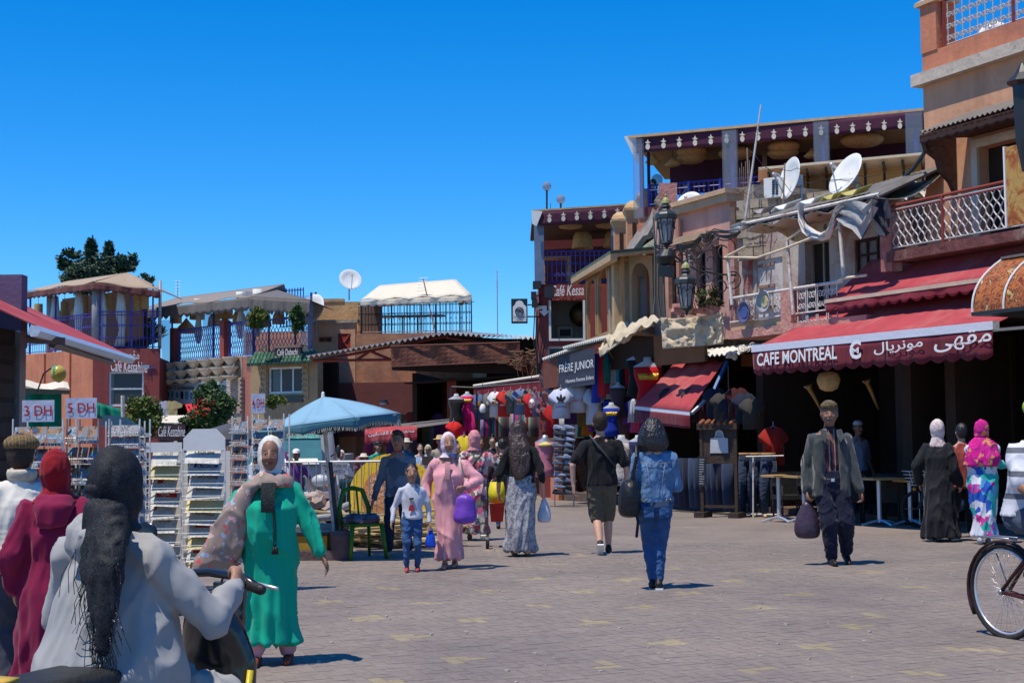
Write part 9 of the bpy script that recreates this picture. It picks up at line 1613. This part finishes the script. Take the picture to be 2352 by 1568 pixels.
pp = mk('paper_menu',MB().poly([F2.W(x,y,.012) for x,y in ((1631,1040),(1632,1006),(1641,1005),(1644,990),(1652,986),(1660,990),(1664,1005),(1672,1006),(1673,1040))],F2.n * .006),mat('menu_paper',(.42,.44,.46)),t); textmesh('Dar',F2.W(1647,997,.022),F2.W(1658,997,.022),F2.W(1647,993,.022),SB,pp); textmesh('Belkabir',F2.W(1643,1004,.022),F2.W(1662,1004,.022),F2.W(1643,999,.022),SB,pp)
t = thing('chalkboard','narrow black chalkboard menu clipped to the left leg of the carved stand','chalkboard',F2.W(1606,1118,.06)); mk('board',MB().fpb(F2,1603,1048,1622,1117,.04,.06),BLACKM,t); ch_ = MB()
for k in range(11): ch_.fpb(F2,1606,1054 + k * 5.5,1606 + random.uniform(6,13),1056 + k * 5.5,.061,.063)
mk('chalk_lines',ch_,mat('chalk',(.3,.32,.32)),t)
# cafe tables and chairs
WT_ = mat('table_top',(.42,.26,.11),.5,.15,8)
def table(x,y,Y,w,label):
 p = gp(x,Y); h = at(x,y,Y).z - p.z; t = thing('cafe_table',label,'table',p); mk('top',MB().box(p + V((-w / 2,-w / 2,h - .035)),p + V((w / 2,w / 2,h)),rz=.35,piv=p),WT_,t); mk('leg',MB().tube([p + UP * .05,p + UP * (h - .035)],.035,8),SILVER,t)
 b = MB()
 for k in range(4): a = .35 + k * math.pi / 2; d = V((math.cos(a),math.sin(a),0)); b.tube([p + UP * .09,p + d * .18 + UP * .06,p + d * .34 + UP * .015],.022,5)
 mk('base',b,SILVER,t)
table(1790,1090,25.3,.45,'square wooden cafe table, leftmost, near the jeans'); table(1848,1091,25.0,.6,'square wooden cafe table just left of the man in the wool jacket'); table(2021,1096,23.9,.62,'square wooden cafe table right of the man in the wool jacket'); table(2092,1101,23.9,.4,'wooden cafe table half hidden by the bicycle basket'); table(1935,1092,25,.6,'wooden cafe table hidden behind the man in the wool jacket')
RT = mat('black_rattan',(.02,.018,.016),.6,.4,40,.8,80)
def chair(x,Y,rz,label):
 p = gp(x,Y); t = thing('rattan_chair',label,'chair',p,'black rattan chairs at the cafe'); t.rotation_euler = (0,0,rz); mkl('seat',MB().box((-.25,-.25,.36),(.25,.25,.44)),RT,t,smooth=False); mkl('backrest',MB().box((-.25,.2,.44),(.25,.26,.85)),RT,t,smooth=False)
 for sx in (-1,1):
  mkl('armrest',MB().box((sx * .25 - .03,-.22,.6),(sx * .25 + .03,.22,.65)),RT,t,smooth=False)
  for sy in (-.22,.22): mkl('leg',MB().tube([(sx * .23,sy,0),(sx * .23,sy,.62)],.018,5),RT,t)
chair(2058,24.4,2.6,'black rattan chair between the two right-hand cafe tables'); chair(2098,24.3,2.9,'black rattan chair beside the bicycle basket'); chair(1990,25.6,.3,'black rattan chair deep in the shade of the awning'); chair(1815,26.3,.2,'black rattan chair behind the leftmost cafe table'); chair(1875,26,.2,'black rattan chair behind the wool-jacketed man'); chair(1950,24.8,3,'black rattan chair right behind the skullcap man')
wicker(at(1903,878,24.4),.2,.36,kind='disc',label='dim round basket lamp hanging under the lettered awning')
for x0,y0,x1,y1,lb in ((1856,884,1888,945,'long brass horn hung left of the basket lamp'),(1990,872,2018,940,'long brass horn hung right of the basket lamp')): one('brass_horn',MB().tube([at(x0,y0,24.6),at(x0 + 3,y0 + 8,24.6),at((x0 + x1) / 2,(y0 + y1) / 2,24.6),at(x1,y1,24.6)],[.09,.045,.03,.02],8),mat('old_brass',(.25,.15,.05),.4,.3,metal=.6),lb,'horn',smooth=True)
# moped behind the trio, stroller
p = gp(2113,23.2); t = thing('moped','old moped with a wire basket parked behind the woman in black','moped',p)
for x in (0,1.15): w_ = mk('wheel',MB().tube([p + V((x + .28 * math.cos(i * math.pi / 12),.1 * x,.3 + .28 * math.sin(i * math.pi / 12))) for i in range(25)],.03,6,cap=False),mat('tyre',(.02,.02,.02)),t); mk('spokes',MB().tube([p + V((x - .27,.1 * x,.3)),p + V((x + .27,.1 * x,.3))],.006,3).tube([p + V((x,.1 * x,.03)),p + V((x,.1 * x,.57))],.006,3),SILVER,w_)
mk('frame',MB().tube([p + V((0,0,.3)),p + V((.12,.01,.75)),p + V((.3,.03,.5)),p + V((.7,.06,.45)),p + V((1.15,.1,.3))],.035,6).tube([p + V((.12,.01,.75)),p + V((.1,.0,.95)),p + V((.05,-.2,.98))],.015,5),BLACKM,t); mk('seat',MB().ell(p + V((.72,.06,.72)),(.25,.1,.06)),SEAT,t,True); mk('engine',MB().ell(p + V((.6,.05,.38)),(.22,.1,.14)),GREYM,t,True)
bk_ = MB(); z0_,z1_ = .68,.9
for k in range(5): z = z0_ + (z1_ - z0_) * k / 4; e = .13 + .02 * k; bk_.tube([p + V((-e,-e,z)),p + V((e,-e,z)),p + V((e,e,z)),p + V((-e,e,z)),p + V((-e,-e,z))],.006,4)
for k in range(6): bk_.tube([p + V((-.13 + .052 * k,-.13,z0_)),p + V((-.21 + .084 * k,-.21,z1_))],.005,4)
mk('wire_basket',bk_,METALW,t); mk('reflector',MB().ell(p + V((-.1,-.1,.62)),.03),mat('amber',(.6,.22,.03)),t)
p = gp(1142,19.6); t = thing('stroller','folding stroller with a bright yellow hood pushed by the woman in the flowery djellaba','stroller',p); YEL = mat('stroller_yellow',(.62,.50,.01),.6)
mk('hood',MB().rings([(p + V((0,.1,.6)),.1,.14),(p + V((0,.12,.75)),.12,.16),(p + V((0,.14,.88)),.09,.1)]),YEL,t,True); mk('seat',MB().hexa([p + V(q) for q in ((-.08,-.05,.35),(.08,-.05,.35),(.08,.3,.35),(-.08,.3,.35),(-.1,-.1,.6),(.1,-.1,.6),(.1,.25,.5),(-.1,.25,.5))]),mat('stroller_red',(.45,.03,.02)),t)
fr = MB(); [fr.tube([p + V((sx * .12,-.25,.98)),p + V((sx * .13,.25,.12))],.01,5).tube([p + V((sx * .12,.15,.62)),p + V((sx * .13,-.15,.1))],.01,5) for sx in (-1,1)]; mk('frame',fr,BLACKM,t)
for sx in (-1,1):
 for sy in (-.15,.25): mk('wheel',MB().lathe([(.02,-.02),(.085,-.02),(.085,.02),(.02,.02)],p + V((sx * .13,sy,.085)),12,Matrix.Rotation(math.pi / 2,3,'Y')),BLACKM,t)
# FINISH: freeze the remeshed bodies and clothes, then press the folds into them
dg = bpy.context.evaluated_depsgraph_get(); done = {}
for (o,m,fold,fs,st,flute,nfl,z0,z1,seed) in FIN:
 ev = o.evaluated_get(dg); me = bpy.data.meshes.new_from_object(ev); done[o.name] = me
for (o,m,fold,fs,st,flute,nfl,z0,z1,seed) in FIN:
 me = done[o.name]; o.modifiers.clear(); old = o.data; o.data = me; bpy.data.meshes.remove(old); me.name = o.name
 me.materials.clear(); me.materials.append(m); me.polygons.foreach_set('use_smooth',[True] * len(me.polygons))
 if fold or flute:
  sv = V((seed * 7.1,seed * 3.3,seed)); nr = [v.normal.copy() for v in me.vertices]; co = []
  for v,n in zip(me.vertices,nr):
   c = v.co; w_ = 0
   if fold:
    # diagonal hanging folds: ridged noise
    q = V((c.x * fs + c.z * 1.5,c.y * fs,c.z * fs * st)) + sv; a1 = noise.noise(q); a2 = noise.noise(q * 2.3)
    r_ = max(0,1 - 2.6 * abs(a1)) ** 2; r2 = max(0,1 - 3 * abs(noise.noise(V((q.x * 1.9,q.y * 1.9,q.z * .75))))) ** 2; w_ += fold * (1.15 * (r_ - .3) + .42 * (r2 - .25) + .3 * a2)
   if flute:
    t = max(0,min(1,1 - (c.z - z0) / (z1 - z0))); th = math.atan2(c.y,c.x); w_ += flute * t * math.sin(nfl * th + 3 * noise.noise(V((th,c.z * 1.5,seed))) + seed)
   co.extend((c + n * w_)[:])
  me.vertices.foreach_set('co',co); me.update()
ORD = 'first second third fourth fifth sixth seventh eighth ninth tenth eleventh twelfth'.split()
bpy.context.view_layer.update()
for grp,tmpl in (('raffia lamps under the tan tent','{} raffia lamp from the left under the tan tent roof'),('raffia lamps under the dark awning','{} raffia lamp from the left under the dark scalloped awning'),('raffia lamps on the tower terrace','{} raffia lamp from the left in the maroon tower terrace'),('raffia lamps on the pineapple terrace','{} raffia lamp from the left under the pineapple terrace ceiling'),('tables under the cream gazebo','{} black table from the left under the cream gazebo')):
 for i,o in enumerate(sorted([o for o in COL.objects if o.get('group') == grp],key=lambda o: o.location.x / o.location.y)): o['label'] = tmpl.format(ORD[i])
for o,amp,fs in FIN_SIMPLE:
 o.data.polygons.foreach_set('use_smooth',[True] * len(o.data.polygons)); m_ = o.modifiers.new('s','SUBSURF'); m_.levels = 2; m_.render_levels = 2
 for v in o.data.vertices: v.co += V((noise.noise(v.co * fs),noise.noise(v.co * fs + V((5,1,2))),0)) * amp
